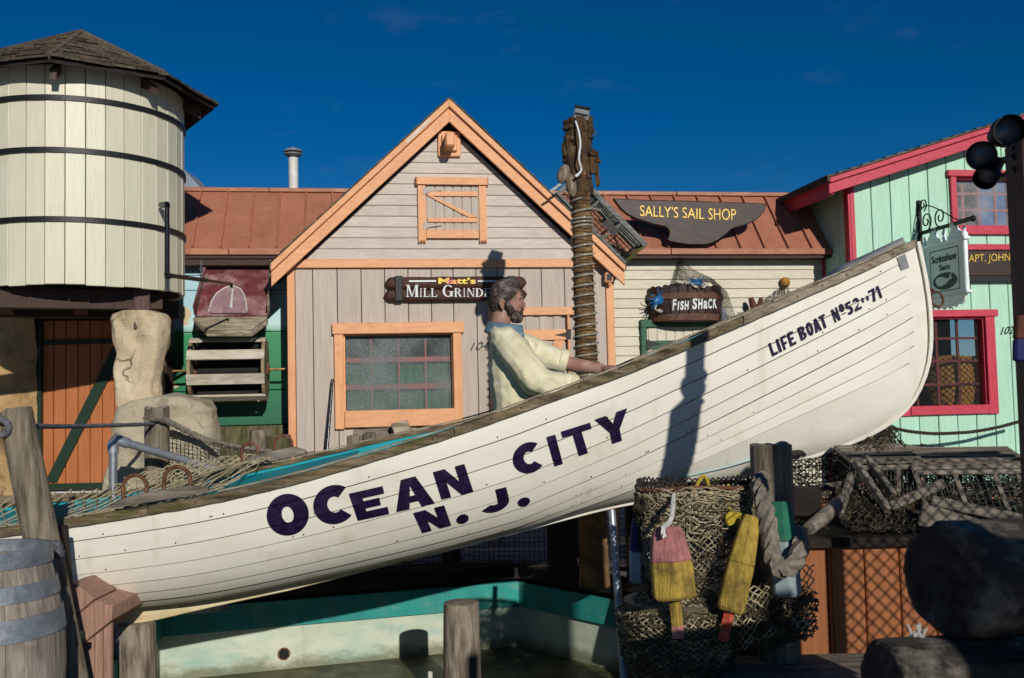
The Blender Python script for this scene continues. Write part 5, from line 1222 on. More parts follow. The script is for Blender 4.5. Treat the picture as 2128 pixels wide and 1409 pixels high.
for s0_, s1_ in ((.005,.09),(.955,1)):
    for k in range(4):           # rim made of four boards
        m = MB(); a0, a1 = R(90*k+14), R(90*k+102); n_ = 8
        inner = [wp(s0_,lerp(a0,a1,i/n_),wr_*.06) for i in range(n_+1)]; outr = [wp(s0_,lerp(a0,a1,i/n_),wr_) for i in range(n_+1)]
        m.prism(inner+outr[::-1],(c1-c0).normalized()*.028); m.build('rim_board','wheel_side',wh,bevel=.004)
    m = MB(); m.lathe(c0.lerp(c1,s0_)-(c1-c0).normalized()*.004,[(wr_*.5,0),(wr_*.5,.02)],16,axis=(c1-c0)); m.build('hub_board','wheel_side',wh)
    m = MB(); m.lathe(c0.lerp(c1,s0_)-(c1-c0).normalized()*.02,[(.05,0),(.05,.07)],12,axis=(c1-c0)); m.build('hub','rust',wh)
for k in range(8):
    a = R(45*k+18)
    rad = UP*math.cos(a)+N*math.sin(a); tan = -UP*math.sin(a)+N*math.cos(a)
    ctr = c0.lerp(c1,.5)
    MB().box(ctr+rad*(wr_*.99),(c1-c0)*.5,tan*.045,rad*.010).build('paddle_edge','wheel_wood',wh,bevel=.003)
    MB().box(ctr+rad*(wr_*.6),(c1-c0)*.40,tan*.008,rad*wr_*.36).build('paddle','wheel_black',wh)
m = MB(); m.lathe(c0.lerp(c1,.1),[(wr_*.3,0),(wr_*.3,(c1-c0).length*.8)],12,axis=(c1-c0)); m.build('drum','wheel_black',wh)
ax0, ax1 = fw(332,773,wb_), fw(596,766,wb_)
ax0.z = ax1.z = c0.z
MB().tube([ax0,ax1],.011,10).build('axle','brass',wh,smooth=40)
MB().lathe(ax1-U*.01,[(.024,0),(.024,.012)],12,axis=U).build('axle_end','brass',wh)

# ================================================================== palm trunk with a floodlight
PY = 6.77
px_at = lambda y: interp([(225,1206),(400,1208),(600,1213),(800,1221),(1200,1236)],y)
palm = thing('palm_trunk', 'topless palm trunk wound with rope light, standing behind the fisherman', 'palm trunk', Vector((at(1228,1100,PY).x,PY,0)))
def pal(y): return at(px_at(y),y,PY)
base = Vector((pal(1150).x,PY,0.0))
ys = [1150+(-1150+262)*i/80 for i in range(81)]
pth = []; rad = []
for i, y in enumerate(ys):
    p = pal(y); pth.append(p); w = interp([(260,17),(400,19),(600,21),(800,23.5),(1150,30)],y)*PY/FPX; rad.append(w*(1.0+(.035 if i % 2 else -.03)))
pth = [Vector((pth[0].x,PY,0))]+pth; rad = [rad[0]*1.1]+rad
MB().tube(pth,rad,16,jit=.03).build('trunk','palm',palm,smooth=25)
# leaf scar rings
random.seed(5)
for i in range(46):
    y = 410+i*8.2; p = pal(y); rr = interp([(260,17),(400,19),(600,21),(800,23.5),(1150,30)],y)*PY/FPX*1.015
    n_ = 16; ph = random.uniform(0,6.28)
    pts = [p+Vector((math.cos(a)*rr,math.sin(a)*rr,.006*math.sin(2*a+ph)+random.uniform(-.003,.003))) for a in [2*math.pi*k/n_ for k in range(n_)]]
    m = MB(); m.tube(pts,[.005*random.uniform(.5,1.2) for _ in pts],4,closed=True); m.build('leaf_scar','husk',palm)
# husk crown: overlapping fibrous sheets
def sheet(cx, cy, wpx, hpx, ang, bow, dy, seed):
    m = MB(); k = PY/FPX
    def fn(u, v):
        p = at(cx,cy,PY); a = (u-.5)*bow+ang; r = wpx*k*(1+.25*noise.noise(Vector((u*3,v*3,seed))))
        rag = (noise.noise(Vector((u*9,seed,3)))*.25) if v > .8 or v < .15 else 0
        return Vector((p.x+math.sin(a)*r, PY-math.cos(a)*r*.8+dy, p.z-hpx*k*(v-.5+rag*.3)))
    m.grid(fn,18,8); o = m.build('husk','husk',palm,smooth=60); sm_ = o.modifiers.new('thick','SOLIDIFY'); sm_.thickness = .006
sheet(1206,268,25,46,0,6.3,0,1); sheet(1203,300,23,56,-.7,3.4,0,2); sheet(1198,340,23,70,-1.1,2.6,0,3); sheet(1222,345,20,40,1.0,1.8,-.01,4); sheet(1206,330,22,90,.3,2.2,-.01,5); sheet(1190,300,20,34,-1.3,2.2,0,6); sheet(1228,365,15,44,1.3,1.6,0,7); sheet(1205,395,21,60,-.5,2.5,0,8); sheet(1210,370,21,70,.8,1.8,0,9); sheet(1200,262,30,20,-1.0,2.2,0,11); sheet(1204,285,29,26,-1.2,1.5,0,12); sheet(1212,322,31,12,1.2,1.6,-.01,13); sheet(1216,334,30,10,1.5,1.2,-.01,14); sheet(1196,318,27,40,-1.4,1.3,0,15); sheet(1209,252,24,16,.6,3.0,0,16)
random.seed(9)
m = MB()
for i in range(60):
    y = random.uniform(248,395); s = random.choice((-1,1)); p = at(1206+s*random.uniform(16,26),y,PY-.03)
    q = p+Vector((s*random.uniform(.005,.05),random.uniform(-.02,.02),random.uniform(-.05,.03))); m.tube([p,q],[.004,.0012],3)
m.build('fibres','husk',palm,kind='stuff')
for (x,y,a,b,t_) in ((1171,362,13,21,.35),(1187,385,11,25,-.15)):
    k = PY/FPX; p = at(x,y,PY-.05); ux = Vector((math.cos(t_),0,-math.sin(t_))); uz = Vector((math.sin(t_),0,math.cos(t_)))
    o = MB(); o.ball(p,ux*a*k,Vector((0,a*k,0)),uz*b*k,14,10,fn=lambda d: 1+.06*noise.noise(d*4)); tag(o.build('coconut','coconut',None,smooth=60), 'pale round coconut hanging left of the palm trunk' if x < 1180 else 'dark pointed coconut hanging against the palm trunk', 'coconut', 'coconuts on the palm trunk')
    
# coil of rope light
m = []; turns = 20
for i in range(turns*18+1):
    t = i/18; y = 790-(790-405)*t/turns + (0 if t < turns-4 else 0); a = t*2*math.pi
    if t > turns-4: y = interp([(turns-4,471),(turns-1.5,452),(turns,415)],t)
    else: y = lerp(800,471,t/(turns-4))
    p = pal(y); r_ = interp([(260,17),(400,19),(600,21),(800,23.5),(1150,30)],y)*PY/FPX+.010
    m.append(p+Vector((math.sin(a)*r_,-math.cos(a)*r_,0)))
tag(MB().tube(m,.0075,6).build('rope_light','rope_light',None,smooth=60),'clear rope light coiled round the palm trunk','rope light')
fl = thing('floodlight', 'grey floodlight box on top of the palm trunk', 'lamp', at(1207,250,PY))
p = at(1208,238,PY-.02); ux = Vector((.97,0,-.22)); uz = Vector((.2,-.25,.95)).normalized(); uy = uz.cross(ux)
MB().box(p,ux*.052,uy*.05,uz*.036).build('housing','grey_box',fl,bevel=.006); MB().box(p+uz*.046,ux*.055,uy*.055,uz*.009).build('lid','iron',fl,bevel=.003)
MB().box(p-uy*.052,ux*.044,uy*.003,uz*.006).build('slot','black',fl); MB().tube([p-uz*.03,p-uz*.075],.018,8).build('stem','iron',fl)
k_ = [at(1196,252,PY-.09),at(1203,275,PY-.13),at(1206,300,PY-.13),at(1203,330,PY-.14),at(1208,352,PY-.13),at(1202,362,PY-.13)]
cord = thing('white_cord', 'white electric cord hanging down the palm top', 'cord', k_[2]); MB().tube(crv(k_,20),.007,6).build('cable','white_paint',cord,smooth=50); MB().tube([k_[-1],k_[-1]+Vector((-.02,0,-.015))],.010,6).build('plug','white_paint',cord)

# ================================================================== lobster traps
def lobster_trap(label, o, lx, hz, dep_, plate=True, wood='trap_grey', endmoss=True, slat_faces=(0,1), fine=1.0):
    tr = thing('lobster_trap',label,'lobster trap',o+lx*.5,'lobster traps'); o, lx, hz, dep_ = Vector(o), Vector(lx), Vector(hz), Vector(dep_)
    def tpn(u, v, w): return o+lx*u+hz*v+dep_*w
    def bar_(p, q, a, b, nm, mat):
        d = (q-p).normalized(); a_ = Vector(a).normalized(); a_ = (a_-d*a_.dot(d)).normalized(); b_ = d.cross(a_)
        return MB().box((p+q)/2,(q-p)/2,a_*b,b_*b*.55).build(nm,mat,tr)
    for v in (0,1):
        for w in (0,1): bar_(tpn(-.01,v,w),tpn(1.01,v,w),hz,.013,'rail',wood)
    for i in range(5):
        for v in slat_faces: bar_(tpn(0,v+(.02 if v else -.02),.1+.2*i),tpn(1,v+(.02 if v else -.02),.1+.2*i),dep_,.017,'slat',wood)
    for v in ((.91,) if plate else (.91,.09)): bar_(tpn(0,v,-.02),tpn(1,v,-.02),hz,.012,'slat',wood)
    for u in (0,.33,.66,1):
        mt = 'trap_moss' if u == 1 and endmoss else wood
        for w in (0,1): bar_(tpn(u,0,w),tpn(u,1,w),lx,.011,'frame',mt)
        for v in (0,1): bar_(tpn(u,v,0),tpn(u,v,1),lx,.011,'frame',mt)
    m = MB()
    for fn_w in (lambda u, v: tpn(u,v,0), lambda u, v: tpn(u,v,1)): net('', fn_w, int(18*fine), 7, .0034 if plate else .0026, None, diamond=False, mb=m)
    for e in (0,1): net('', lambda u, v: tpn(e,u,v), 7, 8, .0026, None, diamond=False, mb=m)
    m.build('wire_mesh','trap_wire',tr)
    if plate: 
        MB().box(tpn(.62,.5,-.014),lx.normalized()*.075,hz.normalized()*.035,dep_.normalized()*.004).build('entry_plate','black',tr)
        MB().tube([tpn(.30,.35,-.03),tpn(.42,.66,-.03)],.016,8).build('weight','coconut',tr,smooth=40)
    return tr, tpn
e0 = fw(1160,402,.17); e1 = fw(1299,545,.17); T0_ = fw(1203,386,.19); T1_ = fw(1345,487,.19)
tr, tpn = lobster_trap('dark wire lobster trap with grey slats on the right slope of the mill roof', e0, e1-e0, ((T0_-e0)+(T1_-e1))/2, -N*.40+UP*.03)
rope('tie_rope',[tpn(0.05,1.0,.3)+UP*.02,tpn(.2,1.05,.4),tpn(.5,1.06,.3),tpn(.7,1.04,.35)],.010,'rope_white',tr)
rope('tie_rope',[at(1143,398,8.4),at(1155,390,8.4),at(1168,380,8.4)],.012,'rope_white',tr)
# ================================================================== lifeboat
BU = Vector((1,.0,0)).normalized(); BN = Vector((BU.y,-BU.x,0)); BO = Vector((0,5.75,0))
GPX = [(-90,1110),(0,1103),(100,1090),(250,1066),(400,1041),(500,1020),(640,986),(760,950),(900,908),(1035,862),(1150,820),(1300,766),(1450,703),(1640,620),(1800,550),(1905,500)]
CPX = [(-90,1285),(100,1270),(235,1258),(450,1236),(700,1186),(930,1134),(1150,1076),(1270,1046),(1400,1022),(1500,1000),(1650,957),(1750,926),(1830,890),(1885,846),(1916,792),(1931,730),(1931,650),(1920,570),(1905,500)]
Cw = crv([on(x,y,BO,BN) for x, y in CPX], 220)
def sof(p): return (Vector(p)-BO).dot(BU)
sS, sE = sof(Cw[0]), sof(Cw[-1]); BL = sE-sS
def hb(t):
    if t < .45: return .60-.16*((.45-t)/.45)**2
    return .60*max(0,1-((t-.45)/.55)**2.1)
def Gpt(t, side=1):
    s = sS+BL*t; xy = BO+BU*s+BN*hb(t)*1; p = Vector((xy.x,xy.y,1.3))
    for k in range(5):
        px = proj(p)[0]; p.z = at(px,interp(GPX,px),p.y).z
    return p
GT = [Gpt(i/200) for i in range(201)]
gz_ = [p.z for p in GT]
# smooth the sheer
for k in range(6): gz_ = [gz_[0]]+[(gz_[i-1]+2*gz_[i]+gz_[i+1])/4 for i in range(1,200)]+[gz_[200]]
def gun(t, side=1, inset=0.0, dz=0.0):
    k = t*200; i = min(int(k),199); f = k-i; z = lerp(gz_[i],gz_[i+1],f)
    p = BO+BU*(sS+BL*t)+BN*side*(max(0,hb(t)-inset)); q = min(1,max(0,(t-.36)/.22)); z += .07*(1-q*q*(3-2*q)) if side < 0 else 0; return Vector((p.x,p.y,z+dz))
# centre-line curve by arc length, with the section pairing
acc = [0]
for a, b in zip(Cw,Cw[1:]): acc.append(acc[-1]+(b-a).length)
tb_ = .74
sb_ = sS+BL*tb_
kb = min(range(len(Cw)), key=lambda i: abs(sof(Cw[i])-sb_) if acc[i] < acc[-1]*.8 else 9)
def cen(t):
    if t <= tb_:
        s = sS+BL*t
        for i in range(kb+2):
            if sof(Cw[i+1]) >= s:
                f = (s-sof(Cw[i]))/(sof(Cw[i+1])-sof(Cw[i])); return Cw[i].lerp(Cw[i+1],f)
        return Cw[kb].copy()
    d = lerp(acc[kb],acc[-1],(t-tb_)/(1-tb_))
    for i in range(kb-2,len(Cw)-1):
        if acc[i+1] >= d:
            f = (d-acc[i])/(acc[i+1]-acc[i]); return Cw[i].lerp(Cw[i+1],max(0,f))
    return Cw[-1].copy()
def sect(t, v, side=1, off=0.0):
    th = v*math.pi/2; g = gun(t,side); gc_ = g-BN*side*hb(t); c = cen(t); dr = math.sin(th)
    w = min(1,max(0,(t-.45)/.5)); lat = hb(t)*lerp(max(0,math.cos(th))**.85, max(0,1-dr)**.8*lerp(1,.85,w), w*w)
    p = gc_.lerp(c,dr)
    fl = max(0.0,1-v**6)
    nrm = BN*side*max(.15,math.cos(th*.9))+Vector((0,0,-1))*math.sin(th*.9)
    return p+BN*side*lat+nrm.normalized()*off
boat = thing('lifeboat', 'long white lapstrake lifeboat lettered Ocean City N.J. tilted bow up', 'boat', BO+BU*sof(Cw[60])+UP*Cw[60].z)
NS = 9; vs_ = [0]+[((i+1)/NS)**.95 for i in range(NS)]
allv, allf = [], []
nt_ = 110
tt_ = [1-(1-i/nt_)**1.15 for i in range(nt_+1)]
# plank lines run parallel to the sheer and end one below the other along the stem
T0 = .58
def zsheer(s):
    t = (s-sS)/BL; e = min(1,max(0,t)); z = gun(e,1).z
    return z+(max(0,t-1)*BL)*(gun(1,1).z-gun(.97,1).z)/(BL*.03)
def frac_at(t, d, e=None):       # how far down the section at t the line lies that runs d below the sheer
    g = gun(t,1)-BN*hb(t); c = cen(t)
    f = lambda x: (lambda p: p.z-(zsheer(sof(p))-(d if e is None else lerp(d,e,min(1,max(0,(sof(p)-sT0)/(sE-sT0))))) ))(g.lerp(c,x))
    if f(1) > 0: return 2.0
    lo_, hi_ = 0.0, 1.0
    for q in range(22):
        mid = (lo_+hi_)/2
        if f(mid) > 0: lo_ = mid
        else: hi_ = mid
    return (lo_+hi_)/2
sT0 = sS+BL*T0
lines = []
NL = 60
for k in range(NS+1):
    if k == 0: lines.append(([(i/NL,0.0) for i in range(NL+1)],.996)); continue
    vk = vs_[k]
    if k == NS: lines.append(None); continue
    g = gun(T0,1)-BN*hb(T0); c = cen(T0); d = (g.z-c.z)*math.sin(vk*math.pi/2)
    tab = [(0.0,vk),(T0,vk)]; T = .996
    t = T0
    while t < .996:
        t += .004; fr_ = frac_at(t,d,k*.083)
        if fr_ >= .999: T = t; tab.append((t,1.0)); break
        tab.append((t,math.asin(min(1,fr_))*2/math.pi))
    lines.append((tab,T))
lines[NS] = ([(0.0,1.0),(1.0,1.0)],lines[NS-1][1])
def line_pt(k, w):
    tab, T = lines[k]; t = w*T
    return t, interp(tab,t)
for side in (1,-1):
    for k in range(NS):
        m = MB(); lp_ = 1.0 if k < 5 else 1.4; rows = [(0,-.001),(.35,.002),(.7,.0045),(1,.0065),(1,-.004)]
        def fn(u, w):
            i = round(w*4); ww = tt_[round(u*nt_)]; fade = min(1,(1-ww)/.04); f, o_ = rows[i]
            (t0,v0), (t1,v1) = line_pt(k,ww), line_pt(k+1,ww)
            return sect(lerp(t0,t1,f),min(1,lerp(v0,v1,f)),side,o_*fade*lp_)
        m.grid(fn,nt_,4)
        if side == 1:
            o0 = len(allv); allv += m.v; allf += [tuple(i+o0 for i in f) for f in m.f]
        m.build('strake','hull_white',boat,smooth=40)
for k in range(1,NS):       # dirt and gap shade under each lap, drawn as dark tubes
    m = MB(); m.tube([(lambda tv: sect(tv[0],min(1,tv[1]+.004),1,.0005))(line_pt(k,w)) for w in tt_[2:-4]],[.0021 if k < 5 else .0040]*(len(tt_)-6),4); m.build('lap_seam','shade_grime',boat)
m = MB()
for side in (1,-1): m.grid(lambda u, v: sect(u*.92,v,side,-.022),80,10)
m.build('hull_lining','hull_teal',boat,smooth=60)
m = MB(); pts = [sect(0,i/10,1) for i in range(11)]+[sect(0,1-i/10,-1) for i in range(11)]; m.prism(pts,BU*.02); m.build('transom','hull_white',boat)
# gunwales: several lengths, each with its own wear
for side in (1,-1):
    for q0, q1, mt in ((0,.235,'gunwale'),(.235,.52,'gunwale'),(.52,.80,'gunwale_pale' if side < 0 else 'gunwale'),(.80,.998,'gunwale_pale')):
        m = MB(); n_ = 40; vs = []
        for i in range(n_+1):
            t = lerp(q0+.0005,q1-.0005,i/n_); w1 = -.026-.004*noise.noise(Vector((t*60,side,1))); w2 = .034
            hz1 = (.014 if side > 0 else .010)+.005*noise.noise(Vector((t*45,side,5))); hz0 = (-.032 if side > 0 else -.014)+.004*noise.noise(Vector((t*70,side,9)))
            vs += [gun(t,side,w1,hz0),gun(t,side,w1,hz1-.006),gun(t,side,w1+.008,hz1),gun(t,side,w2,hz1),gun(t,side,w2,hz0)]
        fs = [(i*5+j,i*5+(j+1)%5,(i+1)*5+(j+1)%5,(i+1)*5+j) for i in range(n_) for j in range(5)]+[(0,1,2,3,4),tuple(n_*5+j for j in range(5))]
        m.add(vs,fs); m.build('gunwale',mt,boat,smooth=35)
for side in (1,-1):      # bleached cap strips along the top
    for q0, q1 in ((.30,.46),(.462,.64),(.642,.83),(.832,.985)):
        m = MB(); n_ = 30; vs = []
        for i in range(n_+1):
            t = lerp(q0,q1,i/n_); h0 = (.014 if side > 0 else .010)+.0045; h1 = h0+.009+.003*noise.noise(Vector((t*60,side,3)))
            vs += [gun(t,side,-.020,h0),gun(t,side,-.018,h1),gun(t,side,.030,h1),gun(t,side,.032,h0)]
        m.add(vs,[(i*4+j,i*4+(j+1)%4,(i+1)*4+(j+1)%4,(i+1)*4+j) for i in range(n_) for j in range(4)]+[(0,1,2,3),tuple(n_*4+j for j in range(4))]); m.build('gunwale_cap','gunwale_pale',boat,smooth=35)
# rub strip bolts
random.seed(21)
for i in range(34):
    t = .06+i*.0275; p = gun(t,1,-.028,-.008); MB().ball(p,.006,.004,.006,7,4).build('bolt','rust',boat)
rv = MB().ball((0,0,0),.0048,.0036,.0048,6,4).build('rivet','rust',None); rv_me = rv.data; bpy.data.objects.remove(rv); random.seed(44)
for i in range(64):       # nail heads that rust through the paint along the laps
    k = random.randint(0,6); (t0,v0), (t1,v1) = line_pt(k,.05+.9*random.random()), (0,0); v1 = interp(lines[k+1][0],t0)
    o = bpy.data.objects.new('rivet',rv_me); col.objects.link(o); o.parent = boat; o.location = sect(t0,min(1,lerp(v0,v1,.86)),1,.0065)-parent_origin(boat)
# keel, stem and skeg
m = MB(); n_ = 120; vs = []
for i in range(n_+1):
    t = i/n_*.999; p = cen(t); q = cen(min(1,t+.004)) - cen(max(0,t-.004)); q.normalize(); dn = Vector((q.z*BU.x,q.z*BU.y,-(q.dot(BU)))); dn.normalize()
    w = .030; dk = lerp(.028,.010,min(1,max(0,(t-.7)/.15))); vs += [p+BN*w-dn*.012, p+BN*w*.8+dn*dk, p-BN*w*.8+dn*dk, p-BN*w-dn*.012]
m.add(vs,[(i*4+j,i*4+(j+1)%4,(i+1)*4+(j+1)%4,(i+1)*4+j) for i in range(n_) for j in range(4)]); m.build('keel','hull_white',boat,smooth=35)
sk = [on(x,y,BO,BN) for x, y in ((228,1256),(232,1303),(330,1286),(450,1258),(600,1226),(760,1186),(930,1142),(1100,1096),(930,1130),(700,1180),(450,1232))]
MB().prism([p+BN*.034 for p in sk],BN*-.068).build('skeg','keel_cream',boat,bevel=.004)
# thwarts and floor
for t in (.2,.36,.66):
    z = gun(t).z-.16; a = gun(t,1,.13); b = gun(t,-1,.13); a.z = b.z = z
    MB().box((a+b)/2,BU*.11,(b-a)/2,UP*.014).build('thwart','hull_teal',boat,bevel=.004)
MB().grid(lambda u, v: (lambda t: cen(t)+UP*.09+BN*lerp(-.3,.3,v)*min(1,hb(t)*1.4))(lerp(.06,.80,u)),24,2).build('floor_board','hull_teal',boat)
m = MB(); m.grid(lambda u, v: gun(lerp(.90,.985,u),1,.0,.012).lerp(gun(lerp(.90,.985,u),-1,.0,.012),v)+UP*.045*math.sin(v*math.pi)**.5*min(1,u*6),14,10); m.build('bow_cover','tape_grey',boat,smooth=60)
# stem ring, bow plate
p = on(1934,606,BO,BN); m = MB(); m.tube([p+Vector((math.cos(a)*.016,.0,math.sin(a)*.016)) for a in [2*math.pi*i/12 for i in range(12)]],.008,6,closed=True); m.tube([p+BU*.035-UP*.045+Vector((math.cos(a)*.035,math.sin(a)*.012,math.sin(a)*.045)) for a in [2*math.pi*i/16 for i in range(16)]],.007,6,closed=True); m.build('stem_ring','rust',boat,smooth=60)
# lettering on the planks -------------------------------------------------
bvh = BVHTree.FromPolygons(allv, allf)
def onhull(xy, k=0):
    d = ray(*xy); h = bvh.ray_cast(CAM, d)
    if h[0] is None: return on(xy[0],xy[1],BO+BN*.5,BN)
    return h[0]-d*(.0095+.0005*k)
def bq(TL, TR_, BR, BL_): 
    return lambda x, y: tuple(lerp(lerp(BL_[i],BR[i],x), lerp(TL[i],TR_[i],x), y) for i in (0,1))
big = [('O',bq((547,1036),(632,1018),(650,1102),(563,1121)),.36,.30),('C',bq((644,1018),(728,1000),(744,1078),(660,1098)),.34,.29),('E',bq((725,1026),(795,1010),(809,1068),(744,1082)),.34,.26),
 ('A',bq((808,1004),(888,983),(904,1046),(824,1064)),.34,.26),('N',bq((900,981),(965,964),(984,1022),(918,1038)),.30,.2),
 ('C',bq((1060,930),(1124,911),(1138,972),(1074,992)),.34,.29),('I',bq((1136,908),(1154,903),(1170,964),(1153,969)),1,1),('T',bq((1166,897),(1226,878),(1243,935),(1183,954)),.30,.22),('Y',bq((1236,872),(1304,848),(1316,908),(1250,930)),.30,.2),
 ('N',bq((859,1066),(923,1050),(938,1092),(878,1108)),.32,.24),('.',bq((948,1072),(972,1066),(976,1085),(950,1091)),1,1),('J',bq((990,1027),(1052,1012),(1062,1055),(1000,1072)),.36,.32),('.',bq((1075,1037),(1100,1031),(1103,1049),(1078,1055)),1,1)]
for chn, bx_, w, h in big: letters('lettering','letter_dark',boat,[(pf,bx_) for pf in glyph(chn,w,h)],onhull,fine=16)
def lifebox(x0, x1, hgt=27, drop=0):
    y0 = 741-(x0-1606)*.5391-drop; y1 = 741-(x1-1606)*.5391-drop
    return bq((x0-9,y0-hgt),(x1-9,y1-hgt),(x1,y1),(x0,y0))
for chn, x0, x1, h, dp in (('L',1606,1618,27,0),('I',1621,1626,27,0),('F',1630,1641,27,0),('E',1644,1656,27,0),('B',1666,1679,27,0),('O',1682,1694,27,0),('A',1696,1709,27,0),('T',1710,1722,27,0),('N',1736,1748,27,0),('o',1750,1761,24,5),('5',1764,1776,25,0),('2',1779,1792,25,0),('~',1795,1811,11,8),('7',1813,1825,25,0),('1',1826,1836,25,0)):
    letters('lettering','letter_dark',boat,[(pf,lifebox(x0,x1,h,dp)) for pf in glyph(chn,(.26 if chn == 'N' else .36) if chn not in 'I' else 1,.2)],onhull,fine=8)
m = MB(); m.grid(lambda u, v: onhull((lerp(lerp(1864,1881,u),lerp(1873,1890,u),v), lerp(lerp(535,527,u),lerp(562,556,u),v))),3,4); m.build('sticker','tape_grey',boat)

# pieces lying on the boat ------------------------------------------------------
def cleat(t0, t1, side, label, hgt=.05, top=.028):
    m = MB(); n_ = 16; vs = []
    for i in range(n_+1):
        t = lerp(t0,t1,i/n_); e = min(i,n_-i)/n_; h = hgt*(.35+.65*min(1,e*5)); w = .034*(.5+.5*min(1,e*6))
        c = gun(t,side,.012,top+.003); vs += [c+BN*w,c+BN*w*.9+UP*h,c-BN*w*.9+UP*h,c-BN*w]
    m.add(vs,[(i*4+j,i*4+(j+1)%4,(i+1)*4+(j+1)%4,(i+1)*4+j) for i in range(n_) for j in range(4)]+[(0,1,2,3),tuple(n_*4+j for j in range(4))]); return tag(m.build('oarlock_block','driftwood',None,smooth=35),label,'wood block','worn wooden blocks on the boat gunwales')
def t_of_px(px, side):
    lo_, hi_ = 0.0, 1.0
    for k in range(40):
        mid = (lo_+hi_)/2
        if proj(gun(mid,side))[0] < px: lo_ = mid
        else: hi_ = mid
    return lo_
cleat(t_of_px(232,1),t_of_px(432,1),1,'grey worn block with two iron hoops on the near gunwale')
cleat(t_of_px(505,-1),t_of_px(636,-1),-1,'grey worn block with two iron hoops on the far gunwale',.06)
for px, side, lab, r_ in ((279,1,'rusty iron hoop nearest the stern on the near gunwale',.062),(367,1,'pale rusty iron hoop on the near gunwale, nearer the bow',.068),(521,-1,'rusty iron hoop on the far gunwale nearest the stern',.052),(590,-1,'rusty iron hoop on the far gunwale in front of the mossy piling',.055)):
    t = t_of_px(px,side); c = gun(t,side,.012,.05); m = MB(); ln = .07
    pts = [c-BU*r_]+[c+UP*ln+(-BU*math.cos(a)+UP*math.sin(a))*r_ for a in [math.pi*i/12 for i in range(13)]]+[c+BU*r_]
    m.tube(pts,.011,7); tag(m.build('iron_hoop','rust',None,smooth=60),lab,'iron hoop','iron hoops on the gunwales')
# cream net over the stern
bnet = thing('stern_net', 'cream knotted fishing net spread over the turquoise stern of the lifeboat', 'net', gun(.1,1))
def sn(u, v):
    t = lerp(.01,.245,u); a, b = gun(t,1,.05,.02), gun(lerp(.005,.30,u),-1,.02,.05); p = a.lerp(b,v)
    p.z += -.10*math.sin(v*math.pi)*(1-.5*u)+.02*noise.noise(Vector((u*9,v*5,2)))
    return p
net('netting', sn, 40, 12, .0045, 'net_cream', bnet, jit=.22)
def sn2(u, v):
    t = lerp(.13,.30,u); b = gun(t,-1,.0,.05); p = b+BN*lerp(-.03,.10,v)+UP*(lerp(.07,-.02,v)*max(0,math.sin(u*math.pi))**.5+.02*noise.noise(Vector((u*20,v*3,7)))); return p
net('netting', sn2, 40, 6, .0045, 'net_cream', bnet, jit=.4)
m = MB(); random.seed(14)
for i in range(26):
    t0 = .21+random.uniform(0,.02); p = gun(.275+random.uniform(-.01,.01),-1,.0,.06); q = gun(t0+random.uniform(-.03,.03),1,.3+random.uniform(-.25,.2),-.0+random.uniform(-.05,.04)); m.tube(crv([p,p.lerp(q,.5)+UP*random.uniform(-.03,.05),q],6),.004,4)
m.build('gathered_cords','net_cream',bnet,kind='stuff')
# teal canvas stretched in the stern below the net
m = MB(); m.grid(lambda u, v: gun(lerp(.004,.40,u),1,.06,-.03).lerp(gun(lerp(.004,.40,u),-1,.06,-.03),v)-UP*(.05*math.sin(v*math.pi)+.0),30,8); tag(m.build('boat_cover','hull_teal',None,smooth=60),'turquoise canvas stretched across the stern of the lifeboat','canvas')

# ================================================================== fisherman figure
FYD = 5.80
man = thing('person', 'weathered figure in pale yellow shirt with blue collar rowing in the lifeboat', 'person', at(1085,905,FYD))
def S(px, py, dy=0.0): 
    p = at(px,py,FYD); p.y += dy; return p
kpx = FYD/FPX
def fuse(mb, name, mat, vox, par, smooth_it=4, disp=None):
    o = mb.build(name,mat,None); me0 = o.data
    r_ = o.modifiers.new('r','REMESH'); r_.mode = 'VOXEL'; r_.voxel_size = vox
    s_ = o.modifiers.new('s','SMOOTH'); s_.iterations = smooth_it; s_.factor = .5
    dg = bpy.context.evaluated_depsgraph_get(); me = bpy.data.meshes.new_from_object(o.evaluated_get(dg)); bpy.data.objects.remove(o)
    if disp:
        nr = [v.normal.copy() for v in me.vertices]
        for v, n_ in zip(me.vertices,nr): v.co += n_*disp(v.co)
    off = parent_origin(par)
    for v in me.vertices: v.co -= off
    me.materials.clear(); me.materials.append(MATS[mat]); me.polygons.foreach_set('use_smooth',[True]*len(me.polygons))
    o2 = bpy.data.objects.new(name,me); col.objects.link(o2); o2.parent = par; return o2
def loft(mb, secs):      # (centre, half width x, half depth y)
    n_ = 20; vs = []
    for c, hx, hy in secs:
        for j in range(n_):
            a = 2*math.pi*j/n_; e = max(abs(math.cos(a)),abs(math.sin(a)))**.35; vs.append(c+Vector((hx*math.cos(a)/e,hy*math.sin(a)/e,0)))
    k = len(secs); fs = [(i*n_+j,i*n_+(j+1)%n_,(i+1)*n_+(j+1)%n_,(i+1)*n_+j) for i in range(k-1) for j in range(n_)]+[tuple(range(n_)),tuple((k-1)*n_+j for j in range(n_))]
    mb.add(vs,fs)
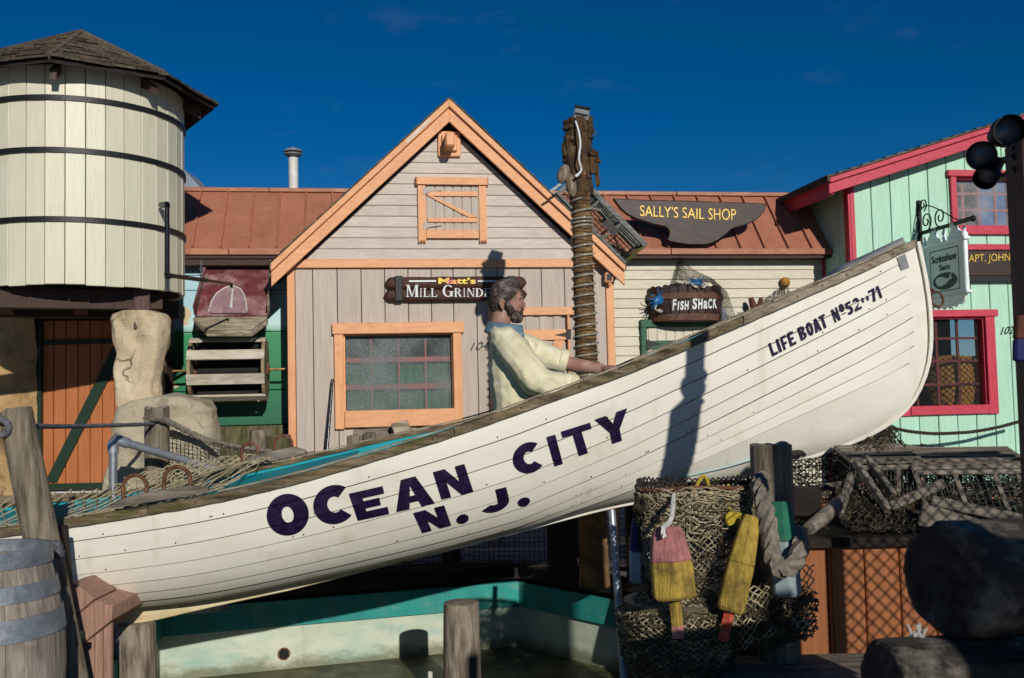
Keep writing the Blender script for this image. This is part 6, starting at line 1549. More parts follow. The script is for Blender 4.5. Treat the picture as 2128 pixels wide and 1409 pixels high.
# bare body: head, neck, arms, hands, legs in one skin
b = MB()
HC = S(1055,620)
b.ball(S(1052,616),.090,.074,.092,20,14)                         # skull
b.ball(S(1066,638),.066,.060,.082,16,10)                         # face
b.ball(S(1074,655),.036,.042,.040,12,8)                          # jaw
b.tube([S(1037,690),S(1040,668),S(1045,645)],[.066,.058,.06],14)  # neck
b.tube([S(1083,621),S(1087.5,631),S(1089.5,637)],[.010,.015,.013],8,ov=.8) # nose
b.ball(S(1085.5,638.5,-.010),.011,.009,.008,8,6); b.ball(S(1085.5,638.5,.010),.011,.009,.008,8,6)
b.tube([S(1080,618,-.048),S(1084,616.5,-.02),S(1085,617,0),S(1084,616.5,.02),S(1080,618,.048)],.010,6)   # brow
b.ball(S(1083.5,647,0),.013,.024,.006,8,6); b.ball(S(1083,650,0),.012,.022,.006,8,6)                   # lips
b.ball(S(1080,634,-.04),.016,.018,.02,8,6); b.ball(S(1080,634,.04),.016,.018,.02,8,6)                   # cheeks
for s in (-1,1):
    e = S(1044,636,s*.078); b.tube([e+Vector((.010,0,-.028)),e+Vector((-.004,s*.012,-.018)),e+Vector((-.014,s*.018,.008)),e+Vector((-.004,s*.016,.030)),e+Vector((.012,s*.004,.026))],[.007,.008,.008,.008,.006],6); b.ball(e+Vector((.0,s*.002,0)),.014,.008,.026,8,6)
loft(b,[(S(1085,930),.13,.15),(S(1080,850),.105,.13),(S(1068,760),.10,.13),(S(1052,705),.075,.12),(S(1043,685),.06,.08)])
# far arm, reaching forward
b.tube([S(1066,712,.17),S(1120,738,.20),S(1170,750,.20),S(1205,758,.18),S(1246,764,.14),S(1258,765,.13)],[.046,.044,.044,.046,.034,.030],12)
def hand(b, w, d, up, lat, curl):
    """w wrist, d pointing to the knuckles, up back of the hand, lat towards the thumb"""
    d, up, lat = d.normalized(), up.normalized(), lat.normalized()
    loft_pts = []
    b.tube([w,w+d*.035,w+d*.075,w+d*.088],[.028,.036,.038,.032],10,ov=.6)
    for k, (o_, ln) in enumerate(((-.030,.062),(-.010,.074),(.011,.078),(.031,.070))):
        p = w+d*.080+lat*o_; c = curl
        q = p+d*ln*.45-up*ln*.18*c; r_ = q+d*ln*.28-up*ln*.38*c; t_ = r_+d*ln*.10-up*ln*.40*c
        b.tube([p-d*.02,q,r_,t_],[.0105,.0098,.009,.007],8)
    p = w+d*.028+lat*.034; b.tube([p-lat*.02,p+d*.025+lat*.016-up*.01,p+d*.052+lat*.018-up*.02,p+d*.068+lat*.012-up*.03],[.014,.0125,.011,.008],8)
hand(b,S(1257,765,.13),S(1290,763,.02)-S(1257,765,.13)+Vector((.05,0,-.01)),Vector((.1,0,1)),Vector((0,-1,.1)),.9)
# near arm, elbow bent, hand inside the boat
b.tube([S(1046,714,-.18),S(1090,766,-.235),S(1138,806,-.22),S(1170,812,-.20),S(1210,818,-.16),S(1222,822,-.15)],[.046,.044,.042,.042,.034,.030],12)
hand(b,S(1220,822,-.15),Vector((1,.25,-.25)),Vector((.1,-.2,1)),Vector((0,1,.1)),.9)
# legs inside the boat
for s in (-1,1): b.tube([S(1085,925,s*.09),S(1180,925,s*.11),S(1235,905,s*.11),S(1265,960,s*.11),S(1285,1000,s*.10),S(1310,1003,s*.10)],[.085,.075,.062,.05,.042,.035],12)
fuse(b,'body','skin',.0065,man,3)
# trousers over hips and thighs
b = MB()
for s in (-1,1): b.tube([S(1085,922,s*.08),S(1180,922,s*.11),S(1236,902,s*.11),S(1264,955,s*.11)],[.10,.09,.075,.062],12)
b.ball(S(1088,915),.15,.17,.12)
fuse(b,'trousers','trousers',.012,man,4)
# shirt: torso and both sleeves
b = MB()
loft(b,[(S(1085,915),.145,.175),(S(1082,880),.145,.175),(S(1080,840),.148,.178),(S(1074,790),.150,.185),(S(1066,745),.140,.19),(S(1056,712),.115,.185),(S(1048,692),.090,.135),(S(1045,682),.078,.09)])
b.tube([S(1048,708,-.14),S(1075,742,-.215),S(1112,790,-.24),S(1148,806,-.22),S(1180,807,-.195)],[.088,.094,.092,.086,.074],14)
b.tube([S(1062,706,.13),S(1105,728,.19),S(1145,742,.20),S(1172,748,.20)],[.085,.082,.078,.068],14)
b.ball(S(1044,700,-.06),.075,.12,.055); b.ball(S(1050,702,.06),.075,.12,.055)
def wrinkle(p):
    q = p-Vector(man.location)
    f = noise.fractal(Vector((q.x*5+q.z*3,q.y*4,q.z*5-q.x*4)),.8,2,3)*.010
    rr = 1-abs(noise.noise(Vector((q.x*7+q.z*9,q.y*3,q.z*4-q.x*9))))*2.2; f += .014*max(-.4,rr)*max(0,.4+noise.noise(p*3+Vector((3,1,2))))
    rr = 1-abs(noise.noise(Vector((q.x*16+q.z*10,q.y*8,q.z*12-q.x*12))))*2.4; f += .0015*max(-.4,rr)
    f -= .003
    return f
fuse(b,'shirt','shirt',.0065,man,5,wrinkle)
# rolled cuffs
for path, r_ in (([S(1172,803,-.20),S(1188,808,-.19)],.082),([S(1164,746,.20),S(1179,750,.20)],.074)):
    m = MB(); d = (path[1]-path[0]).normalized(); m.lathe(path[0],[(r_*.7,0),(r_,.006),(r_*1.03,.03),(r_*.96,.052),(r_*.7,.055)],20,axis=d,caps=False); m.build('cuff','shirt',man,smooth=60)
# collar: raised band that opens at the front, with two points
m = MB()
def colr(u, v):
    a = lerp(-2.55,2.55,u); c = S(1044,684); r_ = .082+.022*v; fr_ = (1-math.cos(a))/2     # a = 0 at the back
    p = c+Vector((-math.cos(a)*r_*1.05+.055*fr_*fr_, math.sin(a)*r_, lerp(.045,-.012,v)-.075*fr_*v-.03*fr_))
    return p
m.grid(colr,30,5); o = m.build('collar','collar_blue',man,smooth=60); o.modifiers.new('t','SOLIDIFY').thickness = .008
m = MB(); m.prism([S(1073,690,-.07),S(1089,692,-.075),S(1086,703,-.085),S(1076,707,-.10),S(1062,697,-.10)],(0,.012,0)); m.build('collar_point','collar_blue',man,bevel=.004)
# hair cap and beard
b = MB(); b.ball(S(1049,614),.093,.083,.093,22,16); b.ball(S(1037,628),.062,.074,.076,14,10); b.ball(S(1056,598),.080,.068,.050,14,10)
hr = fuse(b,'hair','hair',.0045,man,3,lambda p: .006*(1-abs(noise.noise(Vector((p.x*60,p.y*90,p.z*45))))*2.5)-.001)
bm = bmesh.new(); bm.from_mesh(hr.data); off = parent_origin(man); dele = []
for v in bm.verts:
    p = v.co+off; x, y = proj(p); f = (x-1040)/50.0
    cut = False
    if x > interp([(580,1083),(600,1081),(606,1080),(616,1071),(622,1063),(630,1058),(640,1053),(660,1040),(690,1030)],y): cut = True
    if 1039 < x < 1052 and 624 < y < 652 and abs(p.y-FYD) > .06: cut = True
    if y > 652: cut = True
    if cut: dele.append(v)
bmesh.ops.delete(bm,geom=dele,context='VERTS'); bm.to_mesh(hr.data); bm.free()
b = MB(); b.ball(S(1072,655),.040,.060,.044,16,10); b.ball(S(1077,660),.026,.038,.030); b.ball(S(1065,648),.032,.066,.034)
b.tube([S(1082,643.5,-.034),S(1085,642,0),S(1082,643.5,.034)],.010,7)
for s in (-1,1): b.tube([S(1054,628,s*.066),S(1057,640,s*.068),S(1064,650,s*.06)],[.012,.018,.022],8)
fuse(b,'beard','hair',.0045,man,3,lambda p: .007*(1-abs(noise.noise(Vector((p.x*70,p.y*90,p.z*55))))*2.5)-.001)
for s in (-1,1):
    MB().ball(S(1079.5,623.5,s*.031),.009,.011,.006,8,6).build('eye','eye',man,smooth=60)
    MB().tube([S(1080,615.5,s*.045),S(1085,614.8,s*.026),S(1085.5,616,s*.012)],[.003,.005,.003],5).build('eyebrow','hair',man)
# ================================================================== posts, ropes and nets of the fence
def post(name, label, p0, p1, r0, r1, mat, cat='post', group=None, n=18, top='end_grain', jag=0.0, par=None):
    p0, p1 = Vector(p0), Vector(p1); t = thing(name,label,cat,p0,group) if par is None else par
    ax = (p1-p0); L = ax.length; ax.normalize(); k = 14; vs = []; x = ax.orthogonal().normalized(); y = ax.cross(x); m = MB(); sd = random.random()*50
    for i in range(k+1):
        for j in range(n):
            a = 2*math.pi*j/n; f = i/k; r_ = lerp(r0,r1,f)*(1+.05*noise.noise(Vector((math.cos(a)*1.4,math.sin(a)*1.4,f*2+sd)))+.03*noise.noise(Vector((math.cos(a)*5,math.sin(a)*5,sd))))
            e = jag*noise.noise(Vector((math.cos(a)*2.5,math.sin(a)*2.5,sd+9))) if i == k else 0
            vs.append(p0+ax*(L*f+e)+(x*math.cos(a)+y*math.sin(a))*r_)
    m.add(vs,[(i*n+j,i*n+(j+1)%n,(i+1)*n+(j+1)%n,(i+1)*n+j) for i in range(k) for j in range(n)]); m.build('shaft',mat,t,smooth=40)
    m = MB(); top_ = vs[k*n:]; c = p1-ax*.004
    inn = [c.lerp(q,.86)+ax*.006 for q in top_]; m.add(top_+inn+[c+ax*.002],[(j,(j+1)%n,n+(j+1)%n,n+j) for j in range(n)]+[(n+j,n+(j+1)%n,2*n) for j in range(n)]); m.build('top',top,t,smooth=30)
    return t
def ground(p, z=0.0): return Vector((p[0],p[1],z))
# leaning post by the stern
lp1 = at(32,852,4.55); lp0 = at(112,1250,4.62); lp0b = lp0+(lp0-lp1)*.55
post('leaning_post','grey weathered post leaning left beside the barrel at the left edge',Vector((lp0b.x,lp0b.y,lp0b.z)),lp1,.082,.072,'driftwood_z',jag=.02)
# upright post with rope, behind the boat
q1 = at(326,847,6.72); post('fence_post','grey split post wound with rope in front of the boulder',ground(q1),q1,.088,.080,'driftwood_z',jag=.03)
R1 = thing('taut_rope','thin grey rope stretched from the leaning post to the split fence post','rope',at(190,884,5.8))
rope('strand',[at(57,886,4.62),at(150,886,5.4),at(240,884,6.0),at(322,881,6.66)],.013,'rope_blue',R1)
R2 = thing('hanging_rope','grey rope end hanging down behind the leaning post','rope',at(80,960,4.75))
rope('strand',[at(58,905,4.70),at(74,930,4.74),at(83,970,4.75),at(80,1002,4.73),at(68,1010,4.70)],.020,'rope_blue',R2)
m = MB(); c = at(2,888,4.47); m.tube([c+Vector((math.cos(a)*.035,-.012*math.sin(a),math.sin(a)*.035)) for a in [2*math.pi*i/14 for i in range(14)]],.015,7,closed=True); tag(m.build('rope_knot','rope_blue',None,smooth=60),'grey rope knot on the left side of the leaning post','knot')
m = MB(); random.seed(4)
kc = at(112,1142,4.40)
for i in range(5):
    a = i*1.3; m.tube([kc+Vector((.035*math.cos(t*6.28+a),.02*math.sin(t*6.28)-.01,.030*math.sin(t*6.28+a*2))) for t in [k/12 for k in range(13)]],.011,6)
tag(m.build('rope_knot','rope_blue',None,smooth=60),'grey rope knot tied between the barrel and the lifeboat hull','knot')
R3 = thing('swag_rope','thick grey rope swagged right from the split fence post over dark net','rope',at(500,920,6.95))
sw = [at(300,872,6.60),at(330,869,6.60),at(370,886,6.68),at(430,915,6.76),at(500,932,6.85),at(580,941,6.95),at(660,944,6.95),at(730,936,6.97)]
rope('strand',sw,.022,'rope_grey',R3)
fnet = thing('fence_net','fine dark square mesh net hung below the swagged rope by the boulder','net',at(430,960,6.95))
def fn1(u, v):
    x = lerp(350,640,u); y0 = interp([(350,880),(430,916),(500,933),(580,942),(660,945)],x); y1 = interp([(350,1010),(640,1000)],x); return at(x,lerp(y0,y1,v),lerp(6.68,6.95,u)+.02*math.sin(u*12))
net('netting',fn1,34,13,.0024,'net_dark',fnet,diamond=False,jit=.12)
for x, y, r_, lab, mt in ((540,895,.075,'short grey piling left of the mossy piling','piling'),(578,905,.092,'short mossy green piling behind the iron hoop','piling_mossy')):
    p = at(x,y,7.3); post('short_piling',lab,ground(p),p,r_,r_,mt,'piling','short pilings behind the lifeboat')
# driftwood rail below the mill window
dl = thing('driftwood_rail','grey split rails and blocks below the mill window','rail',ground(at(780,930,7.5)))
for x0,y0,x1,y1,w in ((722,918,860,905,.045),(735,902,855,893,.03)):
    p, q = at(x0,y0,7.5), at(x1,y1,7.52); MB().box((p+q)/2,(q-p)/2,Vector((0,.03,0)),UP*w).build('rail','driftwood',dl,bevel=.008)
for x, y in ((735,905),(768,898),(845,900)):
    p = at(x,y,7.46); MB().box((p.x,p.y,p.z/2),(.045,0,0),(0,.03,0),UP*(p.z/2)).build('stake','driftwood_z',dl,bevel=.01)
p = at(835,893,7.38); MB().box(p,Vector((.06,0,.012)),(0,.03,0),Vector((-.02,0,.06))).build('block','chute_wood',dl,bevel=.008)
# galvanised handrail
hr_ = thing('handrail','galvanised pipe handrail with elbow below the rock column','handrail',ground(at(235,910,6.5)))
h0 = at(235,912,6.25); h1 = at(480,985,6.75)
MB().tube([ground(h0,.0),h0-UP*.06],.026,12).build('upright','galv',hr_,smooth=40); MB().tube([h0-UP*.09,h0-UP*.02,h0+Vector((.012,0,0)),h0+(h1-h0).normalized()*.10],.034,12).build('elbow','galv',hr_,smooth=50); MB().tube([h0+(h1-h0)*.06,h1],.026,12).build('rail','galv',hr_,smooth=40)
h2 = Vector((h1.x,h1.y,0)); MB().tube([h2,h1],.026,12).build('upright','galv',hr_,smooth=40)

# fence behind the pool, under the boat
pf = []
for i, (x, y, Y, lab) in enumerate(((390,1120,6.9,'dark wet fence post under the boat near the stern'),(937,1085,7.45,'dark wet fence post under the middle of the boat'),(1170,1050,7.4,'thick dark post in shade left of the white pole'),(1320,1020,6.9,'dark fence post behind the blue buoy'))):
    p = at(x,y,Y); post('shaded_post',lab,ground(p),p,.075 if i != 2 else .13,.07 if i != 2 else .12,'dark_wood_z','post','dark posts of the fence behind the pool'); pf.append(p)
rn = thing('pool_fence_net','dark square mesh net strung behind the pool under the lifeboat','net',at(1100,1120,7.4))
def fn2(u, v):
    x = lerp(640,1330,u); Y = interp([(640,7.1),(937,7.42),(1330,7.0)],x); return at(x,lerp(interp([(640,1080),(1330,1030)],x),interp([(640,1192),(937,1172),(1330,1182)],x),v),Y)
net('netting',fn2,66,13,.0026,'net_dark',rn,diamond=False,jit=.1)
R4 = thing('pool_fence_rope','dark rope along the foot of the net behind the pool','rope',at(1000,1176,7.4))
rope('strand',[at(640,1192,7.08),at(800,1182,7.25),at(937,1172,7.36),at(1100,1176,7.3),at(1330,1184,6.95)],.016,'rope_dark',R4)

# pilings standing in the pool
for x, y, Y, r_, lab in ((280,1292,5.75,.117,'round grey piling standing at the left front of the pool'),(958,1252,6.2,.110,'round grey piling standing in the middle of the pool')):
    p = at(x,y,Y); post('pool_piling',lab,Vector((p.x,p.y,ZF)),p,r_*1.05,r_,'piling','piling','round pilings in the pool',n=22)
p = at(893,1357,6.35); m = MB(); m.lathe(Vector((p.x,p.y,ZF)),[(.016,0),(.016,p.z+.5),(.012,p.z+.5),(.012,p.z+.44)],12,caps=False); tag(m.build('standpipe','white_pipe',None,smooth=40),'short white plastic standpipe in the pool beside the middle piling','pipe')
p0 = at(1291,1420,5.35); p1 = at(1271,1060,5.55); m = MB(); m.tube([Vector((p0.x+.02,5.2,ZF)),p1],.021,12); tag(m.build('support_pole','galv',None,smooth=40),'thin pale grey pole propping the keel above the pool','pole')

# stern support: pink boarded pier with sloping cap
pk = thing('stern_pier','pinkish boarded pier with sloped cap under the stern of the lifeboat','pier',ground(at(190,1380,5.0),ZF))
Yk = 5.05
def pkq(pts, d, nm, mat): return MB().prism([at(x,y,Yk) for x, y in pts],(0,d,0)).build(nm,mat,pk,bevel=.005)
pkq([(133,1218),(156,1212),(196,1246),(150,1285)],.5,'cap_board','pink_board'); pkq([(150,1287),(197,1248),(232,1260),(231,1290),(163,1345)],.5,'cap_board','pink_board')
for i in range(4):
    x0 = 160+i*18; p, q = at(x0,1400,Yk+.02), at(x0+17,1400,Yk+.02); zt_ = at(x0+8,interp([(160,1348),(232,1292)],x0+8),Yk+.02).z-.006
    MB().hexa([(p.x,Yk+.02,ZF),(q.x,Yk+.02,ZF),(q.x,Yk+.05,ZF),(p.x,Yk+.05,ZF),(p.x,Yk+.02,at(x0,interp([(160,1348),(232,1292)],x0),Yk).z-.008),(q.x,Yk+.02,at(x0+17,interp([(160,1348),(232,1292)],x0+17),Yk).z-.008),(q.x,Yk+.05,at(x0+17,interp([(160,1348),(232,1292)],x0+17),Yk).z-.008),(p.x,Yk+.05,at(x0,interp([(160,1348),(232,1292)],x0),Yk).z-.008)]).build('pier_board','pink_board',pk,bevel=.004)
dv = thing('dark_stake','dark upright timber between the barrel and the stern of the lifeboat','post',ground(at(135,1300,4.9),ZF))
p = at(128,1092,4.88); q = at(150,1092,4.88); MB().hexa([(p.x,4.88,ZF),(q.x+.05,4.88,ZF),(q.x+.05,4.98,ZF),(p.x,4.98,ZF),(p.x-.06,4.88,at(100,1096,4.88).z),(at(124,1096,4.88).x,4.88,at(124,1096,4.88).z),(at(124,1096,4.88).x,4.98,at(124,1096,4.88).z),(p.x-.06,4.98,at(100,1096,4.88).z)]).build('timber','dark_wood_z',dv,bevel=.006)
p = at(150,1322,4.7); MB().box(p,(.05,0,0),(0,.03,0),UP*.016).build('peg','dark_green',dv,bevel=.003)

# grey barrel, left foreground
BY = 4.0; bc = at(-28,1150,BY); br_ = .275
bar2 = thing('weathered_barrel','grey weathered barrel with steel bands in the left foreground','barrel',(bc.x,bc.y,0))
ztop = at(-28,1165,BY).z; zlow = ztop-.82
def brad(z): 
    t = (z-zlow)/(ztop-zlow); return .235+.058*math.sin(max(0,min(1,t))*math.pi)
nst = 22
for i in range(nst):
    a0, a1 = 2*math.pi*(i+.015)/nst, 2*math.pi*(i+.985)/nst; m = MB(); vs = []; kk = 8
    for ro in (0,-.025):
        for k in range(kk+1):
            z = lerp(zlow,ztop,k/kk); r_ = brad(z)+ro
            for a in (a0,(a0+a1)/2,a1): vs.append(Vector((bc.x+math.cos(a)*r_,bc.y+math.sin(a)*r_,z)))
    n3 = 3*(kk+1); fs = []
    for o2 in (0,n3): fs += [(o2+k*3+j,o2+k*3+j+1,o2+k*3+j+4,o2+k*3+j+3) for k in range(kk) for j in range(2)]
    fs += [(k*3,k*3+3,n3+k*3+3,n3+k*3) for k in range(kk)]+[(k*3+2,k*3+5,n3+k*3+5,n3+k*3+2) for k in range(kk)]+[(kk*3+j,kk*3+j+1,n3+kk*3+j+1,n3+kk*3+j) for j in (0,1)]
    m.add(vs,fs); m.build('stave','barrel_grey',bar2,smooth=40)
for y0, y1 in ((1164,1200),(1235,1270),(1302,1350)):
    z0, z1 = at(-28,y1,BY-.2).z+.02, at(-28,y0,BY-.2).z+.02
    m = MB(); m.lathe((bc.x,bc.y,0),[(brad(z0)+.001,z0),(brad(z0)+.006,z0),(brad(z1)+.006,z1),(brad(z1)+.001,z1)],40,caps=False); m.build('band','band_steel',bar2,smooth=30)
m = MB(); m.lathe((bc.x,bc.y,ztop-.035),[(.212,-.02),(.212,0)],30); m.build('lid','barrel_grey',bar2)
# plinth below it
m = MB(); m.lathe((bc.x,bc.y,0),[(.30,.0),(.30,zlow-.001)],20); tag(m.build('barrel_plinth','dark_wood_z',None,smooth=30),'round dark plinth below the grey foreground barrel','plinth')

# ================================================================== buoy rack on the right
RY = 4.55
rk = at(1602,925,4.55)
post('rack_post','thick split grey post beside the net basket in front of the hull',Vector((rk.x,rk.y,ZF)),rk,.096,.093,'driftwood_z',jag=.02)
p = at(1655,1040,5.0); tag(MB().box(p,(.10,0,-.01),(0,.09,0),(0.005,0,.07)).build('cross_timber','dark_wood',None,bevel=.01),'dark cross timber end jutting right of the split post','timber')
bk = thing('net_basket','round iron hoop hung with brown fishing net holding buoys','net basket',at(1440,1250,RY))
cb = at(1443,1010,RY); hr2 = .262
def hoop(a): return cb+Vector((math.cos(a)*hr2,math.sin(a)*hr2*.62,.006*math.sin(3*a)))
MB().tube([hoop(2*math.pi*i/40) for i in range(40)],.011,7,closed=True).build('hoop','rust',bk,smooth=60)
def bn1(u, v):
    a = u*2*math.pi; h = hoop(a); d = Vector((math.cos(a),math.sin(a)*.62,0)); z = -.62*v
    return h+d*(-.06*v*v+.02*noise.noise(Vector((math.cos(a)*3,math.sin(a)*3,v*4))))+UP*(z+.02*noise.noise(Vector((u*20,v*6,4))))
net('netting',bn1,110,44,.0026,'net_cream',bk,jit=.30)
def bn2(u, v):
    a = R(-200)+u*R(220); h = hoop(a); d = Vector((math.cos(a),math.sin(a)*.62,0)); return h+d*(.012+.02*noise.noise(Vector((u*14,v*3,1))))-UP*(.03+.16*v*(.7+.5*noise.noise(Vector((u*7,0,3)))))
net('netting',bn2,90,10,.0034,'net_olive',bk,jit=.45)
def bn3(u, v):      # inner doubled net on the far side
    a = u*math.pi; h = hoop(a); return h+Vector((0,-.03,-.30*v+.03))+Vector((0,.02*noise.noise(Vector((u*9,v*9,0))),0))
net('netting',bn3,60,20,.0045,'net_dark',bk,jit=.4)
# stump under the basket, wrapped in net, on orange boards
sx = at(1405,1270,4.5)
stz = at(1405,1245,4.5).z
st_ = thing('net_stump','dark mossy stump top wrapped in net on an orange boarded base','stump',(sx.x,sx.y,ZF))
post('','',Vector((sx.x,sx.y,at(1405,1345,4.5).z)),Vector((sx.x,sx.y,stz)),.225,.235,'piling_mossy',par=st_)
zb2 = at(1405,1340,4.4).z
for i in range(8):
    a0, a1 = 2*math.pi*i/8+.2, 2*math.pi*(i+1)/8+.2; r_ = .19
    p = [Vector((sx.x+math.cos(a)*rr_,sx.y+math.sin(a)*rr_,z)) for z in (-.5,zb2+.02) for a, rr_ in ((a0+.01,r_),(a1-.01,r_),(a1-.01,r_-.02),(a0+.01,r_-.02))]
    MB().hexa(p).build('base_board','orange_board',st_,bevel=.003)
def bn4(u, v):
    a = u*2*math.pi; r_ = interp([(0,.16),(.25,.262),(.6,.262),(1,.215)],v)*(1+.08*noise.noise(Vector((math.cos(a)*2,math.sin(a)*2,v*3)))); return Vector((sx.x+math.cos(a)*r_,sx.y+math.sin(a)*r_,stz+.03-.34*v*(1+.25*noise.noise(Vector((math.cos(a)*3,math.sin(a)*3,7))))-(0 if v > .2 else 0)))
net('netting',bn4,90,26,.0030,'net_cream',st_,jit=.25)
px_ = at(1565,1200,4.75); post('rack_piling','dark weathered piling below the thick rope loop',Vector((px_.x,px_.y,ZF)),at(1565,1190,4.75),.13,.12,'dark_wood_z')
def bn5(u, v): return at(lerp(1500,1680,u),lerp(1215+20*math.sin(u*3.1),1340-60*abs(u-.4),v),4.58-.10*math.sin(u*3.14))
dn = thing('draped_net','brown net draped from the basket down over the rack piling','net',at(1590,1290,4.6)); net('netting',bn5,44,26,.0030,'net_olive',dn,jit=.3)
def tangle(name, fn, n_, r_, mat, parent, seed, ln=.22):
    """loose ends and slack meshes of net heaped over a surface fn(u, v)"""
    random.seed(seed); m = MB()
    for k in range(n_):
        u, v = random.random(), random.random(); a = random.uniform(0,6.28); pts = []; lift = random.uniform(.0,.035)
        for q in range(6):
            p = fn(min(1,max(0,u)),min(1,max(0,v))); pts.append(p+Vector((random.uniform(-.008,.008),-lift+random.uniform(-.012,.006),random.uniform(-.01,.01)))); a += random.uniform(-.9,.9); u += math.cos(a)*ln*.16; v += math.sin(a)*ln*.16
        m.tube(crv(pts,9),r_,3,caps=False)
    return m.build(name,mat,parent,kind='stuff')
tangle('slack_net', lambda u, v: bn1(.5+.5*u,v*.35), 260, .0028, 'net_cream', bk, 1)
tangle('slack_net', lambda u, v: bn1(.45+.6*u,.15+v*.85), 300, .0026, 'net_olive', bk, 2)
tangle('slack_net', lambda u, v: bn4(.45+.6*u,v), 260, .0030, 'net_olive', st_, 3)
tangle('slack_net', lambda u, v: bn5(u,v)-Vector((0,.10,0)), 420, .0030, 'net_olive', dn, 4)
net('netting', lambda u, v: at(lerp(1490,1690,u),lerp(1195+25*math.sin(u*5),1350-70*abs(u-.45)+20*math.sin(u*9),v),4.42-.05*math.sin(u*3.14)+.05*noise.noise(Vector((u*5,v*5,0)))),26,16,.0034,'net_cream',dn,jit=.4)
# buoys ------------------------------------------------------------------
def buoy(label, top, bot, lat, w0, w1, mats, split, handle=None, hm=None, sides=6, Yt=0.0, cat='buoy'):
    top, bot = Vector(top), Vector(bot); t = thing('lobster_buoy',label,cat,top,'wooden lobster buoys on the net basket'); ax = (top-bot).normalized(); lat = Vector(lat); lat = (lat-ax*lat.dot(ax)).normalized(); fw_ = ax.cross(lat); L = (top-bot).length
    def ringp(f):
        w = interp([(0,w1*.82),(.04,w1),(split,w1*.98),(.92,w0),(1,w0*.8)],f)/2; pts = []
        n_ = sides
        for j in range(n_):
            a = 2*math.pi*(j+.5)/n_; pts.append(bot+ax*L*f+(lat*math.cos(a)+fw_*math.sin(a)*.9)*w/math.cos(math.pi/n_)*.93)
        return pts
    def seg(fs_, nm, mat):
        m = MB(); rs = [ringp(f) for f in fs_]; n_ = sides; vs = [p for r_ in rs for p in r_]; m.add(vs,[(i*n_+j,i*n_+(j+1)%n_,(i+1)*n_+(j+1)%n_,(i+1)*n_+j) for i in range(len(rs)-1) for j in range(n_)]+[tuple(range(n_)),tuple((len(rs)-1)*n_+j for j in range(n_))]); m.build(nm,mat,t,bevel=.005)
    seg([0,.04,split-.001],'lower_body',mats[0]); seg([split,.92,1],'upper_body',mats[1])
    if handle:
        h1 = bot-ax*handle[0]; MB().tube([bot+ax*.02,h1],handle[1],4).build('handle',handle[2],t); 
        if len(handle) > 3: MB().tube([h1+ax*handle[0]*.3,h1-ax*.002],handle[1]*1.05,4).build('handle_tip',handle[3],t)
    return t
X_ = Vector((1,0,0)); BYF = 4.22
b1 = buoy('pink and yellow wooden buoy with rope loop on the front of the net basket',at(1386,1094,BYF),at(1402,1245,BYF-.03),X_,.135,.185,('buoy_yellow','buoy_pink'),.52,(.155,.024,'buoy_yellow','buoy_pink'))
rope('loop',[at(1380,1117,BYF-.09),at(1378,1098,BYF-.08),at(1392,1085,BYF-.02),at(1398,1060,BYF+.03),at(1400,1028,RY-.17)],.011,'rope_white',b1)
buoy('long yellow wooden buoy with red handle leaning right on the net basket',at(1562,1072,BYF+.06),at(1516,1272,BYF),X_,.085,.120,('buoy_yellow','buoy_yellow'),.5,(.12,.022,'buoy_red'))
m = thing('yellow_knot','yellow rope knot hanging in the basket net','knot',at(1522,1078,RY-.2))
kk = MB(); kc = at(1522,1076,RY-.18)
for i in range(4): kk.tube([kc+Vector((.028*math.cos(t*6.28+i),-.012*i+.01*math.sin(t*12),.022*math.sin(t*6.28+i*1.7))) for t in [k/12 for k in range(13)]],.007,5)
kk.tube([kc,kc+Vector((-.01,.03,.06)),kc+Vector((0,.06,.14))],.006,5); kk.build('knot_strands','rope_yellow',m,smooth=60)
ly = thing('yellow_rope_loop','pale yellow rope loop standing above the basket hoop','rope',at(1460,1000,RY)); rope('strand',[at(1440,1024,RY-.02),at(1456,995,RY),at(1464,990,RY),at(1472,1005,RY),at(1476,1030,RY-.05)],.008,'rope_yellow',ly)
buoy('small teal buoy sitting inside the net basket',at(1530,1010,RY+.06),at(1510,1060,RY+.03),X_,.05,.11,('buoy_green','buoy_green'),.5)
buoy('green and white buoy hanging right of the thick rope loop',at(1620,1042,4.40),at(1636,1240,4.36),X_,.10,.125,('buoy_pale','buoy_green'),.58)
buoy('purple and blue buoy in shade left of the net basket',at(1330,1075,4.62),at(1330,1212,4.60),X_,.08,.10,('buoy_pale','buoy_blue'),.48)
# thick rope loop
tr_ = thing('thick_rope','very thick grey rope looped over the rack post','rope',at(1600,1100,4.4))
rope('strand',[at(1592,992,4.62),at(1578,1004,4.38),at(1588,1050,4.28),at(1600,1110,4.24),at(1606,1160,4.23),at(1625,1185,4.22),at(1650,1172,4.24),at(1664,1135,4.30),at(1660,1105,4.42)],.040,'rope_grey',tr_,pitch=.17)

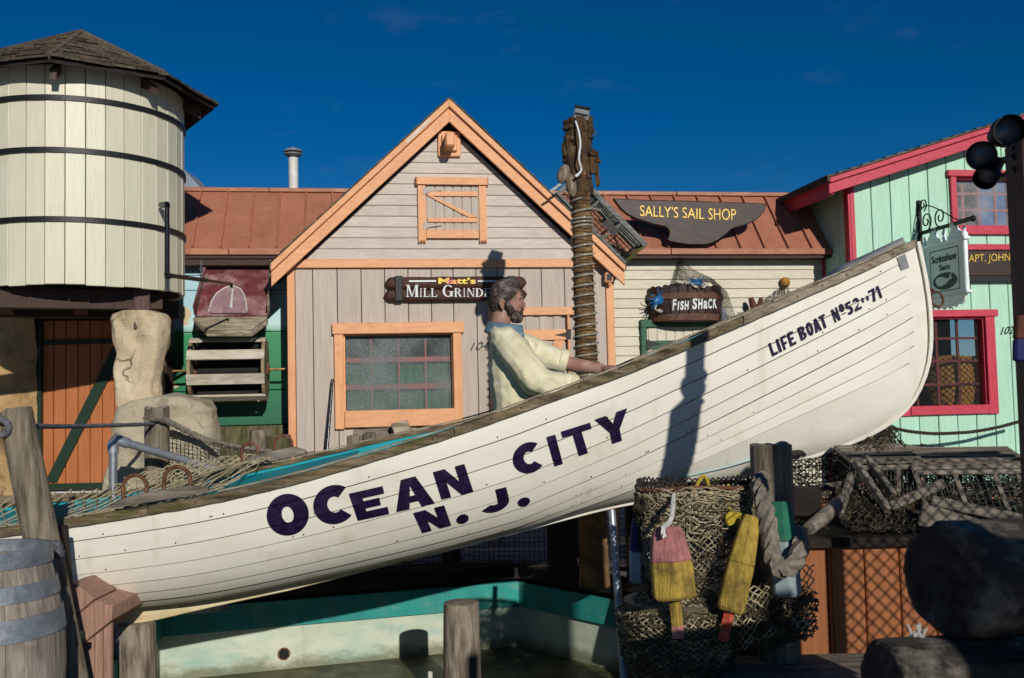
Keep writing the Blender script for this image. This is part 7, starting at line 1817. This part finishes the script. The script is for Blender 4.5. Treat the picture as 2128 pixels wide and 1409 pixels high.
# ================================================================== orange boarded planter with the heap of traps and boards
OY = 4.95
op = thing('orange_planter','orange boarded planter box in dappled shade at lower right','planter',(at(1850,1250,OY).x,OY,ZF))
zt2 = at(1820,1135,OY).z
xs_ = [1660,1722,1728,1800,1873,1946,2020,2095,2170]
for x0, x1 in zip(xs_,xs_[1:]):
    p, q = at(x0,1250,OY), at(x1,1250,OY); d = 0 if x0 != 1722 else -.02
    MB().hexa([(p.x+.003,OY+d,ZF),(q.x-.003,OY+d,ZF),(q.x-.003,OY+.03,ZF),(p.x+.003,OY+.03,ZF),(p.x+.003,OY+d,zt2),(q.x-.003,OY+d,zt2),(q.x-.003,OY+.03,zt2),(p.x+.003,OY+.03,zt2)]).build('front_board','orange_board',op,bevel=.006)
p, q = at(1655,1250,OY), at(2180,1250,OY)
MB().hexa([(p.x,OY-.05,zt2+.002),(q.x,OY-.05,zt2+.002),(q.x,OY+1.05,zt2+.002),(p.x,OY+1.05,zt2+.002),(p.x,OY-.05,zt2+.05),(q.x,OY-.05,zt2+.05),(q.x,OY+1.05,zt2+.05),(p.x,OY+1.05,zt2+.05)]).build('top','dark_wood',op,bevel=.006)
MB().hexa([(p.x,OY+.035,ZF),(p.x+.02,OY+.035,ZF),(p.x+.02,OY+1,ZF),(p.x,OY+1,ZF),(p.x,OY+.035,zt2),(p.x+.02,OY+.035,zt2),(p.x+.02,OY+1,zt2),(p.x,OY+1,zt2)]).build('side','orange_board',op)
HB = [((1805,930,5.75),(1975,958,5.7),.02,.03,'long grey board slanting from the netted post across the heap'),((1935,1040,4.98),(2150,1085,4.95),.026,.03,'straight grey board above the wide board end'),((1912,1068,4.92),(2060,1110,4.90),.055,.03,'short wide grey board end with nail holes at front of heap'),((1776,958,5.20),(1846,1062,4.98),.022,.03,'left of two grey slats leaning right on the heap'),((1796,945,5.28),(1858,1030,5.05),.02,.03,'right of two grey slats leaning right on the heap'),((1770,985,5.1),(1742,1078,4.98),.022,.03,'netted grey slat leaning left at the left of the heap'),((1850,1052,5.0),(1960,1004,5.1),.024,.03,'dark slat slanting up through the middle of the heap'),((1880,930,5.85),(2150,968,5.8),.018,.03,'topmost long slat at the back of the heap'),((1700,1015,5.3),(1790,1000,5.3),.018,.03,'short slat beside the driftwood log at the left of heap')]
zt_h = zt2+.062
def hp(px, Y): q_ = at(px,1000,Y); return Vector((q_.x,q_.y,zt_h))
lobster_trap('grey lobster trap lying at the left of the heap on the planter', hp(1765,5.15), hp(1915,5.12)-hp(1765,5.15), Vector((.05,.10,.33)), Vector((.05,.42,.05)), plate=False, endmoss=False, wood='driftwood')
lobster_trap('long grey lobster trap sloping down at the right of the heap', hp(1935,5.08)+UP*.02, hp(2190,5.0)-hp(1935,5.08)-UP*.0, Vector((-.05,.10,.28)), Vector((.10,.46,.06)), plate=False, endmoss=False, wood='driftwood')
lobster_trap('grey lobster trap standing at the back right of the heap', hp(1950,5.66)+UP*.02, hp(2190,5.62)-hp(1950,5.66), Vector((.02,.03,.27)), Vector((.02,.26,.0)), plate=False, endmoss=False, wood='driftwood')
for (a, b_, w, d, lab) in HB:
    p, q = at(*a), at(*b_); ax = (q-p).normalized(); up = (UP-ax*ax.z).normalized(); m = MB().box((p+q)/2,(q-p)/2,up*w,ax.cross(up)*d*.5); tag(m.build('heap_board','driftwood',None,bevel=.006),lab,'board','weathered boards of the heap on the planter')
p, q = at(1682,1098,4.75), at(1748,1042,5.0); m = MB(); m.tube([p,p.lerp(q,.5),q],[.032,.036,.034],10,jit=.06); tag(m.build('driftwood_log','driftwood',None,smooth=40),'short pale driftwood log jutting left from the heap','log')
np_ = at(1822,893,6.0); post('netted_post','short post top under net at the left of the heap',ground(np_),np_,.095,.09,'driftwood_z',jag=.02)
hn = thing('heap_net','dark fishing net thrown over the heap of boards on the planter','net',at(1900,1000,5.3))
HT = [(1640,930),(1740,938),(1800,890),(1850,888),(1880,925),(1980,938),(2000,930),(2060,958),(2160,955)]
def hn1(u, v):
    x = lerp(1640,2160,u); y0 = interp(HT,x)-3; y1 = interp([(1640,1085),(1800,1100),(1900,1105),(2160,1095)],x); p = at(x,lerp(y0,y1,v),lerp(5.95,4.93,max(0,v)**.8)-.06*math.sin(v*3.1)); p += Vector((0,-.03,.02))*noise.noise(Vector((u*14,v*6,1))); return p
net('netting',hn1,72,26,.0026,'net_dark',hn,jit=.35)
tangle('slack_net', hn1, 700, .0030, 'net_dark', hn, 6, ln=.14)
tangle('slack_net', lambda u, v: hn1(.18+.3*u,v), 260, .0030, 'net_olive', hn, 7, ln=.2)
def hn2(u, v):
    x = lerp(1740,1990,u); p = at(x,lerp(interp(HT,x)+20,1090,v),lerp(5.6,4.98,v)-.05); p += Vector((.03,-.03,.03))*noise.noise(Vector((u*18,v*9,5))); return p
net('netting',hn2,34,18,.0030,'net_olive',hn,jit=.45)
R6 = thing('heap_rope','dark rope strung from the hull to the netted post','rope',at(1740,935,5.9)); rope('strand',[at(1640,944,5.6),at(1700,938,5.8),at(1760,930,5.95),at(1815,905,5.95)],.02,'rope_dark',R6)
def fn3(u, v): return at(lerp(1645,1760,u),lerp(interp([(1645,948),(1760,935)],lerp(1645,1760,u)),1080,v),5.85)
sn_ = thing('side_net','dark square mesh net under the bow right of the split post','net',at(1700,1000,5.85)); net('netting',fn3,16,16,.0026,'net_dark',sn_,diamond=False,jit=.1)
# low orange wall and pale steps seen through the net
lw_ = thing('low_wall','low orange wall with pale cap beyond the net under the bow','wall',ground(at(1720,1060,7.6)))
p, q = at(1500,1050,7.6), at(2200,1050,7.6); zc_ = at(1720,1035,7.6).z; MB().hexa([(p.x,7.6,0),(q.x,7.6,0),(q.x,7.75,0),(p.x,7.75,0),(p.x,7.6,zc_),(q.x,7.6,zc_),(q.x,7.75,zc_),(p.x,7.75,zc_)]).build('wall','orange_board',lw_); MB().hexa([(p.x,7.55,zc_+.002),(q.x,7.55,zc_+.002),(q.x,7.8,zc_+.002),(p.x,7.8,zc_+.002),(p.x,7.55,zc_+.07),(q.x,7.55,zc_+.07),(q.x,7.8,zc_+.07),(p.x,7.8,zc_+.07)]).build('cap','driftwood',lw_,bevel=.006)

# bench plank, bottom right
bt = thing('bench','grey plank bench in front of the orange planter','bench',(at(1650,1400,4.3).x,4.3,ZF))
zbn = at(1650,1368,4.55).z; p, q = at(1470,1380,4.4), at(1850,1380,4.4)
MB().hexa([(p.x,3.95,zbn-.05),(q.x,3.95,zbn-.05),(q.x,4.62,zbn-.05),(p.x+.05,4.62,zbn-.05),(p.x,3.95,zbn),(q.x,3.95,zbn),(q.x,4.62,zbn),(p.x+.05,4.62,zbn)]).build('seat','driftwood',bt,bevel=.008)
for x in (p.x+.15,q.x-.15): MB().hexa([(x-.04,4.2,ZF),(x+.04,4.2,ZF),(x+.04,4.4,ZF),(x-.04,4.4,ZF),(x-.04,4.2,zbn-.051),(x+.04,4.2,zbn-.051),(x+.04,4.4,zbn-.051),(x-.04,4.4,zbn-.051)]).build('leg','driftwood_z',bt)
# dark logs in the near right corner
def biglog(label, p, q, r_, seed):
    ax = (q-p).normalized(); x = ax.orthogonal().normalized(); y = ax.cross(x); L = (q-p).length; n_ = 60; m = MB(); prof = [(.0,.02),(.60,.0),(.88,.005),(.97,.03),(1.0,.09),(1.0,.3),(1.0,.6),(1.0,1.0)]
    def fn(u, v):
        k = v*7; i = min(int(k),6); f = k-i; rr = lerp(prof[i][0],prof[i+1][0],f)*r_; h = lerp(prof[i][1],prof[i+1][1],f); h = h*r_*2.2 if h < .3 else lerp(.3*r_*2.2,L,(h-.3)/.7)
        a = u*2*math.pi; rr *= 1+.05*noise.noise(Vector((math.cos(a)*2+seed,math.sin(a)*2,h*3)))+.035*noise.noise(Vector((math.cos(a)*7,math.sin(a)*7,seed+h)))+.02*noise.noise(Vector((math.cos(a)*16,math.sin(a)*16,seed+h*2)))
        return p+ax*h+(x*math.cos(a)+y*math.sin(a))*rr
    m.grid(fn,n_*2,28); m.add([fn(i/(n_*2),1) for i in range(n_*2)],[tuple(range(n_*2))])
    return tag(m.build('foreground_log','log_dark',None,smooth=60),label,'log','dark logs in the near right corner')
LY = 2.3
biglog('big dark round ended log at the right edge of the foreground',at(1968,1205,LY),at(2520,1165,LY+.5),.132,1)
biglog('lower dark log lying under the big log in the right corner',at(1832,1418,LY-.05),at(2330,1392,LY+.1),.092,4)
tf = MB(); random.seed(8); kc = at(1908,1322,LY)
for i in range(14): tf.tube([kc+Vector((random.uniform(-.015,.015),0,-.03)),kc+Vector((random.uniform(-.03,.02),random.uniform(-.01,.01),random.uniform(.0,.028)))],[.005,.002],4)
tag(tf.build('rope_tuft','rope_white',None),'frayed pale rope tuft on the lower dark log','rope end')
lgz = at(2000,1409,LY).z
for x, y in ((1990,LY+.02),(2300,LY+.2)):
    p = at(x,1400,LY); post('log_stake','dark stake under the near right logs, left one' if x < 2000 else 'dark stake under the near right logs, right one',Vector((p.x,y,0)),Vector((p.x,y,at(1900,1470,LY).z)),.08,.08,'dark_wood_z','stake')

# ================================================================== lamp post on the right edge with three spotlights
LPY = 3.08; lx0 = 1.612
lpz = at(2110,288,LPY).z
post_ = thing('lamp_post','dark brown square post carrying black spotlights at the right edge','post',(lx0+.05,LPY,ZP))
def upr(x0, x1, y0, y1, z1, nm): MB().hexa([(x0,y0,ZP),(x1,y0,ZP),(x1,y1,ZP),(x0,y1,ZP),(x0,y0,z1),(x1,y0,z1),(x1,y1,z1),(x0,y1,z1)]).build(nm,'brown_post',post_,bevel=.006)
upr(lx0,lx0+.045,LPY,LPY+.12,lpz,'timber'); upr(lx0+.075,lx0+.178,LPY,LPY+.06,2.75,'shadow_mast')  # taller unseen timber added to carry the post's shadow up to the gunwale
def spot(label, c, d, r_, L):
    c = Vector(c); d = Vector(d).normalized(); t = thing('spotlight',label,'spotlight',c,'spotlights on the lamp post')
    MB().lathe(c,[(r_*.42,-L),(r_*.6,-L*.9),(r_*.72,-L*.5),(r_*.95,-L*.35),(r_,-L*.3),(r_,.0),(r_*.93,.0),(r_*.9,-L*.25),(.001,-L*.28)],26,axis=d,caps=False).build('hood','lamp_black',t,smooth=35)
    MB().lathe(c-d*L*.24,[(r_*.88,0),(r_*.6,.012),(.001,.018)],22,axis=d,caps=False).build('lens','lens',t.children[0],smooth=60)
    MB().tube([c-d*L*.6,c-d*L*.6+Vector((.04,.02,-.03)),Vector((lx0,LPY+.05,(c.z+lpz)/2-.05))],.012,6).build('bracket','lamp_black',t,smooth=50)
spot('upper black spotlight above the lamp post',at(2100,270,3.24),(-.18,-1,-.10),.052,.17)
spot('middle black spotlight aimed left beside the lamp post',at(2040,324,3.35),(-.40,-.9,-.22),.050,.16)
spot('lower black spotlight tilted down left of the lamp post',at(2046,372,3.34),(-.62,-.55,-.55),.040,.14)
b_ = buoy('brown and blue buoy hanging on the lamp post at the right edge',at(2124,655,LPY-.08),at(2124,752,LPY-.08),X_,.045,.055,('buoy_blue','buoy_brown'),.48)
b_['group'] = 'buoy on the lamp post'

# ================================================================== net hung on a frame just out of the picture on the right; its shadow falls on the planter
sc_ = thing('net_screen','dark fishing net stretched on a timber frame beside the path','net screen',(2.7,3.3,ZP))
for x in (2.12,3.3): MB().box((x,3.3,(1.75+ZP)/2),(.035,0,0),(0,.035,0),(0,0,(1.75-ZP)/2)).build('post','brown_post',sc_)
MB().box((2.71,3.3,1.72),(.55,0,0),(0,.02,0),(0,0,.03)).build('rail','brown_post',sc_)
net('netting',lambda u, v: Vector((lerp(2.155,3.265,u),3.3,lerp(.35,1.69,v))),32,38,.0055,'net_dark',sc_)
nb_ = thing('shade_board','plain brown notice board on two posts beside the path','notice board',(2.1,.2,ZP))  # unseen board added beside the camera to keep sun off the near logs
for x in (1.72,2.52): MB().box((x,.2,(2.0+ZP)/2),(.04,0,0),(0,.04,0),(0,0,(2.0-ZP)/2)).build('post','brown_post',nb_)
MB().box((2.12,.14,1.50),(.44,0,0),(0,.015,0),(0,0,.27)).build('panel','brown_beam',nb_)
